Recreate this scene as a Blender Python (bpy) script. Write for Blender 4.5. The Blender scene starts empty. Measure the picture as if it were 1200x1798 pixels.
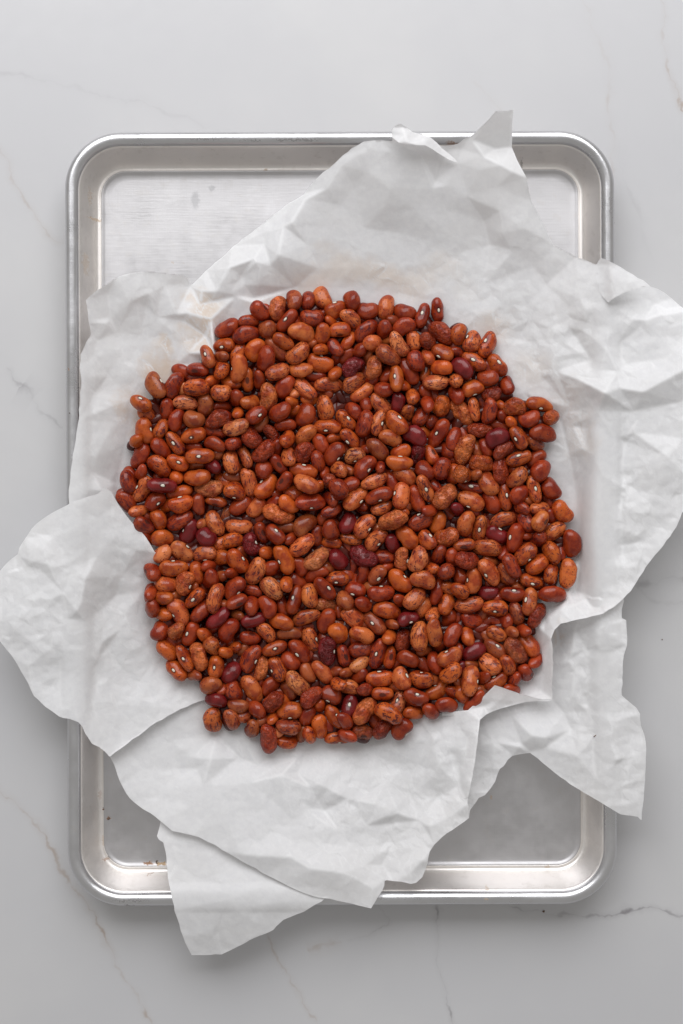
import bpy, math, random
import numpy as np
from mathutils import Vector, Matrix, Euler
from mathutils.geometry import delaunay_2d_cdt

sc = bpy.context.scene
col = sc.collection
# ---------------------------------------------------------------- camera, light, exposure
cam = bpy.data.cameras.new("camera"); camo = bpy.data.objects.new("camera", cam); col.objects.link(camo)
camo.location = (0, 0, 0.881); camo.rotation_euler = (0, 0, 0)
cam.sensor_fit = 'VERTICAL'; cam.sensor_height = 36.0; cam.lens = 50.0
cam.clip_start = 0.02; cam.clip_end = 50
sc.camera = camo

world = bpy.data.worlds.new("World"); sc.world = world; world.use_nodes = True
bg = world.node_tree.nodes['Background']
bg.inputs[0].default_value = (1.0, 0.975, 0.95, 1); bg.inputs[1].default_value = 0.365

def area(name, loc, aim, sx, sy, power, colour):
    l = bpy.data.lights.new(name, 'AREA'); l.shape = 'RECTANGLE'; l.size = sx; l.size_y = sy
    l.energy = power; l.color = colour
    o = bpy.data.objects.new(name, l); col.objects.link(o); o.location = loc
    o.rotation_euler = (Vector(aim) - Vector(loc)).to_track_quat('-Z', 'Y').to_euler()
    return o
area("window_light", (-0.10, 1.25, 1.15), (0, 0.0, 0), 2.0, 1.3, 31.0, (0.985, 0.99, 1.02))

sc.view_settings.view_transform = 'Standard'; sc.view_settings.look = 'None'
sc.view_settings.exposure = 0.0; sc.view_settings.gamma = 1.0
sc.cycles.max_bounces = 8

# ---------------------------------------------------------------- node helpers
class NT:
    def __init__(s, name):
        s.m = bpy.data.materials.new(name); s.m.use_nodes = True; s.t = s.m.node_tree; s.t.nodes.clear()
        s.out = s.t.nodes.new('ShaderNodeOutputMaterial')
    def n(s, typ, **kw):
        nd = s.t.nodes.new(typ)
        for k, v in kw.items():
            if hasattr(nd, k): setattr(nd, k, v)
        return nd
    def put(s, sock, v):
        if v is None: return
        if isinstance(v, bpy.types.NodeSocket): s.t.links.new(v, sock)
        else:
            if isinstance(v, (tuple, list)) and len(v) == 3 and sock.type == 'RGBA': v = (*v, 1)
            sock.default_value = v
    def math(s, op, a, b=None, c=None, clamp=False):
        nd = s.n('ShaderNodeMath', operation=op); nd.use_clamp = clamp
        s.put(nd.inputs[0], a); s.put(nd.inputs[1], b); s.put(nd.inputs[2], c); return nd.outputs[0]
    def vec(s, op, a, b=None):
        nd = s.n('ShaderNodeVectorMath', operation=op)
        s.put(nd.inputs[0], a); s.put(nd.inputs[1], b)
        return nd.outputs['Value'] if op in ('DOT_PRODUCT', 'LENGTH', 'DISTANCE') else nd.outputs[0]
    def noise(s, vec, scale, detail=2, rough=.5, out=0, dist=0):
        nd = s.n('ShaderNodeTexNoise'); s.put(nd.inputs['Vector'], vec); s.put(nd.inputs['Scale'], scale)
        nd.inputs['Detail'].default_value = detail; nd.inputs['Roughness'].default_value = rough; nd.inputs['Distortion'].default_value = dist
        return nd.outputs[out]
    def ramp(s, v, lo, hi, a=0.0, b=1.0, smooth=True):
        nd = s.n('ShaderNodeMapRange'); nd.interpolation_type = 'SMOOTHSTEP' if smooth else 'LINEAR'
        s.put(nd.inputs[0], v); s.put(nd.inputs[1], lo); s.put(nd.inputs[2], hi); s.put(nd.inputs[3], a); s.put(nd.inputs[4], b)
        return nd.outputs[0]
    def mix(s, f, a, b, mode='MIX'):
        nd = s.n('ShaderNodeMix', data_type='RGBA', blend_type=mode); nd.clamp_factor = True
        s.put(nd.inputs[0], f); s.put(nd.inputs[6], a); s.put(nd.inputs[7], b); return nd.outputs[2]
    def attr(s, name):
        nd = s.n('ShaderNodeAttribute'); nd.attribute_name = name; return nd
    def bump(s, h, strength, dist, nrm=None):
        nd = s.n('ShaderNodeBump'); s.put(nd.inputs['Strength'], strength); s.put(nd.inputs['Distance'], dist); s.put(nd.inputs['Height'], h)
        if nrm is not None: s.put(nd.inputs['Normal'], nrm)
        return nd.outputs[0]
    def bsdf(s, **kw):
        nd = s.n('ShaderNodeBsdfPrincipled')
        for k, v in kw.items(): s.put(nd.inputs[k.replace('_', ' ')], v)
        return nd.outputs[0]

def mesh_obj(name, verts, faces, mat, parent=None, smooth=True):
    me = bpy.data.meshes.new(name); me.from_pydata([tuple(v) for v in verts], [], [tuple(f) for f in faces])
    me.materials.append(mat)
    if smooth: me.polygons.foreach_set('use_smooth', [True] * len(me.polygons))
    me.update()
    o = bpy.data.objects.new(name, me); col.objects.link(o)
    if parent: o.parent = parent
    return o

def fast_mesh(name, V, F):
    "numpy vertices and quad faces to a smooth mesh"
    me = bpy.data.meshes.new(name)
    me.vertices.add(len(V)); me.vertices.foreach_set('co', np.asarray(V, np.float32).ravel())
    k = F.shape[1]
    me.loops.add(F.size); me.loops.foreach_set('vertex_index', F.astype(np.int32).ravel())
    me.polygons.add(len(F)); me.polygons.foreach_set('loop_start', (np.arange(len(F)) * k).astype(np.int32))
    me.polygons.foreach_set('loop_total', np.full(len(F), k, np.int32))
    me.polygons.foreach_set('use_smooth', np.ones(len(F), bool))
    me.update(calc_edges=True); me.validate()
    return me

# ---------------------------------------------------------------- paper sheets
FPX, DC = 2497.2, 0.881          # focal length in photo pixels, camera height in metres
GX0, GY0, GS = -60.0, 165.0, 2.1
GNX, GNY = 630, 730

def to_world(px, py, z):
    k = (DC - z) / FPX
    return (px - 600.0) * k, (899.0 - py) * k

PCX, PCY, PHW, PHH, PROT = -0.0003, -0.0038, 0.1659, 0.2335, math.radians(0.23)
# pan profile: (inward offset from the outer edge, height) in metres
PAN_TOP = 0.0254

def pan_sd(x, y):
    "inward distance from the outer edge of the pan (rounded rectangle), metres"
    c, s = math.cos(-PROT), math.sin(-PROT)
    dx, dy = x - PCX, y - PCY
    u, v = dx * c - dy * s, dx * s + dy * c
    r = 0.034
    qx, qy = np.abs(u) - (PHW - r), np.abs(v) - (PHH - r)
    out = np.hypot(np.maximum(qx, 0), np.maximum(qy, 0)) + np.minimum(np.maximum(qx, qy), 0) - r
    return -out

def pan_height(x, y):
    d = pan_sd(x, y)
    return np.interp(d, [-0.0012, -0.0002, 0.002, 0.004, 0.006, 0.008, 0.0095, 0.0155, 0.0175, 0.020],
                     [0.0, 0.0222, 0.0252, 0.0256, 0.0252, 0.0225, 0.0205, 0.004, 0.0018, 0.0012])

def pts(s):
    return [tuple(float(v) for v in p.split(',')) for p in s.split()]

S_OUT = dict(
main=pts("""122,884 121,860 124,838 128,800 133,775 138,740 141,700 143,670 140,645 142,622 152,600 160,588 156,565 151,527 162,517 178,506 207,486
 228,480 250,477 280,478 305,481 322,484 330,488 335,502 352,486 362,475 386,455 410,432 434,414 457,397 480,377 505,358 520,350 533,342 541,331 550,320 568,302 578,296 590,285 602,273 618,260 640,248 665,246 690,248
 688,238 689,228 694,221 703,218 713,224 725,233 740,235 757,242 766,250 774,256 790,256 805,252 815,244 826,240 850,218 872,194 886,195 901,193 900,230 899,258 904,270 913,290 925,312 928,330 933,352 945,375 957,398 966,418 973,431 990,440 1012,452 1030,457 1048,465
 1051,458 1056,453 1063,455 1085,466 1120,488 1130,492 1142,503 1153,506 1166,513 1180,524 1190,533 1200,541 1245,572
 1245,870 1222,885 1198,900 1188,925 1165,958 1150,975 1140,988 1118,1022 1108,1038 1095,1051 1078,1066 1060,1077 1030,1085 1005,1090 985,1095 974,1106 968,1122 971,1140 972,1165 970,1195 970,1228
 955,1228 935,1228 905,1234 880,1240 850,1250 840,1262 837,1290 834,1320 829,1355 825,1385 821,1410 824,1418 824,1436 805,1450 785,1463 763,1483 755,1495 751,1515 742,1540 731,1550 722,1552 705,1548 690,1547 676,1545 675,1556 665,1573 652,1595
 630,1590 605,1584 580,1578 560,1576 540,1570 520,1562 505,1555 488,1546 470,1537 440,1520 420,1509 400,1497 382,1486 365,1478 350,1470 335,1466 318,1462 303,1459 290,1448 280,1440 265,1428 252,1421 235,1408 222,1393 215,1380 207,1362 201,1343 193,1328
 200,1290 260,1240 300,1190 300,1100 240,1000 180,940 140,920"""),
lobe=pts("""185,856 196,863 201,873 208,885 217,898 226,910 236,922 246,931 255,941 264,955 272,969 330,1000 400,1100 420,1190 360,1229 338,1236 317,1245 295,1257 275,1268 255,1283 233,1298 213,1314 193,1329
 185,1320 175,1312 162,1306 155,1295 150,1288 145,1276 138,1268 122,1262 104,1258 92,1249 80,1241 60,1222 50,1200 38,1180 28,1162 20,1150 5,1132 -10,1112 -18,1085 -20,1040 -8,1012 0,1003 16,985 32,973 34,962 45,945 56,928 65,919 80,908 100,896 120,886 123,883 150,874 170,868 179,862 181,857"""),
corner=pts("""1020,1050 1060,1055 1094,1045 1096,1055 1092,1070 1092,1085 1100,1089 1101,1110 1101,1134 1096,1150 1094,1180 1092,1221 1105,1232 1118,1243 1124,1253 1126,1275 1133,1295 1135,1320 1134,1350 1132,1380 1129,1415 1127,1441 1120,1434 1105,1432 1090,1430 1075,1421 1060,1412 1035,1397 1010,1382 985,1365 960,1345 945,1332 931,1322 915,1324 900,1327 892,1334 885,1345 878,1350 870,1372 862,1384 852,1396 841,1401 835,1410 826,1422 824,1434 812,1440 790,1425 800,1300 830,1225 900,1180 940,1180 945,1100 960,1060"""),
tongue=pts("""283,1436 281,1450 276,1468 279,1474 287,1479 291,1495 293,1515 295,1540 300,1565 303,1580 307,1600 315,1622 322,1645 330,1664 337,1677 360,1677 389,1676 402,1670 418,1662 440,1650 462,1641 480,1633 486,1626 498,1615 520,1606 534,1601 548,1592 565,1583 582,1568 570,1530 450,1470 330,1415"""),
fold=pts("""776,1251 800,1249 822,1247 834,1236 845,1227 855,1217 862,1210 869,1203 882,1207 896,1212 915,1219 935,1224 955,1228 971,1230 940,1231 922,1233 905,1237 880,1244 855,1254 843,1264 840,1290 837,1315 834,1340 828,1372 822,1400 812,1402 800,1370 790,1330 778,1285"""),
curl=pts("""688,240 689,229 694,221 703,217 713,223 725,232 740,236 757,242 767,250 776,260 790,271 806,286 790,281 775,272 760,262 747,255 735,255 718,254 700,250"""),
point=pts("""1050,463 1056,453 1063,455 1085,466 1103,477 1120,488 1130,492 1143,503 1128,504 1112,508 1098,513 1085,520 1068,531 1052,512 1046,488"""),
)
S_CTL = dict(
main=pts("""400,700,2 600,600,2 800,700,2 900,900,2 500,1100,2 700,1200,2 350,900,2 600,900,1.5 900,1050,2 450,1230,3 650,1260,3 300,800,3
 445,525,6 520,505,6 600,506,5 700,515,4 760,528,6 830,560,8 870,590,6 918,690,9 985,740,5 1010,850,5 1025,950,5 1010,1040,6 960,1080,9 948,1150,6 930,1195,6 869,1203,6 845,1227,8 822,1247,11 735,1270,8 640,1312,5 540,1318,4 470,1335,6 380,1290,5 345,1200,4 270,1000,4 215,900,7 205,850,7 222,780,8 232,700,10 265,650,10 330,620,10
 371,560,13 374,590,15 377,620,15 376,645,13 366,662,9 362,590,8 384,590,6 388,640,5 360,640,7 372,530,10
 122,884,27 121,860,27 128,800,27 138,740,26.5 143,670,27.5 140,645,29 152,600,28 160,588,25 156,565,30 151,527,34 178,506,33 207,486,31 250,477,27 305,481,18 322,484,14 330,488,12
 165,625,23 166,660,24 168,690,20 176,720,21 170,800,22 178,860,22 190,660,16 200,740,15 160,860,24 162,830,21
 172,598,22 187,567,25 240,532,22 205,585,17 190,515,27 195,559,22 228,530,26 258,540,16 275,556,15 310,552,15 321,562,10 322,600,9 310,640,8 330,550,14 352,535,11 290,500,19 250,590,13 215,620,15 245,480,27 262,515,24
 335,502,8 362,475,8 410,432,10 457,397,11 505,358,13 533,342,16 568,302,22 590,285,25 640,248,29 665,246,29
 355,511,13 380,511,15 403,470,18 447,454,18 457,471,17 490,447,21 464,430,14 463,408,14 498,398,18 513,390,21 537,350,20 575,330,23 445,530,9 455,500,13 475,465,16 425,485,12 415,520,11 403,515,13 430,500,11 448,458,19
 600,290,26 635,269,29 690,267,29 690,249,30 690,239,35 689,228,39 703,218,42 725,233,37 745,255,32 650,260,30 757,242,35 774,256,33 805,285,28 790,262,29 826,241,33 812,262,29 850,218,40 872,194,46 901,193,46 899,258,31 870,262,30 830,246,33 850,275,33 880,290,35 900,301,36 925,312,35
 675,365,20 722,357,21 760,330,24 784,325,25 735,265,30 685,331,25 645,300,26 620,330,20 842,298,31 820,345,23 785,368,19 765,320,23 600,360,17 640,400,13 540,430,13 700,410,12 780,430,12 850,390,16 860,430,12 820,440,11 720,465,8 650,475,8 560,470,9 740,490,7 850,500,9
 870,330,29 878,370,26 885,410,23 900,440,19 935,467,16 955,455,21 968,426,25 945,375,28 933,352,30 920,400,27 930,430,22
 973,431,24 1012,452,25 1048,465,28 1056,453,32 1085,466,31 1120,488,30 1142,503,30 1110,497,29 1085,520,28 1072,536,28.5 1092,528,28.5 1118,516,29 1146,510,30 1150,535,29 1180,524,31 1200,541,33 1170,545,32 1096,549,31 1110,560,33 1132,562,34 1165,551,37 1200,544,39 1245,572,41
 1065,490,30 1020,525,26 995,535,19 1030,545,27 960,500,15 985,590,18 975,620,16 1000,575,19 1010,590,17 1025,580,23 1072,572,27 1080,610,25 1085,652,29 1065,612,28 1062,690,36 978,652,16 1020,668,25 1038,632,20 1055,650,26 1100,640,28 1088,682,33 1130,688,38 1200,650,43 1245,635,45 1170,630,36 1245,600,40 1125,575,31 1145,592,33 1200,590,38
 900,560,9 930,600,9 880,540,10 940,560,12 950,660,11 968,657,15 990,600,18
 1050,722,25 1000,715,12 1112,722,28 1200,705,34 1245,760,38 1005,748,11 998,795,8 1025,787,18 1050,792,20 1080,770,24 1040,755,15 1115,760,29 1060,835,24 1062,880,18 1045,800,20 1035,840,13 1085,830,24 1100,775,24 1100,860,27 1115,860,28 1100,893,29 1066,895,21 1200,770,34 1175,803,38 1155,870,32 1135,950,30 1245,870,36 1080,930,25 1105,932,30 1198,900,34
 1045,970,13 1048,987,17 1085,996,29 1118,995,32 1048,930,11 1042,1045,14 1118,1022,32 1095,1051,33 1060,1077,32 1030,1085,30 1005,1090,28 985,1095,27 974,1106,26 968,1122,27 971,1140,26 972,1165,26 970,1228,24 1000,1046,13 1010,1062,22 1060,1050,26 1060,1025,22 1085,1030,29 1075,960,22 985,1068,24 965,1085,20 956,1110,18 955,1150,17 954,1185,14 930,1212,8 905,1228,9 952,1215,12 870,1240,11
 742,1263,10 740,1300,12 742,1350,12 750,1372,15 787,1320,18 805,1345,17 840,1262,16 837,1290,24 829,1355,27 821,1410,27 824,1436,25 770,1400,16 785,1437,23 815,1430,25 762,1300,15 772,1345,19 797,1275,15 820,1300,19 808,1380,20
 600,1345,9 560,1376,16 545,1383,15 522,1330,8 524,1358,11 540,1420,17 558,1437,19 570,1425,13 612,1403,17 600,1370,12 437,1315,9 420,1330,8 440,1374,16 495,1360,17 480,1347,9 455,1345,9 592,1456,21 615,1461,22 645,1450,19 668,1437,21 682,1447,18 690,1480,20 705,1505,24 672,1520,24 722,1531,29 752,1500,27 755,1450,24 700,1428,22 735,1440,19 640,1350,9 700,1352,10 680,1382,15 720,1395,13 640,1385,13 665,1412,19
 763,1483,25 742,1540,27 722,1552,29 690,1547,28 676,1545,30 665,1573,33 652,1595,34 620,1588,31 580,1578,29 540,1570,28.5 505,1555,28 470,1537,26 440,1520,25 400,1497,24 365,1478,23 335,1466,23 303,1459,22 280,1440,21 252,1421,19 235,1408,18 215,1380,17 207,1362,17 193,1328,16
 423,1499,27 450,1502,29 510,1505,31 545,1525,33 600,1532,34 635,1548,33 655,1560,34 640,1520,29
 250,1350,12 300,1300,8 310,1350,10 345,1350,11 370,1332,15 340,1330,11 357,1380,17 290,1385,15 260,1400,17 330,1420,20 400,1440,22 480,1460,23 560,1480,24 620,1490,24 515,1440,20 520,1480,25 425,1400,18
 360,1230,4 200,1290,10 260,1240,6 300,1190,4 300,1100,2 240,1000,5 180,940,8 140,920,14"""),
lobe=pts("""181,857,26 185,856,26 196,863,24 208,885,20 226,910,18 246,931,17 264,955,16 272,969,15 150,874,28 120,886,29.5 80,908,31 65,919,31 45,945,31 32,973,30 0,1003,30 -20,1040,29 -18,1085,30 5,1132,29 20,1150,29 38,1180,29 60,1222,29 80,1241,29 104,1258,30 122,1262,29 138,1268,29 155,1295,27 175,1312,25 193,1329,24
 270,1010,7 262,1060,6 270,1110,5 285,1160,5 300,1195,6 330,1000,3 400,1100,2.5 420,1190,3 360,1229,7 317,1245,10 275,1268,13 233,1298,18
 240,966,17 215,1010,13 182,1068,15 245,985,12 180,1127,19 127,1180,24 150,1194,20 168,1160,21 172,1163,19 211,1173,12 188,1138,14 48,995,31 75,965,34 55,985,34 62,1020,32 85,990,35 70,1000,32 130,995,28 170,978,24 150,1015,30 112,1042,30 142,1060,31 120,1087,28 152,1090,24 135,1072,32 100,1130,31 60,1130,31 50,1170,31 130,1232,28 165,1242,22 215,1300,19 180,1212,19 230,1185,10 262,1150,8 255,1100,8 240,1042,9 205,1045,11 212,1105,14 20,1050,31 25,1095,33 60,1062,33 90,940,31 170,910,24 130,930,29 205,940,20 150,1270,27 180,1290,23 250,1240,14 208,1235,17 175,1190,19"""),
corner=pts("""1094,1045,28 1092,1085,28 1101,1089,29 1101,1134,29 1092,1221,28 1124,1253,31 1135,1320,32 1127,1441,30 1090,1430,29 1060,1412,28 1010,1382,23 960,1345,17 931,1322,14 915,1324,13 900,1327,13 885,1345,13 870,1372,13 852,1396,13 835,1410,14 824,1434,15 812,1440,13 790,1425,8 800,1300,5 830,1225,4 900,1180,3 940,1180,3 945,1100,3 960,1060,4 1020,1050,12 1060,1055,22
 868,1308,13 913,1311,17 935,1292,21 958,1295,21 1015,1327,25 960,1312,18 1000,1372,21 1050,1372,27 1012,1377,23 978,1100,3 982,1130,4 1055,1105,27 1000,1160,16 1040,1140,19 1030,1141,18 1005,1145,17 976,1165,9 1030,1105,20 1010,1105,15 972,1232,10 990,1205,13 1025,1222,19 1036,1249,21 1005,1222,18 1080,1250,27 1076,1267,29 1100,1330,30 1120,1405,31 990,1252,14 1001,1281,17 1018,1275,20 1042,1318,24 1045,1290,24 1060,1190,24 1072,1300,29 1085,1335,32 1066,1395,28 1072,1350,29 850,1262,8 870,1302,12 895,1252,9 905,1235,7 915,1306,15 945,1250,11 1110,1290,29 1128,1295,30 1040,1195,22 1050,1130,25 1060,1150,21 1010,1180,18 1075,1210,26"""),
tongue=pts("""283,1436,17 276,1468,20 287,1479,20 293,1515,22 300,1565,27.5 307,1600,29 322,1645,26 337,1677,22 389,1676,21 418,1662,24 440,1650,25 480,1633,25 498,1615,26 534,1601,28 565,1583,28 582,1568,27.5 570,1530,22 450,1470,14 330,1415,11
 345,1540,24 380,1545,25 372,1638,26 400,1668,22 382,1642,24 450,1560,27 400,1580,29 340,1590,29 500,1582,28 450,1590,28 350,1560,27 430,1610,28 305,1500,21 470,1550,25 360,1480,19"""),
fold=pts("""776,1251,13 800,1249,16 822,1247,20 845,1227,21 869,1203,23 862,1235,19 850,1240,17 896,1212,23 935,1224,24 971,1230,26 905,1237,20 880,1228,21 855,1254,19 843,1264,25 840,1290,28 837,1315,29 834,1340,29 828,1372,30 822,1400,29 812,1402,27 800,1370,22 790,1330,19 778,1285,14 805,1275,17 822,1300,22 815,1340,22"""),
curl=pts("""688,240,39 689,229,40 703,217,41 725,232,39 740,236,37 757,242,36 776,260,33 806,286,30 790,281,33 775,272,35 760,262,38 747,255,41 718,254,44 700,250,43 712,236,43 745,246,40"""),
point=pts("""1050,463,31 1056,453,35 1063,455,36 1085,466,38 1103,477,40 1120,488,41 1143,503,43 1112,508,41 1085,520,38 1068,531,34 1052,512,30 1046,488,28 1078,496,37 1110,496,41"""),
)

def tri_interp(cx, cy, cz, mode_pts=None):
    "piecewise linear interpolation of scattered heights on the global pixel grid (Delaunay facets)"
    Z = np.zeros((GNY, GNX)); W = np.zeros((GNY, GNX), bool)
    co = [Vector((a, b)) for a, b in zip(cx, cy)]
    vs, es, fs, ov, oe, of = delaunay_2d_cdt(co, [], [], 0, 1e-4)
    src = [o[0] if o else 0 for o in ov]
    for f in fs:
        if len(f) != 3: continue
        p = [(vs[i].x, vs[i].y, cz[src[i]]) for i in f]
        x0, x1 = min(q[0] for q in p), max(q[0] for q in p)
        y0, y1 = min(q[1] for q in p), max(q[1] for q in p)
        i0, i1 = max(0, int(math.floor((x0 - GX0) / GS))), min(GNX - 1, int(math.ceil((x1 - GX0) / GS)))
        j0, j1 = max(0, int(math.floor((y0 - GY0) / GS))), min(GNY - 1, int(math.ceil((y1 - GY0) / GS)))
        if i1 < i0 or j1 < j0: continue
        X = GX0 + GS * np.arange(i0, i1 + 1)[None, :]; Y = GY0 + GS * np.arange(j0, j1 + 1)[:, None]
        (ax, ay, az), (bx, by, bz), (gx, gy, gz) = p
        det = (by - gy) * (ax - gx) + (gx - bx) * (ay - gy)
        if abs(det) < 1e-9: continue
        l0 = ((by - gy) * (X - gx) + (gx - bx) * (Y - gy)) / det
        l1 = ((gy - ay) * (X - gx) + (ax - gx) * (Y - gy)) / det
        l2 = 1 - l0 - l1
        m = (l0 >= -1e-3) & (l1 >= -1e-3) & (l2 >= -1e-3)
        zz = l0 * az + l1 * bz + l2 * gz
        sub = Z[j0:j1 + 1, i0:i1 + 1]; sub[m] = zz[m]; W[j0:j1 + 1, i0:i1 + 1] |= m
    return Z, W

def crumple(seed, spacing, amp, power=1.0):
    rs = np.random.RandomState(seed)
    nx = int(GNX * GS / spacing) + 3; ny = int(GNY * GS / spacing) + 3
    gx, gy = np.meshgrid(np.arange(nx), np.arange(ny))
    x = GX0 + (gx + rs.uniform(-.48, .48, gx.shape) - .5) * spacing
    y = GY0 + (gy + rs.uniform(-.48, .48, gx.shape) - .5) * spacing
    z = rs.uniform(-1, 1, gx.shape); z = np.sign(z) * np.abs(z) ** power * amp
    return tri_interp(x.ravel(), y.ravel(), z.ravel())[0]

def blur(Z, n=1):
    for _ in range(n):
        Zp = np.pad(Z, 1, mode='edge')
        Z = (Zp[1:-1, 1:-1] * 4 + (Zp[:-2, 1:-1] + Zp[2:, 1:-1] + Zp[1:-1, :-2] + Zp[1:-1, 2:]) * 2 + Zp[:-2, :-2] + Zp[2:, 2:] + Zp[:-2, 2:] + Zp[2:, :-2]) / 16
    return Z

def poly_sd(poly, X, Y):
    "signed distance (positive inside) to a polygon and the nearest outline point"
    P = np.array(poly); Q = np.roll(P, -1, 0)
    D = np.full(X.shape, 1e9); NX = np.zeros(X.shape); NY = np.zeros(X.shape); ins = np.zeros(X.shape, bool)
    for (ax, ay), (bx, by) in zip(P, Q):
        ex, ey = bx - ax, by - ay
        t = np.clip(((X - ax) * ex + (Y - ay) * ey) / (ex * ex + ey * ey), 0, 1)
        qx, qy = ax + t * ex, ay + t * ey
        d = np.hypot(X - qx, Y - qy); m = d < D
        D[m] = d[m]; NX[m] = qx[m]; NY[m] = qy[m]
        if ay != by:
            ins ^= ((ay > Y) != (by > Y)) & (X < (bx - ax) * (Y - ay) / (by - ay) + ax)
    return np.where(ins, D, -D), NX, NY

GX, GY = np.meshgrid(GX0 + GS * np.arange(GNX), GY0 + GS * np.arange(GNY))
def rough_outline(poly, seed):
    "break long straight runs of the outline into slightly uneven ones (torn, crinkled edge)"
    rs = np.random.RandomState(seed); out = []
    for a, b in zip(poly, poly[1:] + poly[:1]):
        n = max(1, int(math.hypot(b[0] - a[0], b[1] - a[1]) / 9))
        for k in range(n):
            t = k / n; j = 0.0 if k == 0 else 0.9
            out.append((a[0] + (b[0] - a[0]) * t + rs.uniform(-j, j), a[1] + (b[1] - a[1]) * t + rs.uniform(-j, j)))
    return out

def paper_heights():
    base = {}
    big = crumple(11, 70, 1.0); mid = crumple(5, 34, 1.0); sml = crumple(7, 15, 1.0, 1.6); tiny = crumple(9, 8, 1.0)
    # where the photo shows strong crinkling and where the sheet is smooth
    cal = pts("""750,400,.26 620,380,.2 560,470,.3 300,560,.7 200,700,.6 250,600,.5 450,430,.5 850,230,.2 900,380,.2 780,320,.25 1000,560,.9 1060,600,1.3 1120,520,.6 1120,620,1.1 1150,760,.7 1060,820,1.5 1090,960,1.3 1180,850,1.1 1040,1000,1.1 1000,1080,.7 950,1160,.6
      1040,1180,1.5 1080,1300,1.2 1040,1400,.7 980,1330,.6 880,1280,.7 790,1320,1.1 700,1360,1.0 600,1400,1.3 680,1480,1.2 500,1430,.6 400,1420,.35 300,1360,.4 430,1350,.7 350,1300,.5 100,1030,1.2 140,1150,.9 60,1100,1.0 230,1080,.9 250,1200,.9 150,1250,.5 160,910,.3 90,930,.5
      400,1550,.35 380,1640,.4 560,1520,.6 -60,165,.5 1262,165,.5 1262,1700,.5 -60,1700,.5 900,560,.9 820,480,.8""")
    M = tri_interp([c[0] for c in cal], [c[1] for c in cal], [c[2] for c in cal])[0]
    M = blur(M, 6)
    rel = big * 0.28 + mid * 0.50 + sml * 0.50 + tiny * 0.15
    FK = 0.58 + 0.30 * np.clip(M - 0.4, 0, 1)
    for bx, by, br, bs in ((1120, 655, 75, .35), (870, 250, 65, .45), (1050, 1250, 120, .15), (600, 1430, 120, .15), (430, 480, 70, .25), (350, 590, 60, .3)):
        FK = FK + bs * np.exp(-((GX - bx) ** 2 + (GY - by) ** 2) / br ** 2)
    for k in S_OUT:
        c = list(S_CTL[k])
        xs = [q[0] for q in c]; ys = [q[1] for q in c]
        for q in ((-400, -200), (1600, -200), (1600, 2200), (-400, 2200)):    # frame so that the outline is always covered
            dd = [(a - q[0]) ** 2 + (b - q[1]) ** 2 for a, b in zip(xs, ys)]
            c.append((q[0], q[1], c[dd.index(min(dd))][2]))
        Z, W = tri_interp([q[0] for q in c], [q[1] for q in c], [q[2] for q in c])
        Zs = blur(Z, 60); Z = blur(Zs + FK * (Z - Zs), 1)
        sh = {'main': (0, 0), 'lobe': (48, 30), 'corner': (90, 60), 'tongue': (10, 130), 'fold': (33, 71), 'curl': (5, 5), 'point': (12, 90)}[k]
        R = np.roll(np.roll(rel, sh[0], 0), sh[1], 1) if k != 'main' else rel
        damp = np.clip((Z - 1.0) / 6.0, 0.25, 1)
        base[k] = (Z + R * M * damp) / 1000.0
    # keep every sheet above what it lies on: the pan, the table, the sheet below
    def wx(Z): return to_world(GX, GY, Z)
    for k in base:
        x, y = wx(base[k]); ph = pan_height(x, y)
        
        dil = ph.copy()
        for _ in range(8):
            q = np.pad(dil, 1, mode='edge'); dil = np.maximum(np.maximum(q[:-2, 1:-1], q[2:, 1:-1]), np.maximum(np.maximum(q[1:-1, :-2], q[1:-1, 2:]), dil))
        a, b, kk = base[k], blur(dil, 44) + 0.0014, 0.006
        h = np.clip(0.5 + 0.5 * (a - b) / kk, 0, 1); sm = b + (a - b) * h + kk * h * (1 - h)
        under = dil > 0.004
        base[k] = np.where(under, np.maximum(sm, ph + .0006), np.maximum(a, ph + .0006) * 1.0)
        w = blur(np.where(under, 1.0, 0.0), 30); base[k] = np.maximum(w * sm + (1 - w) * np.maximum(a, ph + .0006), ph + .0006)
    ins = {k: poly_sd(S_OUT[k], GX, GY)[0] > -3 for k in S_OUT}
    for up, lo, gap in (('main', 'corner', .0010), ('main', 'tongue', .0010)):
        m = ins[up] & ins[lo]
        base[up][m] = np.maximum(base[up][m], base[lo][m] + gap)
    # the lobe lies on the main sheet
    m = ins['fold'] & ins['main']; base['fold'][m] = np.maximum(base['fold'][m], base['main'][m] + 0.0008)
    m = ins['fold'] & ins['corner']; base['fold'][m] = np.maximum(base['fold'][m], base['corner'][m] + 0.0012)
    t = np.clip((GX - np.interp(GY, [1251, 1285, 1330, 1370, 1402], [776, 778, 790, 800, 812])) / 26.0, 0, 1); t = t * t * (3 - 2 * t)
    base['fold'] = np.where(GY > 1256, (base['main'] + 0.00012) * (1 - t) + base['fold'] * t, base['fold'])
    t = np.clip((GX - 1050 - (GY - 490) * .12) / 26.0, 0, 1); t = t * t * (3 - 2 * t)
    base['point'] = np.maximum(base['point'], base['main'] + .001) * t + (base['main'] + 0.0002) * (1 - t)
    m = ins['curl'] & ins['main']; base['curl'][m] = np.maximum(base['curl'][m], base['main'][m] + 0.0010)
    m = ins['lobe'] & ins['main']
    base['main'][m] = np.minimum(base['main'][m], np.maximum(base['lobe'][m] - 0.0009, pan_height(*wx(base['main']))[m] + 0.0004))
    base['lobe'][m] = np.maximum(base['lobe'][m], base['main'][m] + 0.0007)
    return base, ins

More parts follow.
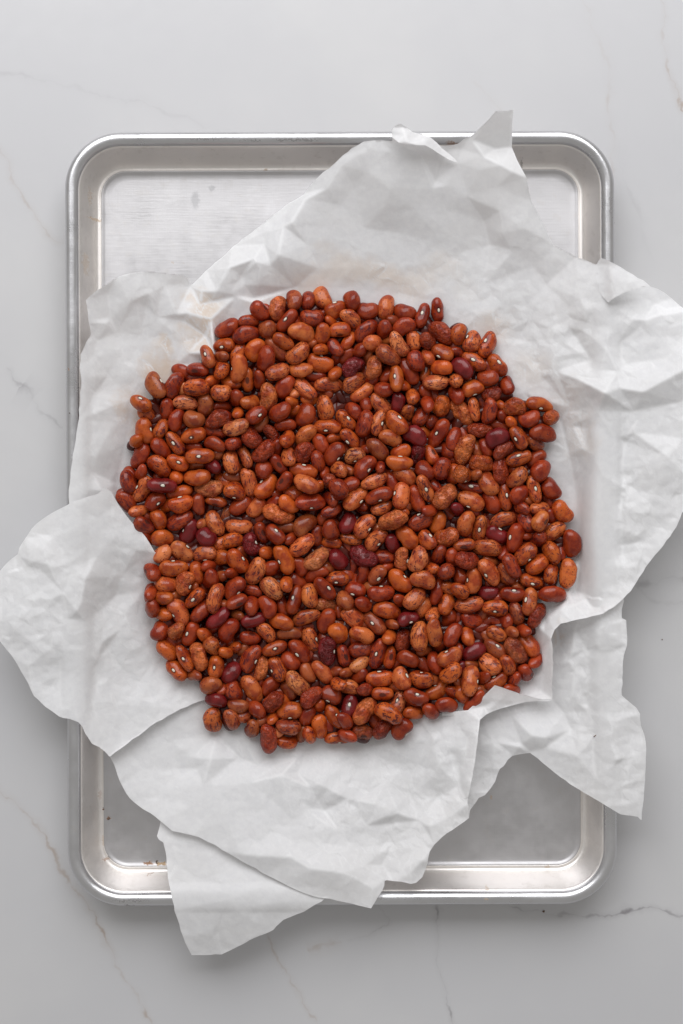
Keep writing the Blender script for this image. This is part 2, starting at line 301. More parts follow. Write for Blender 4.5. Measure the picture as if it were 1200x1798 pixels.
BEANS = [   # mm: x, y, z, length, breadth; degrees: yaw, tilt, roll; colour and pattern; eye in view; label of the ones on top
(-112.9,76.7,17.1,18.2,11,-60,19,64,'bd',1,"large speckled brown bean slanting down right, eye at right, outermost rim at ten o'clock"),
(-101.8,77.1,16,17,10.3,65,-2,-125,'rs',0,"large streaked red-brown bean slanting up right, no eye showing, outermost rim at ten o'clock"),
(-81,94.2,19,15.2,9.4,-70,19,-12,'td',1,"speckled tan bean lying upright, eye facing up, outermost rim at eleven o'clock"),
(-88,75.3,20.3,15.8,11,5,2,-128,'os',0,"large streaked orange-brown bean lying level, no eye showing, near rim at ten o'clock"),
(-71.3,101.5,13.6,13.7,10.7,5,19,-17,'od',1,"speckled orange-brown bean lying level, eye facing up, outermost rim at eleven o'clock"),
(-70,112,12.6,17,11,25,19,142,'rd',0,"large speckled red-brown bean slanting up right, no eye showing, outermost rim at eleven o'clock"),
(-73,72.6,16.7,13.1,10.9,10,-19,124,'ts',0,"streaked tan bean lying level, no eye showing, near rim at ten o'clock"),
(-38.7,124.1,14,15.8,10.7,75,-19,-139,'tw',0,"large wrinkled tan bean lying upright, no eye showing, outermost rim at eleven o'clock"),
(-29,129.3,13.5,13.6,10.1,-75,33,-115,'bd',0,"speckled brown bean lying upright, no eye showing, outermost rim at twelve o'clock"),
(-11.6,131.2,10.2,14.6,11,-65,19,108,'td',0,"large speckled tan bean slanting down right, no eye showing, outermost rim at twelve o'clock"),
(-3.7,123.6,11.4,14,10.4,20,-19,53,'od',1,"speckled orange-brown bean lying level, eye at top, outermost rim at twelve o'clock"),
(-17.9,118.4,15,14.6,11,-5,-11,131,'rs',0,"large streaked red-brown bean lying level, no eye showing, outermost rim at twelve o'clock"),
(-33,116.3,15.5,16.4,10.1,50,4,12,'r-',1,"large plain red-brown bean slanting up right, eye facing up, outermost rim at eleven o'clock"),
(-58,107.8,15.5,17,11,15,-11,-131,'rs',0,"large streaked red-brown bean lying level, no eye showing, outermost rim at eleven o'clock"),
(-45.4,111.5,15.2,13,11,0,61,101,'bd',0,"speckled brown bean seen end-on, no eye showing, outermost rim at eleven o'clock"),
(-24.4,109.2,15.4,17,11,-15,-19,-108,'t-',0,"large plain tan bean lying level, no eye showing, near rim at twelve o'clock"),
(-52.7,98.8,14.9,14.6,10.5,60,11,-100,'o-',0,"large plain orange-brown bean slanting up right, no eye showing, near rim at eleven o'clock"),
(-46,92.9,17,16.4,11,75,19,136,'rd',0,"large speckled red-brown bean lying upright, no eye showing, near rim at eleven o'clock"),
(-26.5,96.7,15.2,16.4,11,40,2,114,'ts',0,"large streaked tan bean slanting up right, no eye showing, near rim at eleven o'clock"),
(-38.7,85.2,17,15.8,9.9,22,-19,107,'ts',0,"large streaked tan bean lying level, no eye showing, near rim at eleven o'clock"),
(-24.9,86.9,13.6,15.2,10,-3,19,137,'td',0,"large speckled tan bean lying level, no eye showing, near rim at eleven o'clock"),
(-13,91,12.2,16.4,11,-15,2,58,'od',1,"large speckled orange-brown bean lying level, eye at top, near rim at twelve o'clock"),
(-7.8,77.7,10.2,18.2,9.7,0,-13,-126,'ts',0,"large streaked tan bean lying level, no eye showing, midway out at twelve o'clock"),
(-34.5,76.4,13.7,15.2,10.8,60,7,-119,'r-',0,"upper one, plain red-brown bean slanting up right, no eye showing, midway out at eleven o'clock"),
(-22.3,75.4,12.4,17.6,9.3,-45,14,106,'ts',0,"large streaked tan bean slanting down right, no eye showing, midway out at eleven o'clock"),
(-62.4,87.1,18.2,17.6,10.1,82,16,64,'t-',1,"large plain tan bean lying upright, eye at left, near rim at eleven o'clock"),
(-44.8,69.8,15.3,17.6,10.2,85,15,104,'tw',0,"large wrinkled tan bean lying upright, no eye showing, midway out at eleven o'clock"),
(6.2,129.2,11.2,13.1,11,-65,41,-141,'rd',0,"speckled red-brown bean seen end-on, no eye showing, outermost rim at twelve o'clock"),
(5.8,117.8,13.2,15.2,8.7,-40,-18,-104,'ts',0,"streaked tan bean slanting down right, no eye showing, outermost rim at twelve o'clock"),
(15.9,123,10.8,14,11,0,15,121,'rd',0,"large speckled red-brown bean lying level, no eye showing, outermost rim at twelve o'clock"),
(27.4,125.4,9.1,16.4,11,75,-19,-149,'td',0,"large speckled tan bean lying upright, no eye showing, outermost rim at twelve o'clock"),
(38.6,122.3,9.6,14.6,11,-25,19,138,'r-',0,"large plain red-brown bean slanting down right, no eye showing, outermost rim at one o'clock"),
(49.6,120,11.2,16.4,9.4,72,-19,12,'rd',1,"large speckled red-brown bean lying upright, eye facing up, outermost rim at one o'clock"),
(58.8,123.7,9.8,15.2,9.5,-85,-9,6,'rd',1,"speckled red-brown bean lying upright, eye facing up, outermost rim at one o'clock"),
(60.5,109.4,11.3,18.2,11,-38,14,-134,'rw',0,"large wrinkled red-brown bean slanting down right, no eye showing, outermost rim at one o'clock"),
(14.9,110.5,12.5,17,10.9,45,3,-144,'rs',0,"large streaked red-brown bean slanting up right, no eye showing, outermost rim at twelve o'clock"),
(37.6,112.5,13.5,15.8,10,30,11,-109,'rd',0,"large speckled red-brown bean slanting up right, no eye showing, outermost rim at one o'clock"),
(19,102.5,14.5,13.6,10.9,-20,-55,-124,'td',0,"speckled tan bean seen end-on, no eye showing, near rim at twelve o'clock"),
(34.8,102,15.9,17,9.3,-55,-19,109,'ps',0,"large streaked pale tan bean slanting down right, no eye showing, near rim at one o'clock"),
(28.5,95.1,16.5,17,11,-33,-19,148,'bs',0,"large streaked brown bean slanting down right, no eye showing, near rim at twelve o'clock"),
(6.9,88.5,12,15.2,9.9,40,-4,-101,'mw',0,"wrinkled dark maroon bean slanting up right, no eye showing, near rim at twelve o'clock"),
(19.5,88,14.6,15.2,10.2,80,-12,123,'tw',0,"large wrinkled tan bean lying upright, no eye showing, near rim at twelve o'clock"),
(33.5,80.9,16.3,17,10,-87,19,-17,'o-',1,"large plain orange-brown bean lying upright, eye facing up, midway out at one o'clock"),
(45.5,92,16.1,13.3,11,-70,14,142,'rs',0,"streaked red-brown bean lying upright, no eye showing, near rim at one o'clock"),
(61.6,97.2,14.8,14.6,9.7,-30,19,-53,'od',1,"speckled orange-brown bean slanting down right, eye at bottom, near rim at one o'clock"),
(57.7,79.2,13.4,16.4,9.8,5,-9,129,'ps',0,"large streaked pale tan bean lying level, no eye showing, near rim at one o'clock"),
(7.8,79.4,10,16.4,10.4,35,-19,-128,'ts',0,"large streaked tan bean slanting up right, no eye showing, midway out at twelve o'clock"),
(12.9,73.2,9.9,16.4,8.1,35,1,106,'td',0,"speckled tan bean slanting up right, no eye showing, midway out at twelve o'clock"),
(79.5,103.9,13.7,14,11,65,-19,53,'ts',1,"large streaked tan bean slanting up right, eye at left, outermost rim at one o'clock"),
(89.1,102.2,11.6,17.6,11,65,-19,30,'os',1,"large streaked orange-brown bean slanting up right, eye at left, outermost rim at one o'clock"),
(81.1,91.6,13.7,16.4,10.9,-32,19,0,'os',1,"large streaked orange-brown bean slanting down right, eye facing up, outermost rim at one o'clock"),
(95.1,89.7,11.4,15.8,11,-50,6,17,'od',1,"large speckled orange-brown bean slanting down right, eye facing up, outermost rim at two o'clock"),
(73.2,87.5,16.1,15.8,10.1,-42,16,-118,'m-',0,"large plain dark maroon bean slanting down right, no eye showing, near rim at one o'clock"),
(89.1,81.8,14.7,13.3,10.1,-10,17,114,'rd',0,"speckled red-brown bean lying level, no eye showing, outermost rim at two o'clock"),
(80,75.3,13.9,14,9.3,15,1,-72,'o-',1,"plain orange-brown bean lying level, eye at bottom, near rim at one o'clock"),
(-121.5,65.7,19.1,14.6,10.2,-25,19,37,'od',1,"speckled orange-brown bean slanting down right, eye at top, outermost rim at ten o'clock"),
(-119.7,49.4,15.6,15.8,11,-75,-8,64,'o-',1,"large plain orange-brown bean lying upright, eye at right, outermost rim at ten o'clock"),
(-94.9,66.4,15.8,15.2,8.6,-5,-4,-101,'ps',0,"streaked pale tan bean lying level, no eye showing, near rim at ten o'clock"),
(-83.1,64.8,15,14.6,9.9,85,14,104,'bd',0,"speckled brown bean lying upright, no eye showing, near rim at ten o'clock"),
(-100.5,56.3,15.4,14.6,9,70,-9,-122,'rd',0,"speckled red-brown bean lying upright, no eye showing, near rim at ten o'clock"),
(-89.7,56.5,16.6,13.3,11,-20,19,148,'b-',0,"plain brown bean lying level, no eye showing, near rim at ten o'clock"),
(-74.2,56,16.3,17.6,11,15,-14,-127,'rw',0,"large wrinkled red-brown bean lying level, no eye showing, near rim at ten o'clock"),
(-89.8,46.7,15.9,15.8,11,15,19,-17,'od',1,"large speckled orange-brown bean lying level, eye facing up, near rim at ten o'clock"),
(-101.2,42,14.7,15.8,10.1,-55,2,-12,'os',1,"large streaked orange-brown bean slanting down right, eye facing up, near rim at ten o'clock"),
(-110,39.1,14.5,14.6,9.7,-45,-19,126,'rd',0,"speckled red-brown bean slanting down right, no eye showing, outermost rim at ten o'clock"),
(-77,41.1,17,14.6,9.2,-18,19,-131,'rd',0,"speckled red-brown bean lying level, no eye showing, midway out at ten o'clock"),
(-85.9,34,17.3,17.6,10.9,2,4,-6,'od',1,"large speckled orange-brown bean lying level, eye facing up, midway out at ten o'clock"),
(-122.8,34.1,12.8,17.6,11,60,19,144,'rd',0,"large speckled red-brown bean slanting up right, no eye showing, outermost rim at ten o'clock"),
(-100,30.1,14,14,10.9,-25,-16,6,'od',1,"large speckled orange-brown bean slanting down right, eye facing up, near rim at ten o'clock"),
(-110.9,27.7,14.8,16.4,11,-45,-13,-112,'os',0,"large streaked orange-brown bean slanting down right, no eye showing, outermost rim at nine o'clock"),
(-129.8,18.1,14.7,15.8,9.7,-70,-4,149,'rs',0,"large streaked red-brown bean lying upright, no eye showing, outermost rim at nine o'clock"),
(-121.2,14,14.5,17.6,9.7,60,16,53,'ts',1,"large streaked tan bean slanting up right, eye at left, outermost rim at nine o'clock"),
(-108.9,16,19.7,18.2,10.9,-3,-16,0,'m-',1,"large plain dark maroon bean lying level, eye facing up, near rim at nine o'clock"),
(-88,21,15.3,17,10.5,5,14,132,'o-',0,"large plain orange-brown bean lying level, no eye showing, near rim at nine o'clock"),
(-81.3,14.8,11.3,18.2,11,-3,19,133,'pw',0,"large wrinkled pale tan bean lying level, no eye showing, midway out at nine o'clock"),
(-99.1,12.3,12.8,16.4,9,12,-3,150,'o-',0,"plain orange-brown bean lying level, no eye showing, near rim at nine o'clock"),
(-97.8,4.9,16.5,15.8,10.1,12,-19,64,'od',1,"large speckled orange-brown bean lying level, eye at top, near rim at nine o'clock"),
(-113.7,6.7,14.6,13.7,10.9,40,-13,-37,'r-',1,"plain red-brown bean slanting up right, eye at bottom, outermost rim at nine o'clock"),
(-131.4,6.5,13.5,14.6,9.9,-55,-19,-103,'rs',0,"streaked red-brown bean slanting down right, no eye showing, outermost rim at nine o'clock"),
(-51.9,58.7,19.2,13.4,11,40,-23,-24,'rd',1,"speckled red-brown bean slanting up right, eye facing up, midway out at eleven o'clock"),
(-37.5,60.9,17.3,15.2,10.8,30,19,140,'rd',0,"large speckled red-brown bean slanting up right, no eye showing, midway out at eleven o'clock"),
(-22.1,59.2,12,15.2,11,65,-8,107,'r-',0,"lower one, plain red-brown bean slanting up right, no eye showing, midway out at eleven o'clock"),
(-10,63.6,10.8,15.8,11,-80,-4,-147,'ts',0,"large streaked tan bean lying upright, no eye showing, midway out at twelve o'clock"),
(-8.6,52.2,10.7,17,10.2,-4,11,-37,'od',1,"large speckled orange-brown bean lying level, eye at bottom, inner heap at twelve o'clock"),
(-63.9,51.2,19.8,17,9.5,18,19,119,'ps',0,"large streaked pale tan bean lying level, no eye showing, midway out at ten o'clock"),
(-55.1,45.7,17.4,15.2,10.7,-60,19,113,'rw',0,"large wrinkled red-brown bean slanting down right, no eye showing, midway out at ten o'clock"),
(-47.4,36.6,16.8,17,11,40,19,142,'rw',0,"large wrinkled red-brown bean slanting up right, no eye showing, midway out at ten o'clock"),
(-22,46.6,11.9,16.4,10,50,19,-138,'td',0,"large speckled tan bean slanting up right, no eye showing, inner heap at eleven o'clock"),
(-67.1,30.7,15.8,15.2,9.3,-80,19,103,'ts',0,"streaked tan bean lying upright, no eye showing, midway out at ten o'clock"),
(-22.9,35.9,14.5,14.6,11,60,19,-123,'rw',0,"large wrinkled red-brown bean slanting up right, no eye showing, inner heap at eleven o'clock"),
(-4.5,35.7,13,15.8,11,50,15,-53,'r-',1,"large plain red-brown bean slanting up right, eye at right, inner heap at twelve o'clock"),
(-46.6,26.2,14.2,14.1,11,60,-47,-105,'r-',0,"large plain red-brown bean seen end-on, no eye showing, inner heap at ten o'clock"),
(-23.2,24.9,16,17,9.5,-10,1,64,'o-',1,"large plain orange-brown bean lying level, eye at top, inner heap at ten o'clock"),
(-56.7,18.3,12.4,17.6,9.5,-75,-11,-117,'ts',0,"large streaked tan bean lying upright, no eye showing, midway out at ten o'clock"),
(-46.1,15.5,12.9,17.6,11,50,-19,58,'o-',1,"large plain orange-brown bean slanting up right, eye at left, inner heap at ten o'clock"),
(-20.9,16.9,21.9,17,11,-25,11,138,'td',0,"large speckled tan bean slanting down right, no eye showing, inner heap at ten o'clock"),
(-65.1,12.5,13.3,14,11,-20,-19,-53,'os',1,"large streaked orange-brown bean lying level, eye at bottom, midway out at nine o'clock"),
(-19.1,5.9,17.7,18.8,11,3,-19,-53,'rd',1,"left one, speckled red-brown bean lying level, eye at bottom, centre of heap"),
(-61.6,4.5,9.3,16.4,10.3,40,-16,123,'rd',0,"large speckled red-brown bean slanting up right, no eye showing, midway out at nine o'clock"),
(-52.2,3,10.7,14,9.3,50,1,107,'td',0,"speckled tan bean slanting up right, no eye showing, inner heap at nine o'clock"),
(-1.8,13.8,22.5,13.3,10.9,-60,-17,-122,'rs',0,"streaked red-brown bean slanting down right, no eye showing, centre of heap"),
(-38.3,-1.3,13.1,20,11,-15,-9,134,'tw',0,"large wrinkled tan bean lying level, no eye showing, inner heap at nine o'clock"),
(2.4,56,10.3,15.2,9.7,-50,-8,30,'os',1,"streaked orange-brown bean slanting down right, eye at right, inner heap at twelve o'clock"),
(24.1,65.7,10.9,16.4,9.9,-50,-6,108,'ts',0,"large streaked tan bean slanting down right, no eye showing, midway out at one o'clock"),
(61.3,64.7,10.9,13.3,11,70,0,-131,'ow',0,"wrinkled orange-brown bean lying upright, no eye showing, midway out at one o'clock"),
(14.2,54,12.5,17,11,75,8,135,'rs',0,"large streaked red-brown bean lying upright, no eye showing, inner heap at twelve o'clock"),
(22.2,54.1,14.7,15.8,8.6,75,-6,-44,'ts',1,"streaked tan bean lying upright, eye at right, inner heap at one o'clock"),
(33.6,54.2,16.4,17,11,-45,19,44,'od',1,"large speckled orange-brown bean slanting down right, eye at top, midway out at one o'clock"),
(59.6,48.2,9.6,19.4,11,60,11,17,'r-',1,"large plain red-brown bean slanting up right, eye facing up, midway out at two o'clock"),
(44.8,46.3,14.1,15.8,11,-30,19,-123,'m-',0,"large plain dark maroon bean slanting down right, no eye showing, midway out at one o'clock"),
(29.9,44.9,14.6,15.2,9.8,-20,-19,-98,'td',0,"speckled tan bean lying level, no eye showing, inner heap at one o'clock"),
(5.2,45,12.2,14.6,9.3,-45,-14,-44,'os',1,"streaked orange-brown bean slanting down right, eye at bottom, inner heap at twelve o'clock"),
(21.8,38,14.8,16.4,11,-50,-15,-147,'bd',0,"large speckled brown bean slanting down right, no eye showing, inner heap at one o'clock"),
(36.2,36.6,13.2,13.3,9.3,25,19,72,'o-',1,"plain orange-brown bean slanting up right, eye at top, inner heap at one o'clock"),
(8.1,34.4,12.7,13.3,10.4,15,19,-53,'ps',1,"streaked pale tan bean lying level, eye at bottom, inner heap at twelve o'clock"),
(68.5,44.7,10.9,15.8,8.6,70,-19,-99,'rd',0,"speckled red-brown bean lying upright, no eye showing, midway out at two o'clock"),
(35.1,29.8,18.3,16.4,9.3,-5,-1,72,'o-',1,"large plain orange-brown bean lying level, eye at top, inner heap at two o'clock"),
(14.1,27.3,15.8,16.4,11,50,-2,-44,'rd',1,"large speckled red-brown bean slanting up right, eye at right, inner heap at one o'clock"),
(61.1,26.4,14.1,14,10.8,70,15,-118,'rs',0,"large streaked red-brown bean lying upright, no eye showing, midway out at two o'clock"),
(38.2,22.2,14,15.8,10.8,-30,13,-121,'td',0,"large speckled tan bean slanting down right, no eye showing, inner heap at two o'clock"),
(19.9,18.9,17.8,17,8.7,25,-10,107,'ts',0,"streaked tan bean slanting up right, no eye showing, inner heap at one o'clock"),
(50.6,14.7,18.4,17.6,10.2,-65,-19,0,'ts',1,"large streaked tan bean slanting down right, eye facing up, inner heap at two o'clock"),
(4.2,16.6,16.3,14.6,9.3,15,19,137,'r-',0,"plain red-brown bean lying level, no eye showing, centre of heap"),
(8.4,8.6,16,18.8,11,45,-19,-53,'td',1,"large speckled tan bean slanting up right, eye at bottom, centre of heap"),
(22.6,9.9,18,17,9.7,20,7,-53,'rd',1,"right one, speckled red-brown bean lying level, eye at bottom, centre of heap"),
(36.2,9.8,19.1,16.4,11,80,-13,53,'td',1,"large speckled tan bean lying upright, eye at left, inner heap at two o'clock"),
(45.5,8.2,15.8,17,9.5,-70,9,64,'rd',1,"large speckled red-brown bean lying upright, eye at right, inner heap at three o'clock"),
(62.8,9.6,15.9,18.2,11,45,-19,122,'tw',0,"large wrinkled tan bean slanting up right, no eye showing, midway out at three o'clock"),
(73.6,61.2,8.8,18.8,11,-50,0,-140,'tw',0,"large wrinkled tan bean slanting down right, no eye showing, near rim at two o'clock"),
(89.9,61.3,16.1,16.4,9.1,80,16,129,'rs',0,"streaked red-brown bean lying upright, no eye showing, near rim at two o'clock"),
(105.1,63.6,16.8,14,10.5,5,4,-104,'ow',0,"wrinkled orange-brown bean lying level, no eye showing, outermost rim at two o'clock"),
(120.4,65.4,14.6,17.6,9.5,-10,-19,-37,'o-',1,"large plain orange-brown bean lying level, eye at bottom, outermost rim at two o'clock"),
(114.1,56.8,17.2,13.3,10.1,15,16,117,'r-',0,"plain red-brown bean lying level, no eye showing, outermost rim at two o'clock"),
(84.5,50.5,11.4,15.8,9.4,-5,19,138,'rw',0,"wrinkled red-brown bean lying level, no eye showing, near rim at two o'clock"),
(94.8,45,16.3,15.2,11,25,10,-98,'m-',0,"large plain dark maroon bean slanting up right, no eye showing, near rim at two o'clock"),
(107.8,45.2,17.4,15.2,10.2,-60,5,-37,'os',1,"large streaked orange-brown bean slanting down right, eye at left, near rim at two o'clock"),
(122.6,47.5,16.3,17.6,10.5,-10,-19,-102,'rd',0,"large speckled red-brown bean lying level, no eye showing, outermost rim at two o'clock"),
(75.3,37.9,11.8,20,11,70,11,-102,'tw',0,"large wrinkled tan bean lying upright, no eye showing, midway out at two o'clock"),
(98.8,37.7,16.2,15.8,8.7,35,-14,-106,'rw',0,"wrinkled red-brown bean slanting up right, no eye showing, near rim at two o'clock"),
(107.9,32.6,15.3,15.8,9.9,20,3,24,'os',1,"large streaked orange-brown bean lying level, eye facing up, near rim at two o'clock"),
(85.5,29.6,13.7,14.6,10.4,-10,-6,-99,'ow',0,"large wrinkled orange-brown bean lying level, no eye showing, midway out at two o'clock"),
(73.3,22.6,17.1,13.1,11,0,-61,-64,'ow',1,"wrinkled orange-brown bean seen end-on, eye at bottom, midway out at two o'clock"),
(97.1,25.4,13.8,17,9.9,88,-2,-132,'rw',0,"large wrinkled red-brown bean lying upright, no eye showing, near rim at two o'clock"),
(106.9,20.8,14.9,15.2,10.2,45,14,144,'ts',0,"large streaked tan bean slanting up right, no eye showing, near rim at three o'clock"),
(121.4,25.4,15.3,14,11,50,-12,-121,'rd',0,"large speckled red-brown bean slanting up right, no eye showing, outermost rim at three o'clock"),
(117.2,13.8,13.3,17,9.4,-75,4,12,'ts',1,"large streaked tan bean lying upright, eye facing up, outermost rim at three o'clock"),
(128.1,14.3,11.7,14.6,10.9,-55,7,123,'r-',0,"large plain red-brown bean slanting down right, no eye showing, outermost rim at three o'clock"),
(89.6,17.3,13.1,15.8,10.7,-60,19,116,'td',0,"large speckled tan bean slanting down right, no eye showing, near rim at three o'clock"),
(79.3,15.3,9.6,16.4,8.7,-12,8,6,'rs',1,"streaked red-brown bean lying level, eye facing up, midway out at three o'clock"),
(99.8,9.5,10.9,17.6,10.1,-82,5,12,'os',1,"large streaked orange-brown bean lying upright, eye facing up, near rim at three o'clock"),
(108.2,10.7,14.8,13.1,10.8,50,-4,-120,'rd',0,"speckled red-brown bean slanting up right, no eye showing, near rim at three o'clock"),
(78.9,6.9,12.3,17.6,11,-25,0,-53,'td',1,"large speckled tan bean slanting down right, eye at bottom, midway out at three o'clock"),
(135.3,0.1,11.7,15.8,10.8,-45,-19,118,'od',0,"large speckled orange-brown bean slanting down right, no eye showing, outermost rim at three o'clock"),
(-98.9,-4.9,11.8,17.6,10.9,30,-3,124,'rs',0,"large streaked red-brown bean slanting up right, no eye showing, near rim at nine o'clock"),
(-93.1,-12,9,16.4,11,65,10,44,'m-',1,"large plain dark maroon bean slanting up right, eye at left, near rim at nine o'clock"),
(-82.6,-15.5,12.4,13.1,10.6,-35,3,108,'m-',0,"plain dark maroon bean slanting down right, no eye showing, near rim at nine o'clock"),
(-109.5,-15.8,11.9,14,11,0,-18,-145,'od',0,"large speckled orange-brown bean lying level, no eye showing, outermost rim at nine o'clock"),
(-77.4,-6.9,10.3,16.4,9.9,-62,6,101,'ts',0,"large streaked tan bean slanting down right, no eye showing, midway out at nine o'clock"),
(-73.1,-18.8,7.6,14.2,10.7,30,-21,116,'os',0,"large streaked orange-brown bean slanting up right, no eye showing, midway out at nine o'clock"),
(-97.7,-24.4,9.5,16.4,11,-40,-19,64,'pd',1,"large speckled pale tan bean slanting down right, eye at top, near rim at nine o'clock"),
(-83.3,-25.3,12.2,14.6,10.1,10,13,-64,'ts',1,"streaked tan bean lying level, eye at bottom, near rim at eight o'clock"),
(-102.2,-34.2,14.6,17.6,9.9,3,1,72,'od',1,"large speckled orange-brown bean lying level, eye at top, outermost rim at eight o'clock"),
(-95.2,-43.2,15.8,15.2,11,65,14,-53,'tw',1,"large wrinkled tan bean slanting up right, eye at right, near rim at eight o'clock"),
(-106.9,-43.8,12.9,14.6,11,-5,-9,148,'td',0,"large speckled tan bean lying level, no eye showing, outermost rim at eight o'clock"),
(-88.1,-37,12.1,14.6,9.6,-80,5,146,'od',0,"speckled orange-brown bean lying upright, no eye showing, near rim at eight o'clock"),
(-79.6,-40.7,14.6,14,9.8,70,40,99,'rd',0,"speckled red-brown bean seen end-on, no eye showing, near rim at eight o'clock"),
(-88.9,-52.1,15.9,15.2,10.2,45,19,0,'os',1,"large streaked orange-brown bean slanting up right, eye facing up, near rim at eight o'clock"),
(-99.2,-61,13.7,18.2,11,-58,-3,-53,'td',1,"large speckled tan bean slanting down right, eye at left, outermost rim at eight o'clock"),
(-85.5,-60.5,14.5,15.8,10.2,50,-19,143,'rd',0,"left one, speckled red-brown bean slanting up right, no eye showing, near rim at eight o'clock"),
(-76.5,-52.3,17.7,18.8,10.2,75,-12,-144,'ts',0,"large streaked tan bean lying upright, no eye showing, near rim at eight o'clock"),
(-74.8,-64.4,17.6,17,8.8,40,4,115,'ms',0,"streaked dark maroon bean slanting up right, no eye showing, near rim at eight o'clock"),
(-62.7,-8.8,11.1,16.4,9.6,-3,1,146,'ts',0,"large streaked tan bean lying level, no eye showing, midway out at nine o'clock"),
(-55.3,-19.8,11.3,14.6,11,-70,0,53,'mw',1,"large wrinkled dark maroon bean lying upright, eye at right, midway out at eight o'clock"),
(-40.2,-13.9,16.2,14,11,-45,19,30,'rd',1,"large speckled red-brown bean slanting down right, eye at top, inner heap at eight o'clock"),
(-63.5,-29.8,15.7,17,11,-55,-19,53,'od',1,"large speckled orange-brown bean slanting down right, eye at right, midway out at eight o'clock"),
(-52.2,-36.1,15.6,18.2,11,62,19,117,'ts',0,"large streaked tan bean slanting up right, no eye showing, midway out at eight o'clock"),
(-34.8,-28.8,15.4,18.8,11,-65,1,-44,'o-',1,"large plain orange-brown bean slanting down right, eye at left, inner heap at eight o'clock"),
(-22.3,-7.9,14.1,16.4,11,40,-16,-99,'bd',0,"large speckled brown bean slanting up right, no eye showing, inner heap at nine o'clock"),
(-24.1,-20.1,14.7,17.6,11,40,0,148,'ts',0,"large streaked tan bean slanting up right, no eye showing, inner heap at eight o'clock"),
(-15.3,-28.4,12.5,18.2,11,40,-19,144,'pw',0,"large wrinkled pale tan bean slanting up right, no eye showing, inner heap at seven o'clock"),
(-1.9,-28.9,9.3,14,11,-45,-15,135,'ms',0,"large streaked dark maroon bean slanting down right, no eye showing, inner heap at six o'clock"),
(-2.7,-40.9,10.5,14.6,9.7,5,12,-30,'os',1,"streaked orange-brown bean lying level, eye at bottom, inner heap at six o'clock"),
(-42.4,-46.5,16.6,15.8,11,-45,0,-121,'ps',0,"large streaked pale tan bean slanting down right, no eye showing, midway out at eight o'clock"),
(-64.8,-46.4,15.3,16.4,11,50,19,-53,'rd',1,"large speckled red-brown bean slanting up right, eye at right, midway out at eight o'clock"),
(-10.6,-46.6,13.3,17,11,-50,-19,30,'r-',1,"large plain red-brown bean slanting down right, eye at right, inner heap at seven o'clock"),
(-28.6,-53.6,13.8,18.2,10,75,-18,17,'r-',1,"large plain red-brown bean lying upright, eye facing up, inner heap at seven o'clock"),
(-19.2,-51,13.3,15.2,10.5,-80,13,131,'ts',0,"large streaked tan bean lying upright, no eye showing, inner heap at seven o'clock"),
(-45.1,-57.4,15.8,14.6,9.9,-60,12,-105,'r-',0,"plain red-brown bean slanting down right, no eye showing, midway out at seven o'clock"),
(-21.5,-64.2,11.8,17.6,8.8,18,1,-113,'ts',0,"large streaked tan bean lying level, no eye showing, midway out at seven o'clock"),
(-53.3,-65.6,15,16.4,8.8,15,-19,64,'m-',1,"plain dark maroon bean lying level, eye at top, midway out at seven o'clock"),
(-36.8,-67,13.9,15.8,9.9,-15,19,-133,'o-',0,"large plain orange-brown bean lying level, no eye showing, midway out at seven o'clock"),
(-9.3,-66.5,11.4,16.4,9.8,65,17,-99,'r-',0,"large plain red-brown bean slanting up right, no eye showing, midway out at six o'clock"),
(3.8,-6.7,12.5,14,9.9,70,-17,107,'m-',0,"plain dark maroon bean lying upright, no eye showing, centre of heap"),
(14.1,-8.4,13.5,16.4,11,50,-3,-53,'ts',1,"large streaked tan bean slanting up right, eye at right, centre of heap"),
(31.1,-5.3,20.2,18.8,11,20,19,-134,'tw',0,"large wrinkled tan bean lying level, no eye showing, inner heap at three o'clock"),
(21.2,-16.7,12.9,16.4,11,45,14,-44,'ts',1,"large streaked tan bean slanting up right, eye at bottom, centre of heap"),
(39.9,-15.4,15.7,15.8,10.5,-50,0,-103,'o-',0,"large plain orange-brown bean slanting down right, no eye showing, inner heap at four o'clock"),
(48.2,-5.4,13.9,17,11,30,-16,53,'rs',1,"large streaked red-brown bean slanting up right, eye at top, inner heap at three o'clock"),
(52.3,-17.1,15.6,13.3,10,-48,19,44,'os',1,"streaked orange-brown bean slanting down right, eye at right, inner heap at four o'clock"),
(64,-15.3,14.5,15.8,10.7,15,19,114,'ow',0,"large wrinkled orange-brown bean lying level, no eye showing, inner heap at three o'clock"),
(13.4,-26.9,11.6,19.4,11,-32,19,103,'mw',0,"large wrinkled dark maroon bean slanting down right, no eye showing, inner heap at five o'clock"),
(36.9,-28.5,13.7,15.2,9.1,85,19,-53,'tw',1,"wrinkled tan bean lying upright, eye at right, inner heap at four o'clock"),
(46.5,-28.6,16.2,16.4,11,70,0,124,'ps',0,"large streaked pale tan bean lying upright, no eye showing, inner heap at four o'clock"),
(21.8,-38.3,13.5,14,10.4,50,19,-30,'bd',1,"speckled brown bean slanting up right, eye at right, inner heap at five o'clock"),
(35.6,-42,13.7,17,11,-45,0,53,'o-',1,"large plain orange-brown bean slanting down right, eye at top, inner heap at five o'clock"),
(49.3,-41.3,16.3,15.8,10.5,-12,0,-101,'td',0,"large speckled tan bean lying level, no eye showing, inner heap at four o'clock"),
(8.7,-47.7,9.5,13.3,10.9,-15,17,-37,'rd',1,"speckled red-brown bean lying level, eye at bottom, inner heap at six o'clock"),
(24.1,-49.4,13.2,17,9.9,3,-19,72,'rd',1,"large speckled red-brown bean lying level, eye at top, inner heap at five o'clock"),
(44.5,-52.6,14.5,16.4,10.6,45,-19,109,'ts',0,"large streaked tan bean slanting up right, no eye showing, inner heap at five o'clock"),
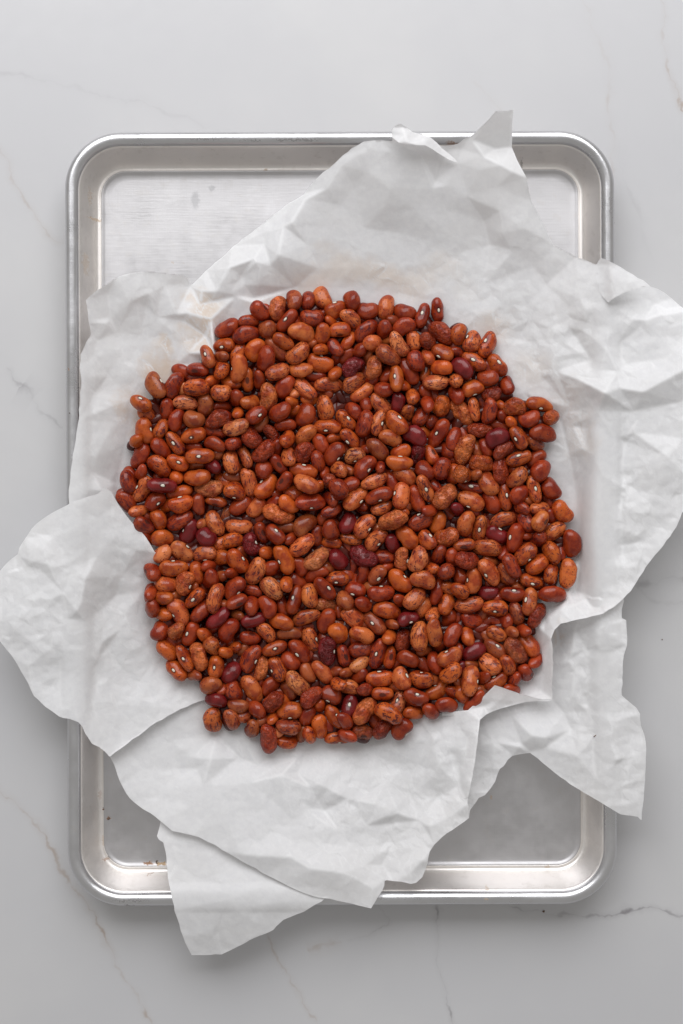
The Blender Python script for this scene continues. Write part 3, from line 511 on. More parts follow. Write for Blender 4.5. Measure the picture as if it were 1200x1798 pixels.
(27.9,-60.4,11.1,17.6,11,-15,-9,-121,'od',0,"large speckled orange-brown bean lying level, no eye showing, midway out at five o'clock"),
(40.5,-65,15.3,14,9.5,15,-19,-37,'m-',1,"plain dark maroon bean lying level, eye at bottom, midway out at five o'clock"),
(6.9,-64.7,10.3,15.8,11,-45,-19,-105,'ts',0,"large streaked tan bean slanting down right, no eye showing, midway out at six o'clock"),
(20.3,-67.9,9.4,17.6,10.8,-45,14,-12,'bd',1,"large speckled brown bean slanting down right, eye facing up, midway out at six o'clock"),
(76.1,-7.3,12.1,16.4,11,75,15,-144,'td',0,"large speckled tan bean lying upright, no eye showing, midway out at three o'clock"),
(84.7,-10,9.3,16.4,10.2,80,12,6,'ts',1,"large streaked tan bean lying upright, eye facing up, midway out at three o'clock"),
(99.2,-4.8,10.4,16.4,9.7,15,-5,-127,'ts',0,"large streaked tan bean lying level, no eye showing, near rim at three o'clock"),
(113.3,-5.6,12,14,10.5,-60,7,101,'rs',0,"streaked red-brown bean slanting down right, no eye showing, near rim at three o'clock"),
(95,-13.9,10.5,14,10.1,-28,-3,64,'m-',1,"plain dark maroon bean slanting down right, eye at top, midway out at three o'clock"),
(106,-15.9,12.2,18.2,10.6,78,5,44,'r-',1,"large plain red-brown bean lying upright, eye at left, near rim at three o'clock"),
(130.5,-11.7,11.7,15.8,10.3,30,-19,-146,'ts',0,"large streaked tan bean slanting up right, no eye showing, outermost rim at three o'clock"),
(88.7,-22,11.6,18.2,11,-5,10,-145,'ts',0,"large streaked tan bean lying level, no eye showing, midway out at three o'clock"),
(76.1,-29.4,16.8,15.2,10.7,-5,-19,116,'rw',0,"large wrinkled red-brown bean lying level, no eye showing, midway out at four o'clock"),
(112.1,-25.8,13.5,16.4,11,45,8,-53,'os',1,"large streaked orange-brown bean slanting up right, eye at bottom, near rim at three o'clock"),
(128,-24.5,14.1,15.8,10.3,-60,19,-147,'os',0,"large streaked orange-brown bean slanting down right, no eye showing, outermost rim at three o'clock"),
(119.6,-31.9,12.5,15.8,11,38,-11,140,'od',0,"large speckled orange-brown bean slanting up right, no eye showing, outermost rim at three o'clock"),
(90,-36.6,14.2,18.2,11,-55,-7,-44,'td',1,"large speckled tan bean slanting down right, eye at left, midway out at four o'clock"),
(103.4,-32.7,17,16.4,9,-60,5,122,'rs',0,"streaked red-brown bean slanting down right, no eye showing, near rim at four o'clock"),
(80.4,-41.6,12.4,16.4,11,85,2,53,'t-',1,"large plain tan bean lying upright, eye at left, midway out at four o'clock"),
(116.1,-42.4,11.2,15.2,10,-18,-12,-17,'os',1,"large streaked orange-brown bean lying level, eye facing up, near rim at four o'clock"),
(104.6,-50.4,12.5,15.8,10.2,-5,-1,37,'r-',1,"large plain red-brown bean lying level, eye at top, near rim at four o'clock"),
(114.7,-54.7,14.6,17,10,78,-13,44,'td',1,"large speckled tan bean lying upright, eye at left, outermost rim at four o'clock"),
(128.2,-50.1,16.8,17.6,11,-5,-12,-146,'r-',0,"large plain red-brown bean lying level, no eye showing, outermost rim at four o'clock"),
(77.8,-56.5,11.4,18.2,10.2,8,2,122,'ts',0,"large streaked tan bean lying level, no eye showing, midway out at four o'clock"),
(93.9,-58.5,11.1,15.8,11,-3,3,-30,'os',1,"large streaked orange-brown bean lying level, eye at bottom, near rim at four o'clock"),
(106.8,-61.8,12.3,14.6,9.7,-75,-7,-149,'bs',0,"streaked brown bean lying upright, no eye showing, outermost rim at four o'clock"),
(79.9,-66,8.9,14.6,9.4,-15,-19,112,'rs',0,"streaked red-brown bean lying level, no eye showing, midway out at four o'clock"),
(140.4,-19.2,12.5,17.3,11,-83,-12,-101,'r-',0,"large plain red-brown bean lying upright, no eye showing, outermost rim at three o'clock"),
(137.9,-37.5,13.4,18.2,10.6,85,1,112,'td',0,"large speckled tan bean lying upright, no eye showing, outermost rim at three o'clock"),
(-91.8,-74.2,13.1,15.8,10.6,65,10,24,'r-',1,"large plain red-brown bean slanting up right, eye facing up, near rim at eight o'clock"),
(-106.7,-84.2,11.2,15.2,10.2,-45,-3,145,'od',0,"large speckled orange-brown bean slanting down right, no eye showing, outermost rim at eight o'clock"),
(-95.7,-89.1,13.8,17.6,9.5,-62,-2,-6,'os',1,"large streaked orange-brown bean slanting down right, eye facing up, outermost rim at eight o'clock"),
(-100.7,-96.9,10.3,15.8,10.8,-45,19,-12,'od',1,"large speckled orange-brown bean slanting down right, eye facing up, outermost rim at eight o'clock"),
(-86.8,-88.2,14.2,17.6,11,-75,2,-141,'tw',0,"large wrinkled tan bean lying upright, no eye showing, outermost rim at eight o'clock"),
(-76.7,-94.4,12.9,14.6,10.9,85,0,6,'od',1,"large speckled orange-brown bean lying upright, eye facing up, outermost rim at seven o'clock"),
(-79.7,-105.6,14,13.8,10.7,15,14,-137,'bd',0,"speckled brown bean lying level, no eye showing, outermost rim at seven o'clock"),
(-76.7,-114.8,12.4,14,10.3,-8,19,-147,'m-',0,"plain dark maroon bean lying level, no eye showing, outermost rim at seven o'clock"),
(-78.6,-127.1,10.3,15.8,11,-85,-19,107,'ts',0,"large streaked tan bean lying upright, no eye showing, outermost rim at seven o'clock"),
(-68.8,-71.9,14.6,16.4,11,60,19,-110,'rd',0,"right one, speckled red-brown bean slanting up right, no eye showing, near rim at eight o'clock"),
(-67.5,-98.2,11.3,14.6,11,50,-10,136,'ms',0,"large streaked dark maroon bean slanting up right, no eye showing, near rim at seven o'clock"),
(-55.5,-89.4,11.6,18.2,11,62,3,-53,'rs',1,"large streaked red-brown bean slanting up right, eye at right, near rim at seven o'clock"),
(-40.9,-83.3,12.3,15.8,10.2,20,-8,0,'od',1,"large speckled orange-brown bean lying level, eye facing up, midway out at seven o'clock"),
(-19.1,-78.4,7.9,16.4,10.4,-70,-19,53,'ts',1,"large streaked tan bean lying upright, eye at right, midway out at seven o'clock"),
(-25.6,-84.9,10.3,17,11,-50,-6,-30,'rd',1,"large speckled red-brown bean slanting down right, eye at left, midway out at seven o'clock"),
(-8.7,-85,10.6,17.6,11,88,2,-64,'mw',1,"large wrinkled dark maroon bean lying upright, eye at right, midway out at six o'clock"),
(-49.1,-95.7,11,15.8,9,75,-1,123,'tw',0,"wrinkled tan bean lying upright, no eye showing, near rim at seven o'clock"),
(-38.8,-95.6,11.9,16.4,11,-65,5,-53,'os',1,"large streaked orange-brown bean slanting down right, eye at left, near rim at seven o'clock"),
(-2.1,-74,12.1,13.2,11,-60,-26,-107,'o-',0,"plain orange-brown bean slanting down right, no eye showing, midway out at six o'clock"),
(-11.9,-98,10.1,16.4,9.7,-50,-2,-127,'td',0,"large speckled tan bean slanting down right, no eye showing, midway out at six o'clock"),
(-54.6,-108.3,11.2,18.8,11,-58,-6,-128,'td',0,"large speckled tan bean slanting down right, no eye showing, near rim at seven o'clock"),
(-65.7,-109.5,11.9,13.3,10.6,-60,-19,133,'rs',0,"streaked red-brown bean slanting down right, no eye showing, near rim at seven o'clock"),
(-26.6,-104.8,13.7,18.8,11,-45,-17,147,'ps',0,"large streaked pale tan bean slanting down right, no eye showing, near rim at seven o'clock"),
(-41.6,-115.7,14.7,15.2,11,50,19,-140,'rw',0,"large wrinkled red-brown bean slanting up right, no eye showing, near rim at seven o'clock"),
(-18.3,-112.5,16.6,15.8,9.8,45,-9,-100,'rw',0,"large wrinkled red-brown bean slanting up right, no eye showing, near rim at six o'clock"),
(-6.3,-111.6,12.8,13.3,11,-25,8,-53,'r-',1,"plain red-brown bean slanting down right, eye at bottom, near rim at six o'clock"),
(-31.7,-121.4,12.8,15.8,11,8,8,-53,'od',1,"large speckled orange-brown bean lying level, eye at bottom, outermost rim at seven o'clock"),
(-4.2,-124.9,11.9,16.4,10.6,-55,-1,24,'od',1,"large speckled orange-brown bean slanting down right, eye facing up, outermost rim at six o'clock"),
(-44.6,-138.5,13,19.3,11,-86,-19,-112,'rw',0,"large wrinkled red-brown bean lying upright, no eye showing, outermost rim at seven o'clock"),
(-32.2,-130.8,14.4,15.8,10,-5,-19,136,'bs',0,"large streaked brown bean lying level, no eye showing, outermost rim at seven o'clock"),
(-13.2,-131.2,11.4,15.8,9.3,-82,-19,107,'od',0,"speckled orange-brown bean lying upright, no eye showing, outermost rim at six o'clock"),
(-1.6,-138.2,8.3,18,8.7,4,-13,-64,'os',1,"large streaked orange-brown bean lying level, eye at bottom, outermost rim at six o'clock"),
(12.5,-75.2,11.4,15.8,10.2,-20,-3,-142,'td',0,"large speckled tan bean lying level, no eye showing, midway out at six o'clock"),
(12.4,-83.8,8.2,16.4,10.6,15,-19,110,'rs',0,"large streaked red-brown bean lying level, no eye showing, midway out at six o'clock"),
(22.1,-86.5,11.2,18.8,10.8,72,2,12,'rs',1,"large streaked red-brown bean lying upright, eye facing up, midway out at six o'clock"),
(37.6,-78.7,11.3,15.2,10.8,75,-9,-141,'rw',0,"large wrinkled red-brown bean lying upright, no eye showing, midway out at five o'clock"),
(47.5,-75.4,17.7,18.8,11,86,-19,-143,'ts',0,"large streaked tan bean lying upright, no eye showing, midway out at five o'clock"),
(56.5,-73.2,17.3,18.2,9.6,-82,-17,121,'td',0,"large speckled tan bean lying upright, no eye showing, midway out at five o'clock"),
(67.7,-75,13.9,15.8,10.1,60,-18,-115,'rd',0,"large speckled red-brown bean slanting up right, no eye showing, midway out at five o'clock"),
(40.5,-89.5,14.9,14,10,-20,7,-135,'r-',0,"plain red-brown bean lying level, no eye showing, near rim at five o'clock"),
(65.7,-88.2,17.3,15.8,10.7,30,1,64,'td',1,"large speckled tan bean slanting up right, eye at top, near rim at five o'clock"),
(23.3,-101.5,12.7,17,9.9,4,-6,72,'od',1,"large speckled orange-brown bean lying level, eye at top, near rim at six o'clock"),
(36.6,-101.5,15.7,14.6,11,-65,19,53,'td',1,"large speckled tan bean slanting down right, eye at right, near rim at five o'clock"),
(48.5,-101.8,15.1,15.2,10.7,-12,19,64,'os',1,"large streaked orange-brown bean lying level, eye at top, near rim at five o'clock"),
(66.1,-97.6,19.4,15.2,10.6,40,19,136,'os',0,"large streaked orange-brown bean slanting up right, no eye showing, near rim at five o'clock"),
(5,-118.5,12.1,14.6,10.9,78,-18,6,'m-',1,"large plain dark maroon bean lying upright, eye facing up, near rim at six o'clock"),
(14.1,-121.2,14.5,18.8,11,50,-19,-101,'tw',0,"large wrinkled tan bean slanting up right, no eye showing, outermost rim at six o'clock"),
(35,-116.1,13.1,15.2,9.9,70,-17,24,'ps',1,"large streaked pale tan bean lying upright, eye facing up, outermost rim at five o'clock"),
(45.3,-112.5,16.6,15.8,11,-18,1,30,'rd',1,"large speckled red-brown bean lying level, eye at top, outermost rim at five o'clock"),
(58.7,-109,12.1,17,9.5,30,-19,64,'o-',1,"large plain orange-brown bean slanting up right, eye at top, outermost rim at five o'clock"),
(64,-117.5,15.9,14.6,9.7,-5,-19,-127,'r-',0,"plain red-brown bean lying level, no eye showing, outermost rim at five o'clock"),
(28.5,-121.9,19.8,18.2,11,-25,19,-132,'os',0,"large streaked orange-brown bean slanting down right, no eye showing, outermost rim at six o'clock"),
(25,-132.9,12.7,14,9.9,45,8,-132,'rw',0,"wrinkled red-brown bean slanting up right, no eye showing, outermost rim at six o'clock"),
(36.5,-131.9,15.1,14.6,11,45,8,-64,'r-',1,"large plain red-brown bean slanting up right, eye at bottom, outermost rim at six o'clock"),
(80.9,-85.5,12.7,15.2,10.2,30,-3,-122,'m-',0,"large plain dark maroon bean slanting up right, no eye showing, near rim at five o'clock"),
(94.2,-83.8,11.5,16.4,10.4,-38,8,30,'bd',1,"large speckled brown bean slanting down right, eye at top, near rim at four o'clock"),
(90.5,-92.9,14.2,15.2,11,-38,18,113,'ts',0,"large streaked tan bean slanting down right, no eye showing, outermost rim at five o'clock"),
(106.1,-84.2,15.1,17.6,11,-58,2,101,'bw',0,"large wrinkled brown bean slanting down right, no eye showing, outermost rim at four o'clock"),
(114.3,-81,10.8,17.6,11,-50,19,-53,'od',1,"large speckled orange-brown bean slanting down right, eye at left, outermost rim at four o'clock"),
(94.3,-103.4,14.2,15.8,8.8,30,-7,64,'od',1,"speckled orange-brown bean slanting up right, eye at top, outermost rim at five o'clock"),
(78.2,-102.6,17.6,18.8,11,82,-19,-64,'td',1,"large speckled tan bean lying upright, eye at right, outermost rim at five o'clock"),
(73.9,-111.3,14.2,14.6,9.3,-50,-4,136,'od',0,"speckled orange-brown bean slanting down right, no eye showing, outermost rim at five o'clock"),
(-87.2,86.5,16.3,14,10,-8,19,-17,'rd',1),
(-97.9,86,11.4,13.3,8.1,-25,13,-112,'r-',0),
(-73,86.6,15.5,13.9,10.4,80,-56,150,'os',0),
(-78.4,79.7,14.3,13.5,7.2,10,-61,-116,'o-',0),
(-97.5,73.6,12,13.8,7.2,60,46,107,'p-',0),
(-73.3,94.3,16.1,13.3,7.2,0,50,-115,'b-',0),
(-56.3,116.2,14.4,13.7,8.2,5,-23,-114,'rs',0),
(-49.8,122.3,16.3,13.7,10.4,-50,-23,53,'rd',1),
(-20.6,129.6,11.2,13.8,9.7,90,-46,148,'rs',0),
(-11.8,108.5,14.4,14,9.9,75,25,72,'od',1),
(-1,111,13.3,13.5,9.7,5,7,-53,'od',1),
(-35.4,103.7,17.2,14,9.1,-30,-14,53,'od',1),
(-40.1,99.2,12.9,17.6,10.2,-48,-10,37,'bd',1),
(-12.4,98.8,14.2,13.4,7.6,0,-58,-147,'od',0),
(-18.7,102.8,10.7,13.1,7.2,0,68,142,'b-',0),
(-4.1,100.5,13.2,13.3,8.2,-55,19,114,'rs',0),
(-4.3,84.7,12.3,14,8.4,80,-67,126,'o-',0),
(-16.5,83.3,8.8,14.6,8.3,-5,4,30,'r-',1),
(-50.1,80.5,14.3,13.4,7.2,90,40,112,'r-',0),
(-57.2,80.7,12.6,14.6,8.8,90,11,0,'od',1),
(-62.6,95.9,12.3,15.8,11,70,2,-125,'os',0),
(-64.1,69.3,14.4,13.8,9.2,60,63,99,'r-',0),
(-67.5,79.3,12,13.8,8.5,-15,9,130,'od',0),
(-3.1,92.6,7.7,13.1,7.2,90,53,-100,'r-',0),
(-28.7,73.8,9.1,14,7.2,80,-60,107,'p-',0),
(-11,72.5,6.7,13.6,7.2,0,38,-99,'b-',0),
(-25.4,116.3,10.5,13.4,7.2,0,-53,118,'r-',0),
(-6.2,117,10.3,13.4,7.2,0,-64,110,'o-',0),
(25.9,111.5,14.2,13.8,9.6,60,63,121,'rd',0),
(4.1,104.6,11.9,13,7.2,60,-14,121,'o-',0),
(11,98.8,11.9,13.6,8.8,0,72,113,'r-',0),
(27.3,105.5,9,13.9,7.2,0,53,130,'t-',0),
(43.9,104.5,12.3,13.1,9.9,-80,-1,-133,'ts',0),
(52.5,104.2,13.4,14.2,10,-40,-64,135,'rw',0),
(14.7,95.1,7.8,13.6,7.2,30,51,104,'b-',0),
(3.2,95,9.4,13.3,8.4,60,27,-128,'r-',0),
(28.2,84.8,9.4,14.2,9.7,60,-34,149,'r-',0),
(41.1,86.3,11.8,18.2,9.5,-60,4,118,'r-',0),
(53,95.3,11,14.1,9.5,-80,62,143,'td',0),
(51.2,86.1,9.2,13.3,8,75,-16,-6,'od',1),
(60.8,88,14.7,14.1,9.6,-5,30,-120,'o-',0),
(69.4,80.2,14.4,14.1,9.2,-60,72,-98,'ts',0),
(25.8,75.1,12.5,13.1,10.4,-20,32,149,'rd',0),
(38.5,77.5,10.1,13,8,60,-72,101,'o-',0),
(43.1,70.4,14,13.2,8.7,-80,55,-107,'os',0),
(52.1,72.3,9.2,13.3,7.7,-55,-19,123,'r-',0),
(70,71.6,12.4,13.6,8.9,-60,34,-121,'rd',0),
(17.4,80.8,7.9,14,7.2,0,53,100,'r-',0),
(32.5,117.2,10,13.1,7.2,0,-53,134,'b-',0),
(71.4,108.4,14.6,13.3,9.7,75,4,-127,'od',0),
(101.2,77.3,12.5,13.2,9.1,-80,34,53,'r-',1),
(91.1,72.2,13.7,13.4,9.6,0,32,121,'rw',0),
(71.4,96.4,10.9,13.9,7.2,-40,-49,-123,'rs',0),
(-118.6,58.5,12.7,13.9,9.4,-55,-37,-115,'os',0),
(-106.4,62.8,14.4,13.8,9.5,80,26,37,'rd',1),
(-109.8,50.7,15,13,8.9,60,-9,147,'os',0),
(-124.3,42.9,18.9,13.1,7.9,60,65,-133,'o-',0),
(-72.9,64.1,10.9,14,7.4,0,-27,-138,'rd',0),
(-77.5,49.3,12.6,15.2,8,-15,-1,-102,'rs',0),
(-89.9,28.3,10.2,13.9,7.2,10,26,-130,'b-',0),
(-78.3,27.5,13.8,13.2,9.3,-20,55,-136,'ms',0),
(-121.9,24,16.5,14,7.2,50,54,124,'r-',0),
(-100.2,21.5,12.1,13.7,8.8,80,-72,-112,'o-',0),
(-73.3,19.2,8.6,13.5,8.4,-40,21,-127,'os',0),
(-87.2,4.9,12.8,13.3,8.1,-85,1,110,'rd',0),
(-76.7,6.6,10.8,13.3,7.2,-10,1,-53,'od',1),
(-123.4,0.9,13.2,14.2,7.4,20,-29,105,'td',0),
(-106.8,4,10.7,13.9,7.4,30,28,105,'o-',0),
(-76.2,34.5,11,13.4,8.2,50,65,-144,'b-',0),
(-90.9,39.7,11.9,13.1,7.2,0,31,-116,'r-',0),
(-117.8,17.9,10.7,13.4,7.2,0,53,-138,'r-',0),
(-55.7,66.7,15.7,13.8,9.4,15,-44,112,'od',0),
(-63.1,60.3,15.9,14.1,7.4,90,-72,100,'o-',0),
(-49.7,54.3,12.3,13.4,8.9,60,-15,119,'b-',0),
(-34.2,53,14.2,13.3,8.2,3,0,-143,'rd',0),
(-29.1,60.4,7.5,14,7.2,70,46,-116,'o-',0),
(-30.3,67.4,12,13.5,7.2,0,-72,122,'o-',0),
(-19.1,68.9,8.4,13.6,7.2,0,-35,113,'o-',0),
(-42.5,47.3,12.8,14,8.4,-50,-19,-128,'rw',0),
(-39.6,38.5,13.1,13.8,7.4,80,35,-103,'r-',0),
(-33,44.4,16.5,14.1,9.1,60,-53,53,'od',1),
(-13.1,41.7,11.2,13.3,9.3,-70,6,-109,'r-',0),
(-3.4,45.5,9.9,13.4,7.6,15,-29,30,'od',1),
(-65.5,42.1,15.7,14,10.1,60,-72,141,'rs',0),
(-58.8,33.8,13.7,15.2,7.4,-65,17,-106,'ts',0),
(-31.9,33.4,16.9,13.4,8.8,-75,38,64,'ts',1),
(-38.2,29.1,14.9,14.6,8.8,-50,-12,0,'r-',1),
(-14.2,30.9,15.4,13.4,9.7,-70,-22,150,'rs',0),
(-34.5,18.7,17.4,13.3,9.2,55,19,24,'rd',1),
(-29.5,11.8,13.2,13.3,8.8,-30,19,116,'od',0),
(-1.4,25.5,15.9,13.5,9.3,-30,54,-109,'ts',0),
(-6.4,18.8,14.9,13.7,9.8,-10,-62,129,'rw',0),
(-13.5,15.6,13.9,13.5,7.2,80,71,-108,'o-',0),
(-42,5.8,10.8,13.2,7.2,30,31,127,'rs',0),
(-6.7,8,15.8,13.3,8,-35,50,-99,'rs',0),
(-32.1,4.6,16.1,14,8.6,-35,-15,100,'o-',0),
(-6.2,0.9,16.5,13.3,7.5,25,-19,111,'rs',0),
(-66,21.8,10.8,13.5,7.4,0,-13,100,'b-',0),
(-9.7,24.4,10.4,13.3,7.2,50,-63,-130,'r-',0),
(-37.9,11.3,7.8,13.6,7.2,0,-40,140,'r-',0),
(-29.1,20.8,9.6,13.3,7.2,0,-72,-101,'r-',0),
(-63,27.6,8,14.1,7.2,0,-53,140,'b-',0),
(7.3,62.2,8.7,13.4,9,-45,30,-122,'rd',0),
(34.3,66.4,12.5,13.5,8.6,80,16,100,'ms',0),
(52.2,65.6,16.2,14.1,8.2,-75,56,-114,'r-',0),
(15.4,66.7,8.2,13.8,8.5,80,-59,-131,'r-',0),
(40.6,60.7,11.9,13.9,8.1,80,55,-108,'ts',0),
(48.5,58.6,11.3,13.9,10,65,-21,135,'rs',0),
(55.9,55.8,8.2,13.4,8.6,30,-60,-135,'rs',0),
(51.9,48.5,7.3,13.3,7.2,-20,-46,119,'o-',0),
(46.2,35.4,11.6,13.7,10.2,70,25,0,'mw',1),
(64.3,37.7,7.8,13.8,8.9,-40,46,-121,'rs',0),
(54.7,34.5,10.2,13.2,8.8,-60,19,37,'o-',1),
(23.4,27.4,15.9,13.5,7.3,-70,72,-137,'rs',0),
(50.8,25.4,14.1,13.6,10.5,-50,21,130,'rd',0),
(2.8,25.3,9.1,13.5,8.7,-15,47,-139,'b-',0),
(68.6,22.9,10.2,13.3,9.6,80,16,124,'od',0),
(30,18.2,13.5,14.6,7.5,-70,11,-109,'r-',0),
(57.2,16.6,10.1,13,7.9,-60,22,133,'rs',0),
(24.7,2.7,15.2,14,8.1,25,0,108,'ts',0),
(53.4,1.2,17.1,13.7,7.4,15,-52,101,'r-',0),
(41.5,3.3,11.4,13.2,7.2,0,-70,-98,'b-',0),
(35.7,-0.1,13.8,14.2,7.2,5,56,-141,'o-',0),
(11.7,3.4,10.6,13.1,7.2,0,59,-102,'r-',0),
(28.1,51.3,9.2,14,7.2,0,-53,107,'b-',0),
(13.3,38,7.8,13.9,7.2,0,53,123,'r-',0),
(58.4,4.4,8.4,14.1,7.2,0,55,145,'o-',0),
(81,62.9,12.2,15.2,7.2,-80,0,110,'ts',0),
(94.8,64.9,11.9,13.8,7.2,0,56,-110,'o-',0),
(98.6,58,13.3,13.5,7.8,-30,-63,126,'r-',0),
(128,57.4,14.7,13.4,9.4,15,-53,-114,'ow',0),
(96.9,52.1,11.9,13.3,8.2,-30,2,-117,'r-',0),
(103.6,54.2,14.8,13.3,7.6,-30,-67,147,'o-',0),
(82.9,38.6,8.5,13.4,7.9,-70,11,132,'b-',0),
(88.2,39.9,11.6,13.3,8.5,-70,19,130,'r-',0),
(118.5,42,12.8,14.2,8.6,-30,-43,134,'bs',0),
(119.1,33,10.7,13.2,10.2,40,3,-37,'rd',1),
(81.3,23,12.3,13.7,7.2,0,67,126,'b-',0),
(91.5,6.2,10.4,15.2,9.9,-60,6,-134,'r-',0),
(127.4,7.3,7.3,13.2,7.4,-60,9,-99,'rw',0),
(109.7,2.5,13.3,13.6,7.9,-25,52,-133,'rs',0),
(121,2.2,12.9,14.1,8.5,10,-31,132,'ts',0),
(70.8,1.5,12.1,13.7,7.5,-50,-57,-111,'m-',0),
(103.4,25.8,9.3,13.2,7.2,0,53,-101,'r-',0),
(116.1,7.1,9.3,14,7.2,0,-53,109,'b-',0),
(78.8,-0.3,7.5,13.9,7.2,0,47,-126,'r-',0),
(-120.5,-8.2,14.6,13.4,10.6,-30,-20,44,'rs',1),
(-111.6,-4.9,13.6,13.5,11,-75,-30,-146,'od',0),
(-84.5,-7.6,8.3,13.6,7.2,0,-64,-103,'p-',0),
(-118.3,-15.7,10.3,13.4,7.2,-50,-52,111,'r-',0),
(-109.7,-25.8,11.7,13.8,10.2,40,24,122,'pd',0),
(-73.5,-28.1,10.5,13.7,9.3,10,35,-103,'od',0),
(-115.1,-36.9,15,13.3,10,-60,48,-44,'rd',1),
(-81.1,-33.1,12.6,13.2,7.9,0,-66,-131,'r-',0),
(-115.6,-49.1,15.7,14.2,7.4,60,-60,-101,'r-',0),
(-108.2,-51.9,14.9,13.1,9.3,-10,30,136,'od',0),
(-115.1,-58.5,15,13.5,10.4,80,57,149,'rd',0),
(-108.6,-62.1,11.4,13.9,9.6,-20,51,147,'od',0),
(-100,-51,9.9,14.1,7.2,0,-48,-105,'b-',0),
(-91.1,-46.6,10.6,14.2,7.2,30,60,103,'b-',0),
(-73.6,-39.1,11.8,13.8,7.2,0,67,113,'b-',0),
(-70.1,-56.5,11.7,13.2,7.2,0,-72,146,'b-',0),
(-66.3,-17.3,13.3,13.1,9.4,10,-23,-113,'os',0),
(-48.9,-12.6,10.6,13.3,9.3,-70,-8,17,'rs',1),
(-45.8,-24.7,13.9,13.2,8,0,-65,98,'o-',0),
(-33.9,-9.8,10.1,13.3,8,10,3,-104,'b-',0),
(-30.8,-16.6,12.1,13.8,8.2,20,-69,-145,'r-',0),
(-14.9,-14.2,10,13.3,8.5,80,8,-130,'rs',0),
(-6.5,-10.9,14.4,13.2,10.2,-70,-28,120,'rd',0),
(-9.1,-2.8,11.2,13.3,8.8,30,-13,-116,'r-',0),
(-6.3,-18.9,9.6,13.2,7.2,-5,8,-125,'os',0),
(-43,-34.8,13.8,14.2,9.8,60,57,-130,'r-',0),
(-25.6,-33.1,11.1,13.3,9.5,-60,-8,-117,'r-',0),
(-15.5,-38.2,11,15.8,8.3,25,14,-121,'r-',0),
(-33.3,-43.7,18.2,13.8,8.9,90,-67,-146,'od',0),
(-54.6,-48,13.3,13.1,7.2,-10,21,-122,'rs',0),
(-9.8,-56.8,9.6,14,8.3,-10,-18,-123,'pw',0),
(-27.2,-41.9,9.6,13.8,8.2,-30,-16,113,'r-',0),
(-63.6,-54.4,18.6,14,9,25,-17,-30,'r-',1),
(-54.4,-57.1,16.1,14.1,10,75,-52,-136,'rd',0),
(-35.7,-58,10.4,14.6,8.7,-75,-8,139,'r-',0),
(-64.2,-63.2,12.2,13.4,7.2,0,53,-131,'b-',0),
(-1.1,-59,7,13.8,7.2,80,-38,-149,'o-',0),
(-60.7,-25.8,8.9,13.7,7.2,-60,-54,127,'b-',0),
(-66.8,-37.5,14,14.1,7.2,-30,-67,-112,'r-',0),
(-6.5,-33.8,7.2,13.5,7.2,0,-47,112,'b-',0),
(5.8,-16.4,10.5,14,7.5,-15,0,107,'os',0),
(31.4,-19.3,13.4,13.8,8.9,-60,-39,120,'m-',0),
(58.9,-6.4,11.1,14.6,9.6,75,6,121,'o-',0),
(26,-27.3,10.1,14,9.6,-5,5,121,'rs',0),
(59.8,-25.9,13.2,13.9,9.1,80,38,-128,'rs',0),
(67.9,-27.6,12.5,13.5,9.9,-60,-53,132,'rd',0),
(54.2,-33.9,13.7,13.9,7.5,-20,58,115,'os',0),
(63.5,-36.4,15.9,13.3,11,0,-72,-139,'rs',0),
(13.2,-37.9,9.8,13.3,8.2,75,9,64,'r-',1),
(58.4,-47.7,11.1,18.2,8.2,78,-7,143,'r-',0),
(66.5,-46.4,11.7,13.8,8.6,-15,-32,100,'os',0),
(63.9,-56.4,12.9,14,9.5,70,-22,64,'od',1),
(2.4,-54,12.4,13.4,11,-60,58,146,'bd',0),
(12.9,-56.3,13.7,14.1,9.6,-50,-57,-124,'r-',0),
(35.4,-54,13,14.1,7.2,-60,-64,-103,'r-',0),
(50.1,-58,10,14,9,55,-16,-122,'td',0),
(55.9,-62.4,12.2,13.4,8.2,50,-52,115,'ts',0),
(65.3,-65.2,7.1,13.4,9.6,50,31,120,'r-',0),
(29.4,-33.8,7.8,14.1,7.2,0,-53,-119,'r-',0),
(19.6,-9.6,7.8,13.6,7.2,0,53,-112,'p-',0),
(15.8,-46.3,7.6,14.1,7.2,0,53,-106,'b-',0),
(68.5,-20.4,7.8,13.9,7.6,80,53,148,'r-',0),
(30.9,-68.8,11.9,13.7,7.2,0,62,-142,'b-',0),
(120.5,-5.4,18.2,13.5,10,60,-18,-44,'td',1),
(128.7,-2.9,9.8,13.8,7.9,-50,-53,133,'r-',0),
(115.6,-13.3,8.4,13.9,7.2,30,-41,128,'r-',0),
(120.1,-16.6,12.7,14,9.5,60,56,64,'rs',1),
(74.8,-20.1,14.9,14,9.3,5,11,-17,'os',1),
(99.7,-24.4,8.9,13.3,7.2,60,-44,130,'r-',0),
(92.3,-30,7.2,13.9,7.2,-20,-39,150,'b-',0),
(100.7,-38.1,11.5,15.2,10.2,-60,-10,37,'bs',1),
(71.9,-38.5,10.5,13.1,8.8,-70,28,-115,'r-',0),
(127.9,-37.8,13.6,13.3,9.2,75,-19,-132,'os',0),
(72,-48,16.6,13.1,10.3,-40,-31,-146,'os',0),
(89.3,-49.2,11.3,13.3,8.7,0,19,105,'m-',0),
(119.1,-63,14.5,17,10.2,60,-19,-141,'rw',0),
(100.3,-65.7,9.6,13.8,8.6,-50,53,-103,'rd',0),
(134.7,-23.9,9.2,13,7.2,80,-38,-118,'r-',0),
(109.6,-45.8,7.9,13.2,7.2,0,-46,140,'b-',0),
(97.9,-52.4,7.8,13.9,7.2,0,-53,-141,'r-',0),
(-110.9,-72.3,11.9,13.7,10.1,65,-31,117,'rd',0),
(-100.3,-72.6,15,14.1,10.1,70,57,-141,'tw',0),
(-83.6,-74.9,15,13.6,8.5,-60,-60,-130,'od',0),
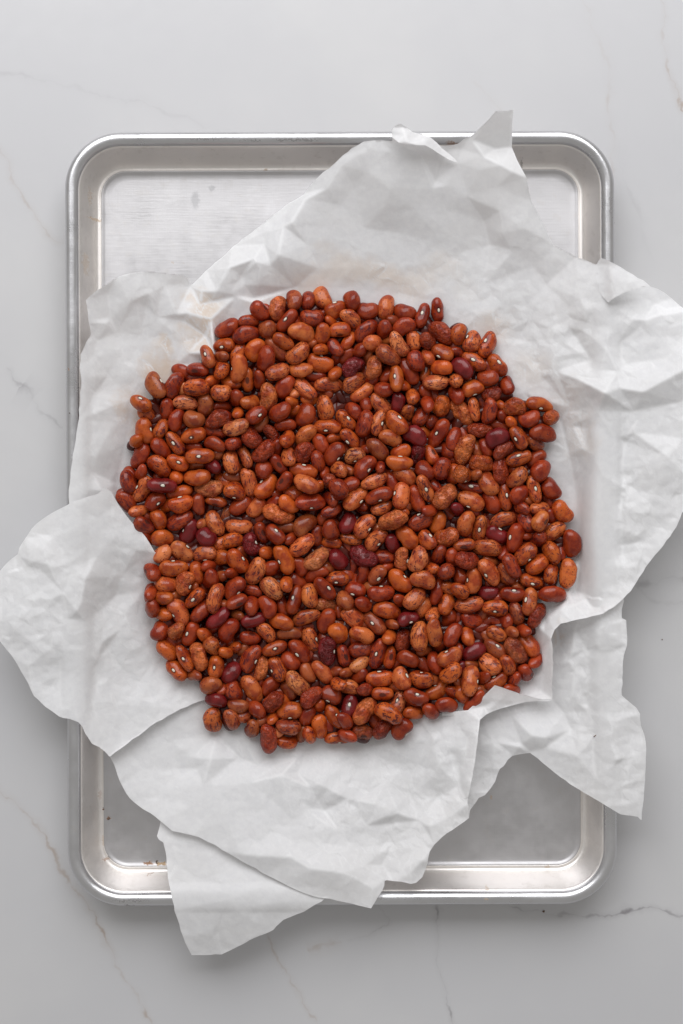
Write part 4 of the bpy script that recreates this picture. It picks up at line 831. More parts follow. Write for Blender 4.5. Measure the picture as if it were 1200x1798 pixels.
(-78.8,-70.4,11,13.8,8,30,21,137,'rs',0),
(-78.5,-81.7,15.6,13.8,10.9,-70,-52,37,'ts',1),
(-90,-99.8,12.1,13.7,7.2,0,52,-101,'b-',0),
(-70.8,-85.9,13.6,13.4,8,-50,-68,-136,'o-',0),
(-72.2,-107.4,10.1,13.6,7.2,60,-51,119,'r-',0),
(-65.7,-83.3,9.9,13.6,7.5,25,51,-37,'os',1),
(-67,-126.5,13.9,14.1,9.2,-70,-23,-100,'bs',0),
(-55.9,-77,11.9,13.3,9.3,-10,-19,44,'rd',1),
(-45.8,-73.7,13.1,13.8,8.8,-50,-10,-111,'ts',0),
(-32,-74.3,11.5,15.2,8,0,3,-99,'b-',0),
(-31.3,-90.7,11.4,13.4,10.2,-50,16,141,'r-',0),
(-20.7,-98.3,11.1,13.3,8.2,-60,-1,117,'b-',0),
(-43.4,-106.4,10.8,14,9.3,50,-19,-134,'rd',0),
(-31.9,-108.6,9.9,13.3,9.2,-60,16,-100,'bd',0),
(-1.9,-104.6,16.3,13.5,7.7,-20,56,121,'os',0),
(-63.1,-118.1,13.5,13.3,8.7,-8,6,107,'bd',0),
(-59.2,-124.3,9.7,13.4,9.4,30,-45,138,'bs',0),
(-51.7,-120.5,13.9,13.1,10,-35,32,-137,'r-',0),
(-20.8,-124.3,12.6,13.3,9.4,65,14,-140,'r-',0),
(-13.2,-119,10.3,13.2,7.5,-80,-57,115,'o-',0),
(-54.5,-132.1,12.9,13.3,9.4,65,43,112,'bs',0),
(-41.6,-125.4,11.4,13.8,7.2,60,-56,130,'o-',0),
(-8,-128.3,8.8,13.6,7.2,-75,22,115,'r-',0),
(-24.1,-136,8.5,13.3,7.2,70,31,-118,'b-',0),
(-19.3,-136.4,12.4,13.1,9,-60,-46,149,'os',0),
(-33.5,-140.6,10,13.8,8.8,-10,-21,141,'od',0),
(-60.9,-85.3,8.2,13.3,7.2,60,44,-122,'b-',0),
(-4.6,-97.4,8.7,13.9,7.2,0,51,111,'b-',0),
(-33.8,-115.7,8.6,13.8,7.2,-30,-49,140,'o-',0),
(-46.6,-127.6,10.6,13.7,7.2,0,-52,-141,'b-',0),
(-40.3,-134.6,10.7,13.7,7.2,0,52,131,'p-',0),
(29.7,-88.8,10.3,14,9.5,80,-8,-6,'od',1),
(1.2,-88,11.1,14,9.2,-80,-13,24,'rs',1),
(29.1,-76.2,13.5,13.1,8.1,60,-61,107,'o-',0),
(60.1,-81,9,13.2,7.5,60,42,114,'r-',0),
(49.4,-93,10.7,13.3,7.8,-55,3,-129,'r-',0),
(57.4,-92.4,12.1,15.2,9.5,-65,8,142,'r-',0),
(11.1,-93,11.3,13.9,8.1,35,-25,109,'pd',0),
(10.9,-100.5,10.6,13.4,8,40,34,98,'r-',0),
(4.1,-106.9,11.8,13.8,9,-8,19,-125,'ts',0),
(14.4,-108.4,13.5,13.7,9,-10,-60,-147,'rw',0),
(25,-110.7,13.5,13.3,9.5,0,1,-6,'od',1),
(67.5,-110.3,12.4,13.2,8.5,-60,-53,-130,'os',0),
(43.8,-122.6,12.6,13.9,8.8,-5,-27,-112,'od',0),
(54.3,-121.5,15.7,13.8,9.2,-60,-46,-131,'rd',0),
(2,-127,17.1,13.5,8.7,-60,-31,-105,'r-',0),
(6.2,-129.7,8.8,13.3,7.2,20,41,-107,'r-',0),
(12.7,-134.1,12.3,13.5,9.7,-10,-18,-30,'bw',1),
(3.6,-136.3,15.1,13.4,7.8,-15,31,-129,'rd',0),
(34.5,-94.2,7,13.2,8.1,80,36,-139,'r-',0),
(3.4,-98.1,11.4,14.2,7.2,0,-63,-145,'b-',0),
(58.8,-102.9,9.5,14.2,7.2,0,-50,111,'b-',0),
(31.4,-107,9.3,13.5,7.2,0,58,-106,'b-',0),
(50.4,-84.9,11.7,14.1,7.2,0,-56,-138,'b-',0),
(77.2,-76.1,11.5,13.1,8.5,-80,32,129,'o-',0),
(94.9,-74.5,12.3,13.3,8.6,-25,4,-100,'ts',0),
(101.1,-93,15.8,13.2,8.8,-70,-12,-117,'os',0),
(111,-72,14.2,13.5,7.4,-30,61,106,'r-',0),
(118.4,-90.7,12.6,13.6,7.6,50,-43,119,'r-',0),
(112.2,-97.7,12.4,13.3,10.2,-65,-50,37,'r-',1),
(105.1,-102,13.2,13.4,7.9,50,53,134,'rs',0),
(86.2,-100.6,14.8,13.6,7.6,30,57,116,'r-',0),
(71.2,-96.9,13.2,14,8,55,6,-104,'ms',0),
(80.6,-114.9,17.4,17,7.2,48,14,64,'r-',1),
(104.1,-108.4,12.6,13.8,7.2,-20,-44,-138,'r-',0),
(70.8,-86.9,10.6,13.6,8,80,14,137,'rd',0),
(80.4,-93,10.9,13.9,7.5,0,-53,144,'b-',0),
(103.3,-73.2,13,14.1,7.6,0,66,-118,'b-',0),
(73.6,-103.7,10.5,13.9,7.2,0,-49,115,'b-',0),
(85.5,-108.5,12,13.6,7.2,0,-49,-143,'b-',0),
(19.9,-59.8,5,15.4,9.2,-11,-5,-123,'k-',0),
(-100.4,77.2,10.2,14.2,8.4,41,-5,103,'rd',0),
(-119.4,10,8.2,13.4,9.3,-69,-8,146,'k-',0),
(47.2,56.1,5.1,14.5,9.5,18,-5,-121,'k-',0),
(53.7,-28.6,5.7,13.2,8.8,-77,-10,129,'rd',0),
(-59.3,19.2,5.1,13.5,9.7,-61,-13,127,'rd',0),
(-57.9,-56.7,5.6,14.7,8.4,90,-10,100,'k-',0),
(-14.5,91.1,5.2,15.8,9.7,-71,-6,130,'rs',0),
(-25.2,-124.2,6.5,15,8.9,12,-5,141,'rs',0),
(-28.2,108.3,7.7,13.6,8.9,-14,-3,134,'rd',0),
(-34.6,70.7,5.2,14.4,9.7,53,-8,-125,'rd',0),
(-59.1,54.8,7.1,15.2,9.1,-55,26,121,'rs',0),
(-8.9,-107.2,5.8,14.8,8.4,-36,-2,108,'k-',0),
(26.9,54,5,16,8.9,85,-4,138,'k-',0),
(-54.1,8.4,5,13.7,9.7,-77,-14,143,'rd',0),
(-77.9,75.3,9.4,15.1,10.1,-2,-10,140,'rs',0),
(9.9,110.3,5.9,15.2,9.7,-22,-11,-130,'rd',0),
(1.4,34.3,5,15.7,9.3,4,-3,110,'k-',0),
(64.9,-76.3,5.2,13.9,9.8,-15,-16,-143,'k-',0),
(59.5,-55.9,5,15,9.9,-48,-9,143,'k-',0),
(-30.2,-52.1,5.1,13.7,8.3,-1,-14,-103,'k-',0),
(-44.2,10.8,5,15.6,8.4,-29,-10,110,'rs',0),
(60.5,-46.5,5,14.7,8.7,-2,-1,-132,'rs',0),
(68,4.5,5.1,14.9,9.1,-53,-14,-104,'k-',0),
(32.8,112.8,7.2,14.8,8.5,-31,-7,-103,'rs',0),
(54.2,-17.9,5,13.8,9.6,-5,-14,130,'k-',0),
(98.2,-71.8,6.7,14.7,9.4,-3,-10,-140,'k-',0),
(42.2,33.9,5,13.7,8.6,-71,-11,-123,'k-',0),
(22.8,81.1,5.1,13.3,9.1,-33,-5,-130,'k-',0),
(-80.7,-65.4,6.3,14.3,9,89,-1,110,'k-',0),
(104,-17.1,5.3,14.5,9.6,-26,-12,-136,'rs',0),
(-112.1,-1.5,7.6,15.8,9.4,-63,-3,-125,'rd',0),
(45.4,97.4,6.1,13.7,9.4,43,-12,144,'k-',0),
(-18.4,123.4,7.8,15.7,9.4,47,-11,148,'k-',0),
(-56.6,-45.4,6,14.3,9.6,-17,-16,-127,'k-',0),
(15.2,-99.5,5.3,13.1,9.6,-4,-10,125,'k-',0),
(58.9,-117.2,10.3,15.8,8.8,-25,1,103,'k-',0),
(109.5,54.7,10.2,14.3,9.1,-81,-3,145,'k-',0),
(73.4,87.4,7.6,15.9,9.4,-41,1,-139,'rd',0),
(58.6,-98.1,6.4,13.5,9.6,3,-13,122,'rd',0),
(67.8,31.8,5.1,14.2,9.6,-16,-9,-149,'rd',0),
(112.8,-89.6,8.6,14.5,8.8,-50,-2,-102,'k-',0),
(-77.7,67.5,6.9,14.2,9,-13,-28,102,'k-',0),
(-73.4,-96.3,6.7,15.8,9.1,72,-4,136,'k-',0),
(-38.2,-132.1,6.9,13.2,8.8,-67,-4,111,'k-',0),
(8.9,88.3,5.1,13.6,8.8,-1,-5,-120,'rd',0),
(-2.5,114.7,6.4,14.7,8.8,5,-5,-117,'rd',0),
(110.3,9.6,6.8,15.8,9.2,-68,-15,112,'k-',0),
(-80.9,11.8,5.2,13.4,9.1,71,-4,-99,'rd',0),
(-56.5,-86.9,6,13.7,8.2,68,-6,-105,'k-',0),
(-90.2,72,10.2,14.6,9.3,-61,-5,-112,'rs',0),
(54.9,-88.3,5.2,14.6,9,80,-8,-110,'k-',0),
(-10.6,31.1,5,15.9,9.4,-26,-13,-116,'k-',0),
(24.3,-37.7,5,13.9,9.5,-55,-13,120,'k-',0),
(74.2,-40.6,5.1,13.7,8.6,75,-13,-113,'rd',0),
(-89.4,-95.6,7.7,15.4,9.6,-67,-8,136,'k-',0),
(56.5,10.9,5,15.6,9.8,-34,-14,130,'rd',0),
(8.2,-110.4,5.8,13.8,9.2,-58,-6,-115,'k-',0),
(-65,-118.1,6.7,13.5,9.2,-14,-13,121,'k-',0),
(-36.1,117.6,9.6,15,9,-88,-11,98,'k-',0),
(65.6,16.7,5.1,14.4,9.5,14,-14,124,'k-',0),
(5.4,18.6,5.9,13.1,9.1,-13,12,-113,'k-',0),
(-53.3,-118,6.2,15.8,9.7,-30,-10,-144,'rd',0),
(-103.7,-79.8,7.8,14.9,9.6,-61,-15,-125,'rd',0),
(-87.8,-15.1,5.2,13.3,9.4,48,-14,-118,'k-',0),
(23.6,-105.4,5.6,15.2,9.3,84,-14,-103,'k-',0),
(-8.5,-13.8,5,13.8,9.2,56,-4,-125,'k-',0),
(-14,108.3,6.3,13.5,9.6,-1,-19,-139,'rs',0),
(76.4,-21.2,5.1,14.2,8.4,-11,0,108,'k-',0),
(26.7,-69.2,5.1,13.4,8.9,-88,-9,129,'k-',0),
(-34.8,-25.9,5.1,14.5,9.8,-9,-7,-147,'k-',0),
(95.8,-23.6,5.2,14.2,8.4,-53,-12,106,'k-',0),
(-17.2,-37.1,5,13.6,9.5,-14,-7,-145,'k-',0),
(-76,45.5,5.8,15.1,10.1,-87,2,-147,'rs',0),
(-36.3,23.3,5,16,9.1,-45,-12,-123,'k-',0),
(-86.3,-31.1,5.1,14.3,9.1,-43,-5,-120,'rd',0),
(76.8,26.2,5.1,15.7,9.4,82,-5,113,'rs',0),
(13.5,-52.7,5.1,16,8.2,2,-1,102,'rd',0),
(-16.1,10.6,5.7,14.4,8.8,-20,2,124,'rd',0),
(110.1,34.2,8.7,16,9.1,38,-1,-112,'k-',0),
(125.2,-21.3,6.5,15.4,8.5,-86,-3,115,'k-',0),
(-51.1,-36.3,5.1,14.2,9.3,52,-10,-140,'k-',0),
(-112.8,52.4,9.1,15.6,9,9,-5,-139,'k-',0),
(-93,-53.8,7,14.2,9.7,-89,-7,-139,'k-',0),
(-35.7,-3.9,5,14,8.6,85,0,-103,'k-',0),
(-34,-41.3,5,16,9.2,87,-12,-106,'k-',0),
(-85.3,-83.2,7.2,13.2,9.4,-54,-15,141,'k-',0),
(-45.2,34.8,6,15.2,8.9,-70,-17,135,'k-',0),
(-40.6,46,5.6,15.9,8.9,62,6,123,'k-',0),
(-68.2,89.8,7.8,13.2,8.9,23,-16,-104,'k-',0),
(18.9,-43.5,5,14.1,8.3,-33,1,101,'k-',0),
(-38.4,-66.9,5.2,15.4,9.2,2,-6,124,'k-',0),
(120.7,-37.4,6.1,14.2,8.5,16,-2,-124,'k-',0),
(-99.5,54.6,8.1,14.5,9.2,-15,-5,138,'rd',0),
(75.1,-58.1,5.1,14,8.4,65,-8,-105,'k-',0),
(0.8,-102.6,5.5,13.3,9.8,0,-17,-137,'rd',0),
(3.6,97.3,5.1,14,8.4,-55,-12,-120,'k-',0),
(-6.6,-63.3,5.2,15.2,9.2,-23,-6,-105,'k-',0),
(34.1,-112.6,5.8,13.7,9.7,-5,-8,134,'rs',0),
(88.3,24.9,5.2,15.9,8.9,-27,-8,109,'rd',0),
(-63.5,68.4,5.2,15.1,10.2,-82,-13,148,'k-',0),
(66.6,62.1,5.2,15.3,9.2,73,-13,124,'k-',0),
(12.7,75.1,5,13.8,9.2,22,-12,-109,'k-',0),
(-45,-59,5.3,14,9.9,-23,-8,-147,'k-',0),
(54.3,34.1,5.1,15.9,8.8,14,-8,-115,'rs',0),
(-106.7,-55.3,8.4,14.3,8.9,-3,-3,-135,'rd',0),
(106.2,-51.2,5.3,14.9,9.6,-55,-3,-148,'k-',0),
(-101.9,18,6,15.9,8.9,18,-15,103,'k-',0),
(-14.1,40.5,5,14.1,9.4,28,-13,-137,'k-',0),
(49.8,-8.6,5.5,15.6,9.7,-5,-10,-149,'k-',0),
(22,112.6,6.5,13.6,8.8,34,-9,-125,'k-',0),
(-9.5,-43,5,13.6,8.8,40,-14,106,'k-',0),
(24.3,42.6,5,14.3,8.5,-37,-10,-123,'rs',0),
(-47.6,22.4,5,14.6,9.5,-7,-12,125,'rs',0),
(45.5,16.5,5.2,13.3,9.5,-41,-11,-136,'k-',0),
(-74.1,-82.9,6.4,14.8,8.9,46,-8,-132,'rs',0),
(28.9,93.8,5.3,13.2,8.9,-28,-16,-119,'k-',0),
(-79,-45.2,5.2,13.2,9.1,-61,-8,-118,'rd',0),
(10,-5.9,5,15.8,9.1,-90,-1,144,'k-',0),
(36.6,-35.7,5,14.2,8.7,-79,-4,-115,'rs',0),
(-87.6,-61.6,7,14.9,8.6,66,-16,109,'k-',0),
(133,-30.9,7.3,14.1,9.3,-49,3,131,'k-',0),
(94.4,-59.9,5.3,13.1,8.4,74,-12,99,'rs',0),
(-50.5,-128.9,7.5,15.9,9.2,-60,-7,123,'k-',0),
(63.5,-26.3,5.1,13.6,9.2,-50,-8,112,'k-',0),
(-31.5,49.2,5,14.8,9.3,-64,-4,131,'k-',0),
(-114.7,30.7,7.7,13.6,9.8,-26,-19,148,'k-',0),
(5.7,68.3,5,13.2,8.6,-21,-13,-116,'k-',0),
(-33.2,-101.1,5.7,14.2,8.9,23,-4,-140,'k-',0),
(13,-35,5,13.6,9,45,-8,138,'k-',0),
(56.3,63.1,5.1,13.7,10,-27,-19,139,'k-',0),
(91.1,36.6,5.7,13.9,9,-33,-3,104,'k-',0),
(79,-12.1,5,15.8,9.2,64,-10,-147,'rs',0),
(20.6,13.3,5.8,15.2,8.9,-65,-10,105,'k-',0),
(-28,4.1,5,14.3,9.8,-24,-7,-130,'k-',0),
(1.4,-124.4,6.2,15.2,9.3,-7,-10,-119,'k-',0),
(38.1,24.6,5,13.4,9.8,-2,-14,139,'rs',0),
(25.6,-118.6,6.1,14.8,8.5,78,-2,124,'k-',0),
(111.5,-10.2,5.8,13.4,9.6,75,-10,-139,'k-',0),
(-68.8,-28.1,5.3,14.2,9.3,-66,-5,145,'k-',0),
(-82,-52.9,6.1,14.9,9.1,-27,-24,-102,'k-',0),
(97.9,-94.3,8.5,15.6,9.8,46,-10,147,'rd',0),
(50.9,24.9,5,13.4,10.2,18,-14,145,'k-',0),
(-22.1,75.8,5,14.1,9.4,-53,-3,-131,'k-',0),
(93.9,57.7,8.1,14.4,9.3,-50,-15,121,'k-',0),
(75.6,-84.3,6.1,13.3,9.2,88,-12,-143,'k-',0),
(72.2,79.2,6.1,14,8.7,-17,-2,-116,'k-',0),
(45.7,-116.9,9.8,13.7,8.9,-7,-4,-128,'rd',0),
(39.5,0.2,5.8,14.4,8.8,-41,-10,127,'rd',0),
(123.3,0.2,6.5,15.5,9.1,-86,-7,146,'k-',0),
(60.6,102.2,7.2,14.1,8.5,18,0,-115,'k-',0),
(-98.5,65,9.3,14.6,8.8,12,-2,-101,'k-',0),
(28.1,30.7,5.6,13.9,9.1,-89,-12,-111,'k-',0),
(-55.4,44.1,5.5,15.8,9.8,-34,-1,134,'k-',0),
(48.6,-101.3,5.7,13.2,9.8,46,-18,134,'k-',0),
(-26.5,15.2,5.8,15.8,9.1,42,6,-121,'rs',0),
(43.8,-73.4,5.1,15.6,8.8,-87,-8,114,'k-',0),
(-94.6,33.5,5.8,13.6,9.9,-15,-5,-145,'rs',0),
(27.6,1.8,6,14.8,9.7,-19,-15,-136,'rs',0),
(-71.2,-60.7,5.4,14.2,9.5,-17,-14,129,'rs',0),
(12.7,60.5,5,15.3,9.8,58,-14,-141,'k-',0),
(114.7,-19.6,6,15.5,9.4,33,-11,114,'rd',0),
(-109.5,-38.1,8.4,13.4,9,35,-4,-142,'k-',0),
(11.5,28.2,5,15.1,8.9,82,-2,-100,'k-',0),
(33.3,-56.6,5,13.7,8.7,-42,-12,-131,'k-',0),
(41.3,-19.9,5,15.2,8.9,47,-1,129,'k-',0),
(-45.7,-85.8,5.7,14.1,9,31,-13,132,'rd',0),
(19.4,-25.9,5,14.1,9.4,-64,-4,-129,'rs',0),
(111.9,25.9,7.8,13.8,8.4,3,1,-99,'rd',0),
(-69.5,23.5,5.1,13.8,9.5,12,-11,117,'k-',0),
(4,78.6,5,14.6,9.2,61,-11,-124,'rd',0),
(38.3,-84.4,5.1,14.6,9.1,-33,-9,-145,'k-',0),
(-81.1,25,5.3,14.9,9.6,79,-10,126,'k-',0),
(-67,98.2,8.5,13.9,8.7,37,-15,-118,'k-',0),
(46.1,48,5.1,14.7,8.3,21,-10,-107,'rd',0),
(67.5,-99.4,6.8,13.7,9.2,89,-2,120,'k-',0),
(-68.9,-42.1,5.2,15.4,9,-14,-4,129,'k-',0),
(23.6,-15.8,5,13.4,9.8,26,-13,-142,'rs',0),
(84.3,58,6.1,13.2,9.4,-6,-8,-123,'k-',0),
(34.7,43.7,5,14,8.4,-19,-3,-116,'rs',0),
(-82.1,-23.5,5.1,14.6,9.9,-61,-13,146,'rd',0),
(-24.7,26.3,5.7,13.4,8.8,-27,-7,-105,'k-',0),
(92.6,80,9.1,13.9,8.4,-59,-3,100,'k-',0),
(91.2,-13.4,5.2,13.6,9,60,-12,108,'rd',0),
(-21.9,-17.8,5,14.2,9.5,-17,-13,132,'k-',0),
(-103.9,44.1,7,15.7,8.8,42,-4,125,'k-',0),
(0.9,-24.7,5,15.8,9.3,-49,-10,-144,'k-',0),
(113.3,44.6,10.1,14.7,10.1,41,-3,-149,'k-',0),
(-30.3,98.6,6.3,13.9,8.9,53,-8,120,'rs',0),
(-24.9,86.8,5.2,13.4,9.5,37,-15,-128,'rd',0),
(-5.7,70.1,5,13.3,9,65,-4,139,'k-',0),
(-74.6,-116.8,6.9,15.6,8.4,79,-5,-111,'rs',0),
(117.8,14,7.8,14.8,8.5,-31,-12,120,'k-',0),
(76.2,-94.6,7.2,15.1,9.3,24,-13,118,'k-',0),
(97.9,70.7,9.2,14.5,9.1,1,-1,-122,'k-',0),
(-86.5,40.6,5.5,15.3,9.6,20,-8,-138,'k-',0),
(61.8,26.5,5.1,13.8,8.1,-45,-2,102,'k-',0),
(-53.5,-13.4,5.1,14.6,10.1,-61,-13,142,'rs',0),
(-14.7,60.7,5,13.3,8.8,66,-12,-106,'k-',0),
(9.5,-90.7,5.2,15.6,8.9,68,-13,109,'rs',0),
(-21.3,-59.1,5.1,14.5,8.6,84,0,-124,'k-',0),
(62.7,72.3,5.2,14.9,9,50,-4,-108,'k-',0),
(113.2,-60.3,8.3,13.7,9.1,-25,2,-102,'k-',0),
(4.2,10.1,5.3,13.5,9.2,25,-13,107,'k-',0),
(-85.4,51.7,6.2,13.5,9.1,-14,-3,-114,'k-',0),
(51.9,-0.5,5,13.3,9.2,7,-16,-147,'k-',0),
(41.1,-107.6,6,15.5,9.1,-17,0,-134,'rd',0),
(24.4,72.3,5.1,13.4,9.6,2,-2,138,'rs',0),
(-0.1,-48,5,14.3,8.8,-12,-16,102,'k-',0),
(34.8,76.3,5.1,14.2,9.2,-36,-14,143,'k-',0),
(-114.2,41.8,8.3,16,9.8,-77,-18,-136,'k-',0),
(6.8,122.1,6.8,14.3,9,80,-8,-104,'k-',0),
(-15.4,21.1,5.8,14.4,8.8,64,-11,131,'rd',0),
(50.1,75.1,5.2,15,9.5,18,-12,-138,'k-',0),
(-87.8,81.5,11.3,15.4,9,-2,-3,-135,'rs',0),
(75.5,-28.2,5,15.9,8.9,-18,-6,-126,'rd',0),
(-67.6,-105.9,6.6,14.6,8.6,-42,-11,103,'k-',0),
(-23.8,35.8,5,13.6,8.5,-29,-11,-119,'k-',0),
(10.6,102.4,5.4,13.7,8.1,-25,-6,102,'k-',0),
(45.5,-51,5,14.9,8.3,-74,-10,110,'k-',0),
(-73.6,32.8,5.2,14.6,9.1,87,-12,-146,'k-',0),
(-94.6,-1,5.8,15.8,9.2,-61,-13,-140,'k-',0),
(-73.8,58.4,5.3,13.8,8.3,17,0,98,'k-',0),
(86.5,10.3,5.2,15.7,9,1,-9,130,'k-',0),
(33.4,65.3,5.1,15.5,9.2,-89,-11,-127,'k-',0),
(102,64.2,9.9,15.9,8.5,27,2,111,'rs',0),
(-49.4,-50.3,7.2,14,8.5,46,-5,103,'k-',0),
(66.1,96.3,7.1,13.4,9.9,45,-9,-133,'rd',0),
(-1.5,106.4,5.3,15.8,9.3,50,-11,134,'k-',0),
(57.9,91.1,6.3,13.7,9.1,-77,-5,107,'k-',0),
(-3.1,-92.1,5.5,15.7,8.9,-77,-8,128,'k-',0),
(34.9,-100.7,5.2,15.4,9,27,-10,-108,'rd',0),
(-37.7,-111.7,6.1,13.5,8.9,0,-9,-115,'rd',0),
(15.7,6.8,5,13.9,8.8,-42,-13,115,'rd',0),
(-52.6,63.7,6.5,15.5,9.2,30,17,143,'k-',0),
(52.7,110.2,7.4,14.8,8.8,-51,-12,105,'k-',0),
(126.5,-9.9,6.8,15.5,10.3,43,-13,-146,'rd',0),
(-68.3,-51,6,15.3,8.9,20,7,136,'k-',0),
(-96.9,-34.2,7.7,15.8,9.3,8,-14,112,'rs',0),
(98.3,29.1,6.7,15.5,8.7,54,0,-101,'rs',0),
(-13.6,-127.9,6.6,13.6,9.2,19,-18,-108,'rd',0),
(-0.4,-114.1,6,14,9.7,78,-13,-139,'k-',0),
(82.4,-106.8,8.3,14,8.7,67,-22,-106,'rd',0),
(3,57.6,5,15.4,9.2,-50,-9,111,'k-',0),
(107.2,-28.1,5.2,13.2,10.1,-7,-12,143,'k-',0),
(5.6,44.7,5,15.1,9.2,-65,-7,-125,'k-',0),
(90.9,-38.3,5.2,13.4,9.7,-54,-8,136,'k-',0),
(-51.9,-68.1,5.3,14.6,9.3,-29,-6,129,'k-',0),
(-110.8,21.6,7,14.3,9.6,34,-13,-145,'rs',0),
(-52.9,-100.1,6,14.8,8.8,27,-8,-130,'rd',0),
(-41.6,-118.6,6.4,13.5,9.2,-15,-14,149,'k-',0),
(11.8,-126.5,6.3,14.8,9.2,-78,-9,-112,'k-',0),
(82.8,-48,5.1,15.2,8.6,21,-10,107,'k-',0),
(36.6,-46.6,5,14.5,9.1,-46,-13,128,'k-',0),
(-44.8,0,5,15.7,9.5,-67,-6,-135,'k-',0),
(-55.9,114.2,9.8,15.4,8.4,6,-13,109,'k-',0),
(-23.2,-94.7,5.7,14.5,9.1,-14,-7,147,'rd',0),
(65.6,-88.2,5.4,13.9,9.4,-20,-4,149,'k-',0),
(-80.5,89.2,13.9,14.8,8.6,-68,-4,111,'k-',0),
(-115,-12,7.5,13.7,8.7,19,-12,-129,'k-',0),
(0.7,-83.6,5.2,15.5,8.8,-33,-9,111,'rd',0),
(37.9,101.5,6.4,14.6,9.7,64,-8,141,'k-',0),
(-14,79.9,5.1,13.9,8.8,6,-7,-102,'rd',0),
(-27.3,-108.8,5.9,15.3,8.7,80,-6,-123,'k-',0),
(62.3,-3.3,5,14,9.4,-79,-10,-129,'k-',0),
(-49.2,81.4,5.3,13.9,8.6,-67,-15,101,'k-',0),
(75.8,100.8,8.8,14.3,9.1,-29,-14,123,'k-',0),
(-41.9,99.3,7.3,14.9,9.4,-21,-17,145,'k-',0),
(85.3,-85.3,6.6,15.4,9.4,41,-12,143,'rd',0),
(-98.3,-63.3,7.5,15.6,9.3,-8,-3,147,'k-',0),
(-77,-12.1,5.2,14,9.5,17,-14,-134,'k-',0),
(-19.1,-116.5,6.2,14.3,8.5,-15,-8,114,'rs',0),
(-95.7,-85.9,7.7,14.8,9.1,50,-9,145,'k-',0),
(2,-15.5,5,14,8.4,6,-10,104,'k-',0),
(-48.4,53.3,5.7,14.7,8.6,-27,6,-110,'k-',0),
(-63.4,37.9,5.2,15.9,9.9,5,-7,-149,'k-',0),
(7.8,-59.9,5.2,14.6,8.8,-44,-8,-135,'rd',0),
(110.2,-39.9,5.4,15.6,8.4,-38,-9,121,'k-',0),
(66.2,48.8,5.1,14.8,8.7,66,-6,121,'k-',0),
(29.2,17.6,6.2,13.4,9.8,84,12,148,'k-',0),
(78.3,68.5,6.7,14.7,9.4,-75,-15,-130,'k-',0),
(74.8,8.8,5.1,15.2,9.6,-55,-2,148,'k-',0),
(17.9,-75.3,5.2,13.7,9.2,-9,-8,108,'k-',0),
(-54.2,31.2,5.2,15,9.5,67,-2,121,'rs',0),
(117.4,-51.4,7.9,15.6,8.1,21,2,-98,'rd',0),
(-103.6,1.5,6.5,14.7,9.5,72,-13,131,'k-',0),
(-8.5,-118,6.2,13.9,8.5,-60,-10,-104,'rd',0),
(-3.6,3.1,5,13.9,10,-18,-15,144,'rs',0),
(-34.3,35.5,5.2,15.6,8.8,-31,-10,-112,'rd',0),
(-54.1,-26.4,5.2,13.8,8.7,88,-15,-111,'k-',0),
(-76.3,-33.5,5.2,14.4,9.4,72,-13,-148,'k-',0),
(-104.4,31.3,6.2,15.6,9.6,-44,-12,132,'k-',0),
(96.8,14.7,5.3,15.9,8.5,-90,-9,-102,'rd',0),
(-59.6,-76.5,5.5,13.8,8.6,1,-11,-124,'k-',0),
(21.8,102.4,5.9,14.8,9.2,-35,-8,105,'k-',0),
(-43.2,-11.6,5,13.2,10,-23,-4,146,'k-',0),
(-10.9,120.5,7.2,15.1,9.5,60,-10,-139,'rs',0),
(103.1,-82.7,7.9,15.1,9.1,-70,1,103,'rd',0),
(88.8,48,6.6,15.9,9.4,49,1,-134,'k-',0),
(-35.6,-77.4,5.5,13.3,9.1,-71,-4,-114,'k-',0),
(-3.8,-132.8,6.6,15,10.1,17,-5,-144,'k-',0),
(-23.7,67.5,5,15.5,8.3,-34,0,101,'rs',0),
(30.9,-6.5,5,13.8,8.6,10,-13,-105,'k-',0),
(-40.3,60.9,5.2,14,9.8,-39,-7,-145,'k-',0),
(61.8,81.6,5.8,13.6,9.1,56,-7,-128,'rd',0),
(116,0.5,6,13.7,8.7,67,-10,128,'rs',0),
(96.4,45.9,8.2,14.6,9.5,56,-4,138,'rd',0),
(-105.6,-28.8,6.5,14.1,9,41,-24,116,'rs',0),
(-4.8,55.4,5,14.2,9.4,-66,-9,-147,'k-',0),
(70.7,109.9,8.7,14,9.2,45,-6,-104,'k-',0),
(-5.8,17.2,5.8,15.6,9,-59,7,-135,'rd',0),
(127.9,-43.8,8.7,15.8,9.8,74,-17,-140,'k-',0),
(-124.7,43.3,9.9,15.1,9.2,43,-17,149,'k-',0),
(-30.8,-132.8,6.8,13.5,8.4,-59,-12,-112,'rs',0),
(-22.2,97.5,5.8,15,9.4,56,-12,-144,'rd',0),
(120.9,54.5,11.9,13.8,9.4,-9,-4,124,'k-',0),
(118.6,-27.9,6.3,15.2,9,83,-2,-137,'k-',0),
(-88.3,60.7,7.7,15,9.2,49,-10,-107,'k-',0),
(83.3,80.4,7,13.5,9.8,64,-3,-147,'k-',0),
(-27.9,-7.3,5,13.9,8.5,81,0,-117,'rs',0),
(-26.9,-83.9,5.3,14.7,8.5,69,-11,98,'k-',0),
(-99.8,-43.1,7.2,13.2,9,-52,-16,104,'k-',0),
(-89.6,23.8,5.5,15.2,9.2,58,-13,-105,'rs',0),
(-52.5,93,7,15.5,8.3,-42,-7,112,'rd',0),
(-64.8,-69,5.2,15.2,10,37,-12,142,'rd',0),
(-75.7,5.5,5.1,13.6,9,61,-13,124,'k-',0),
(-59,77.6,5.5,14.3,8.4,-30,-8,111,'rs',0),
(85.3,92.8,7.9,13.8,9.4,81,-13,132,'k-',0),
(-63.7,107.2,9.6,14,9.6,26,-12,-144,'k-',0),
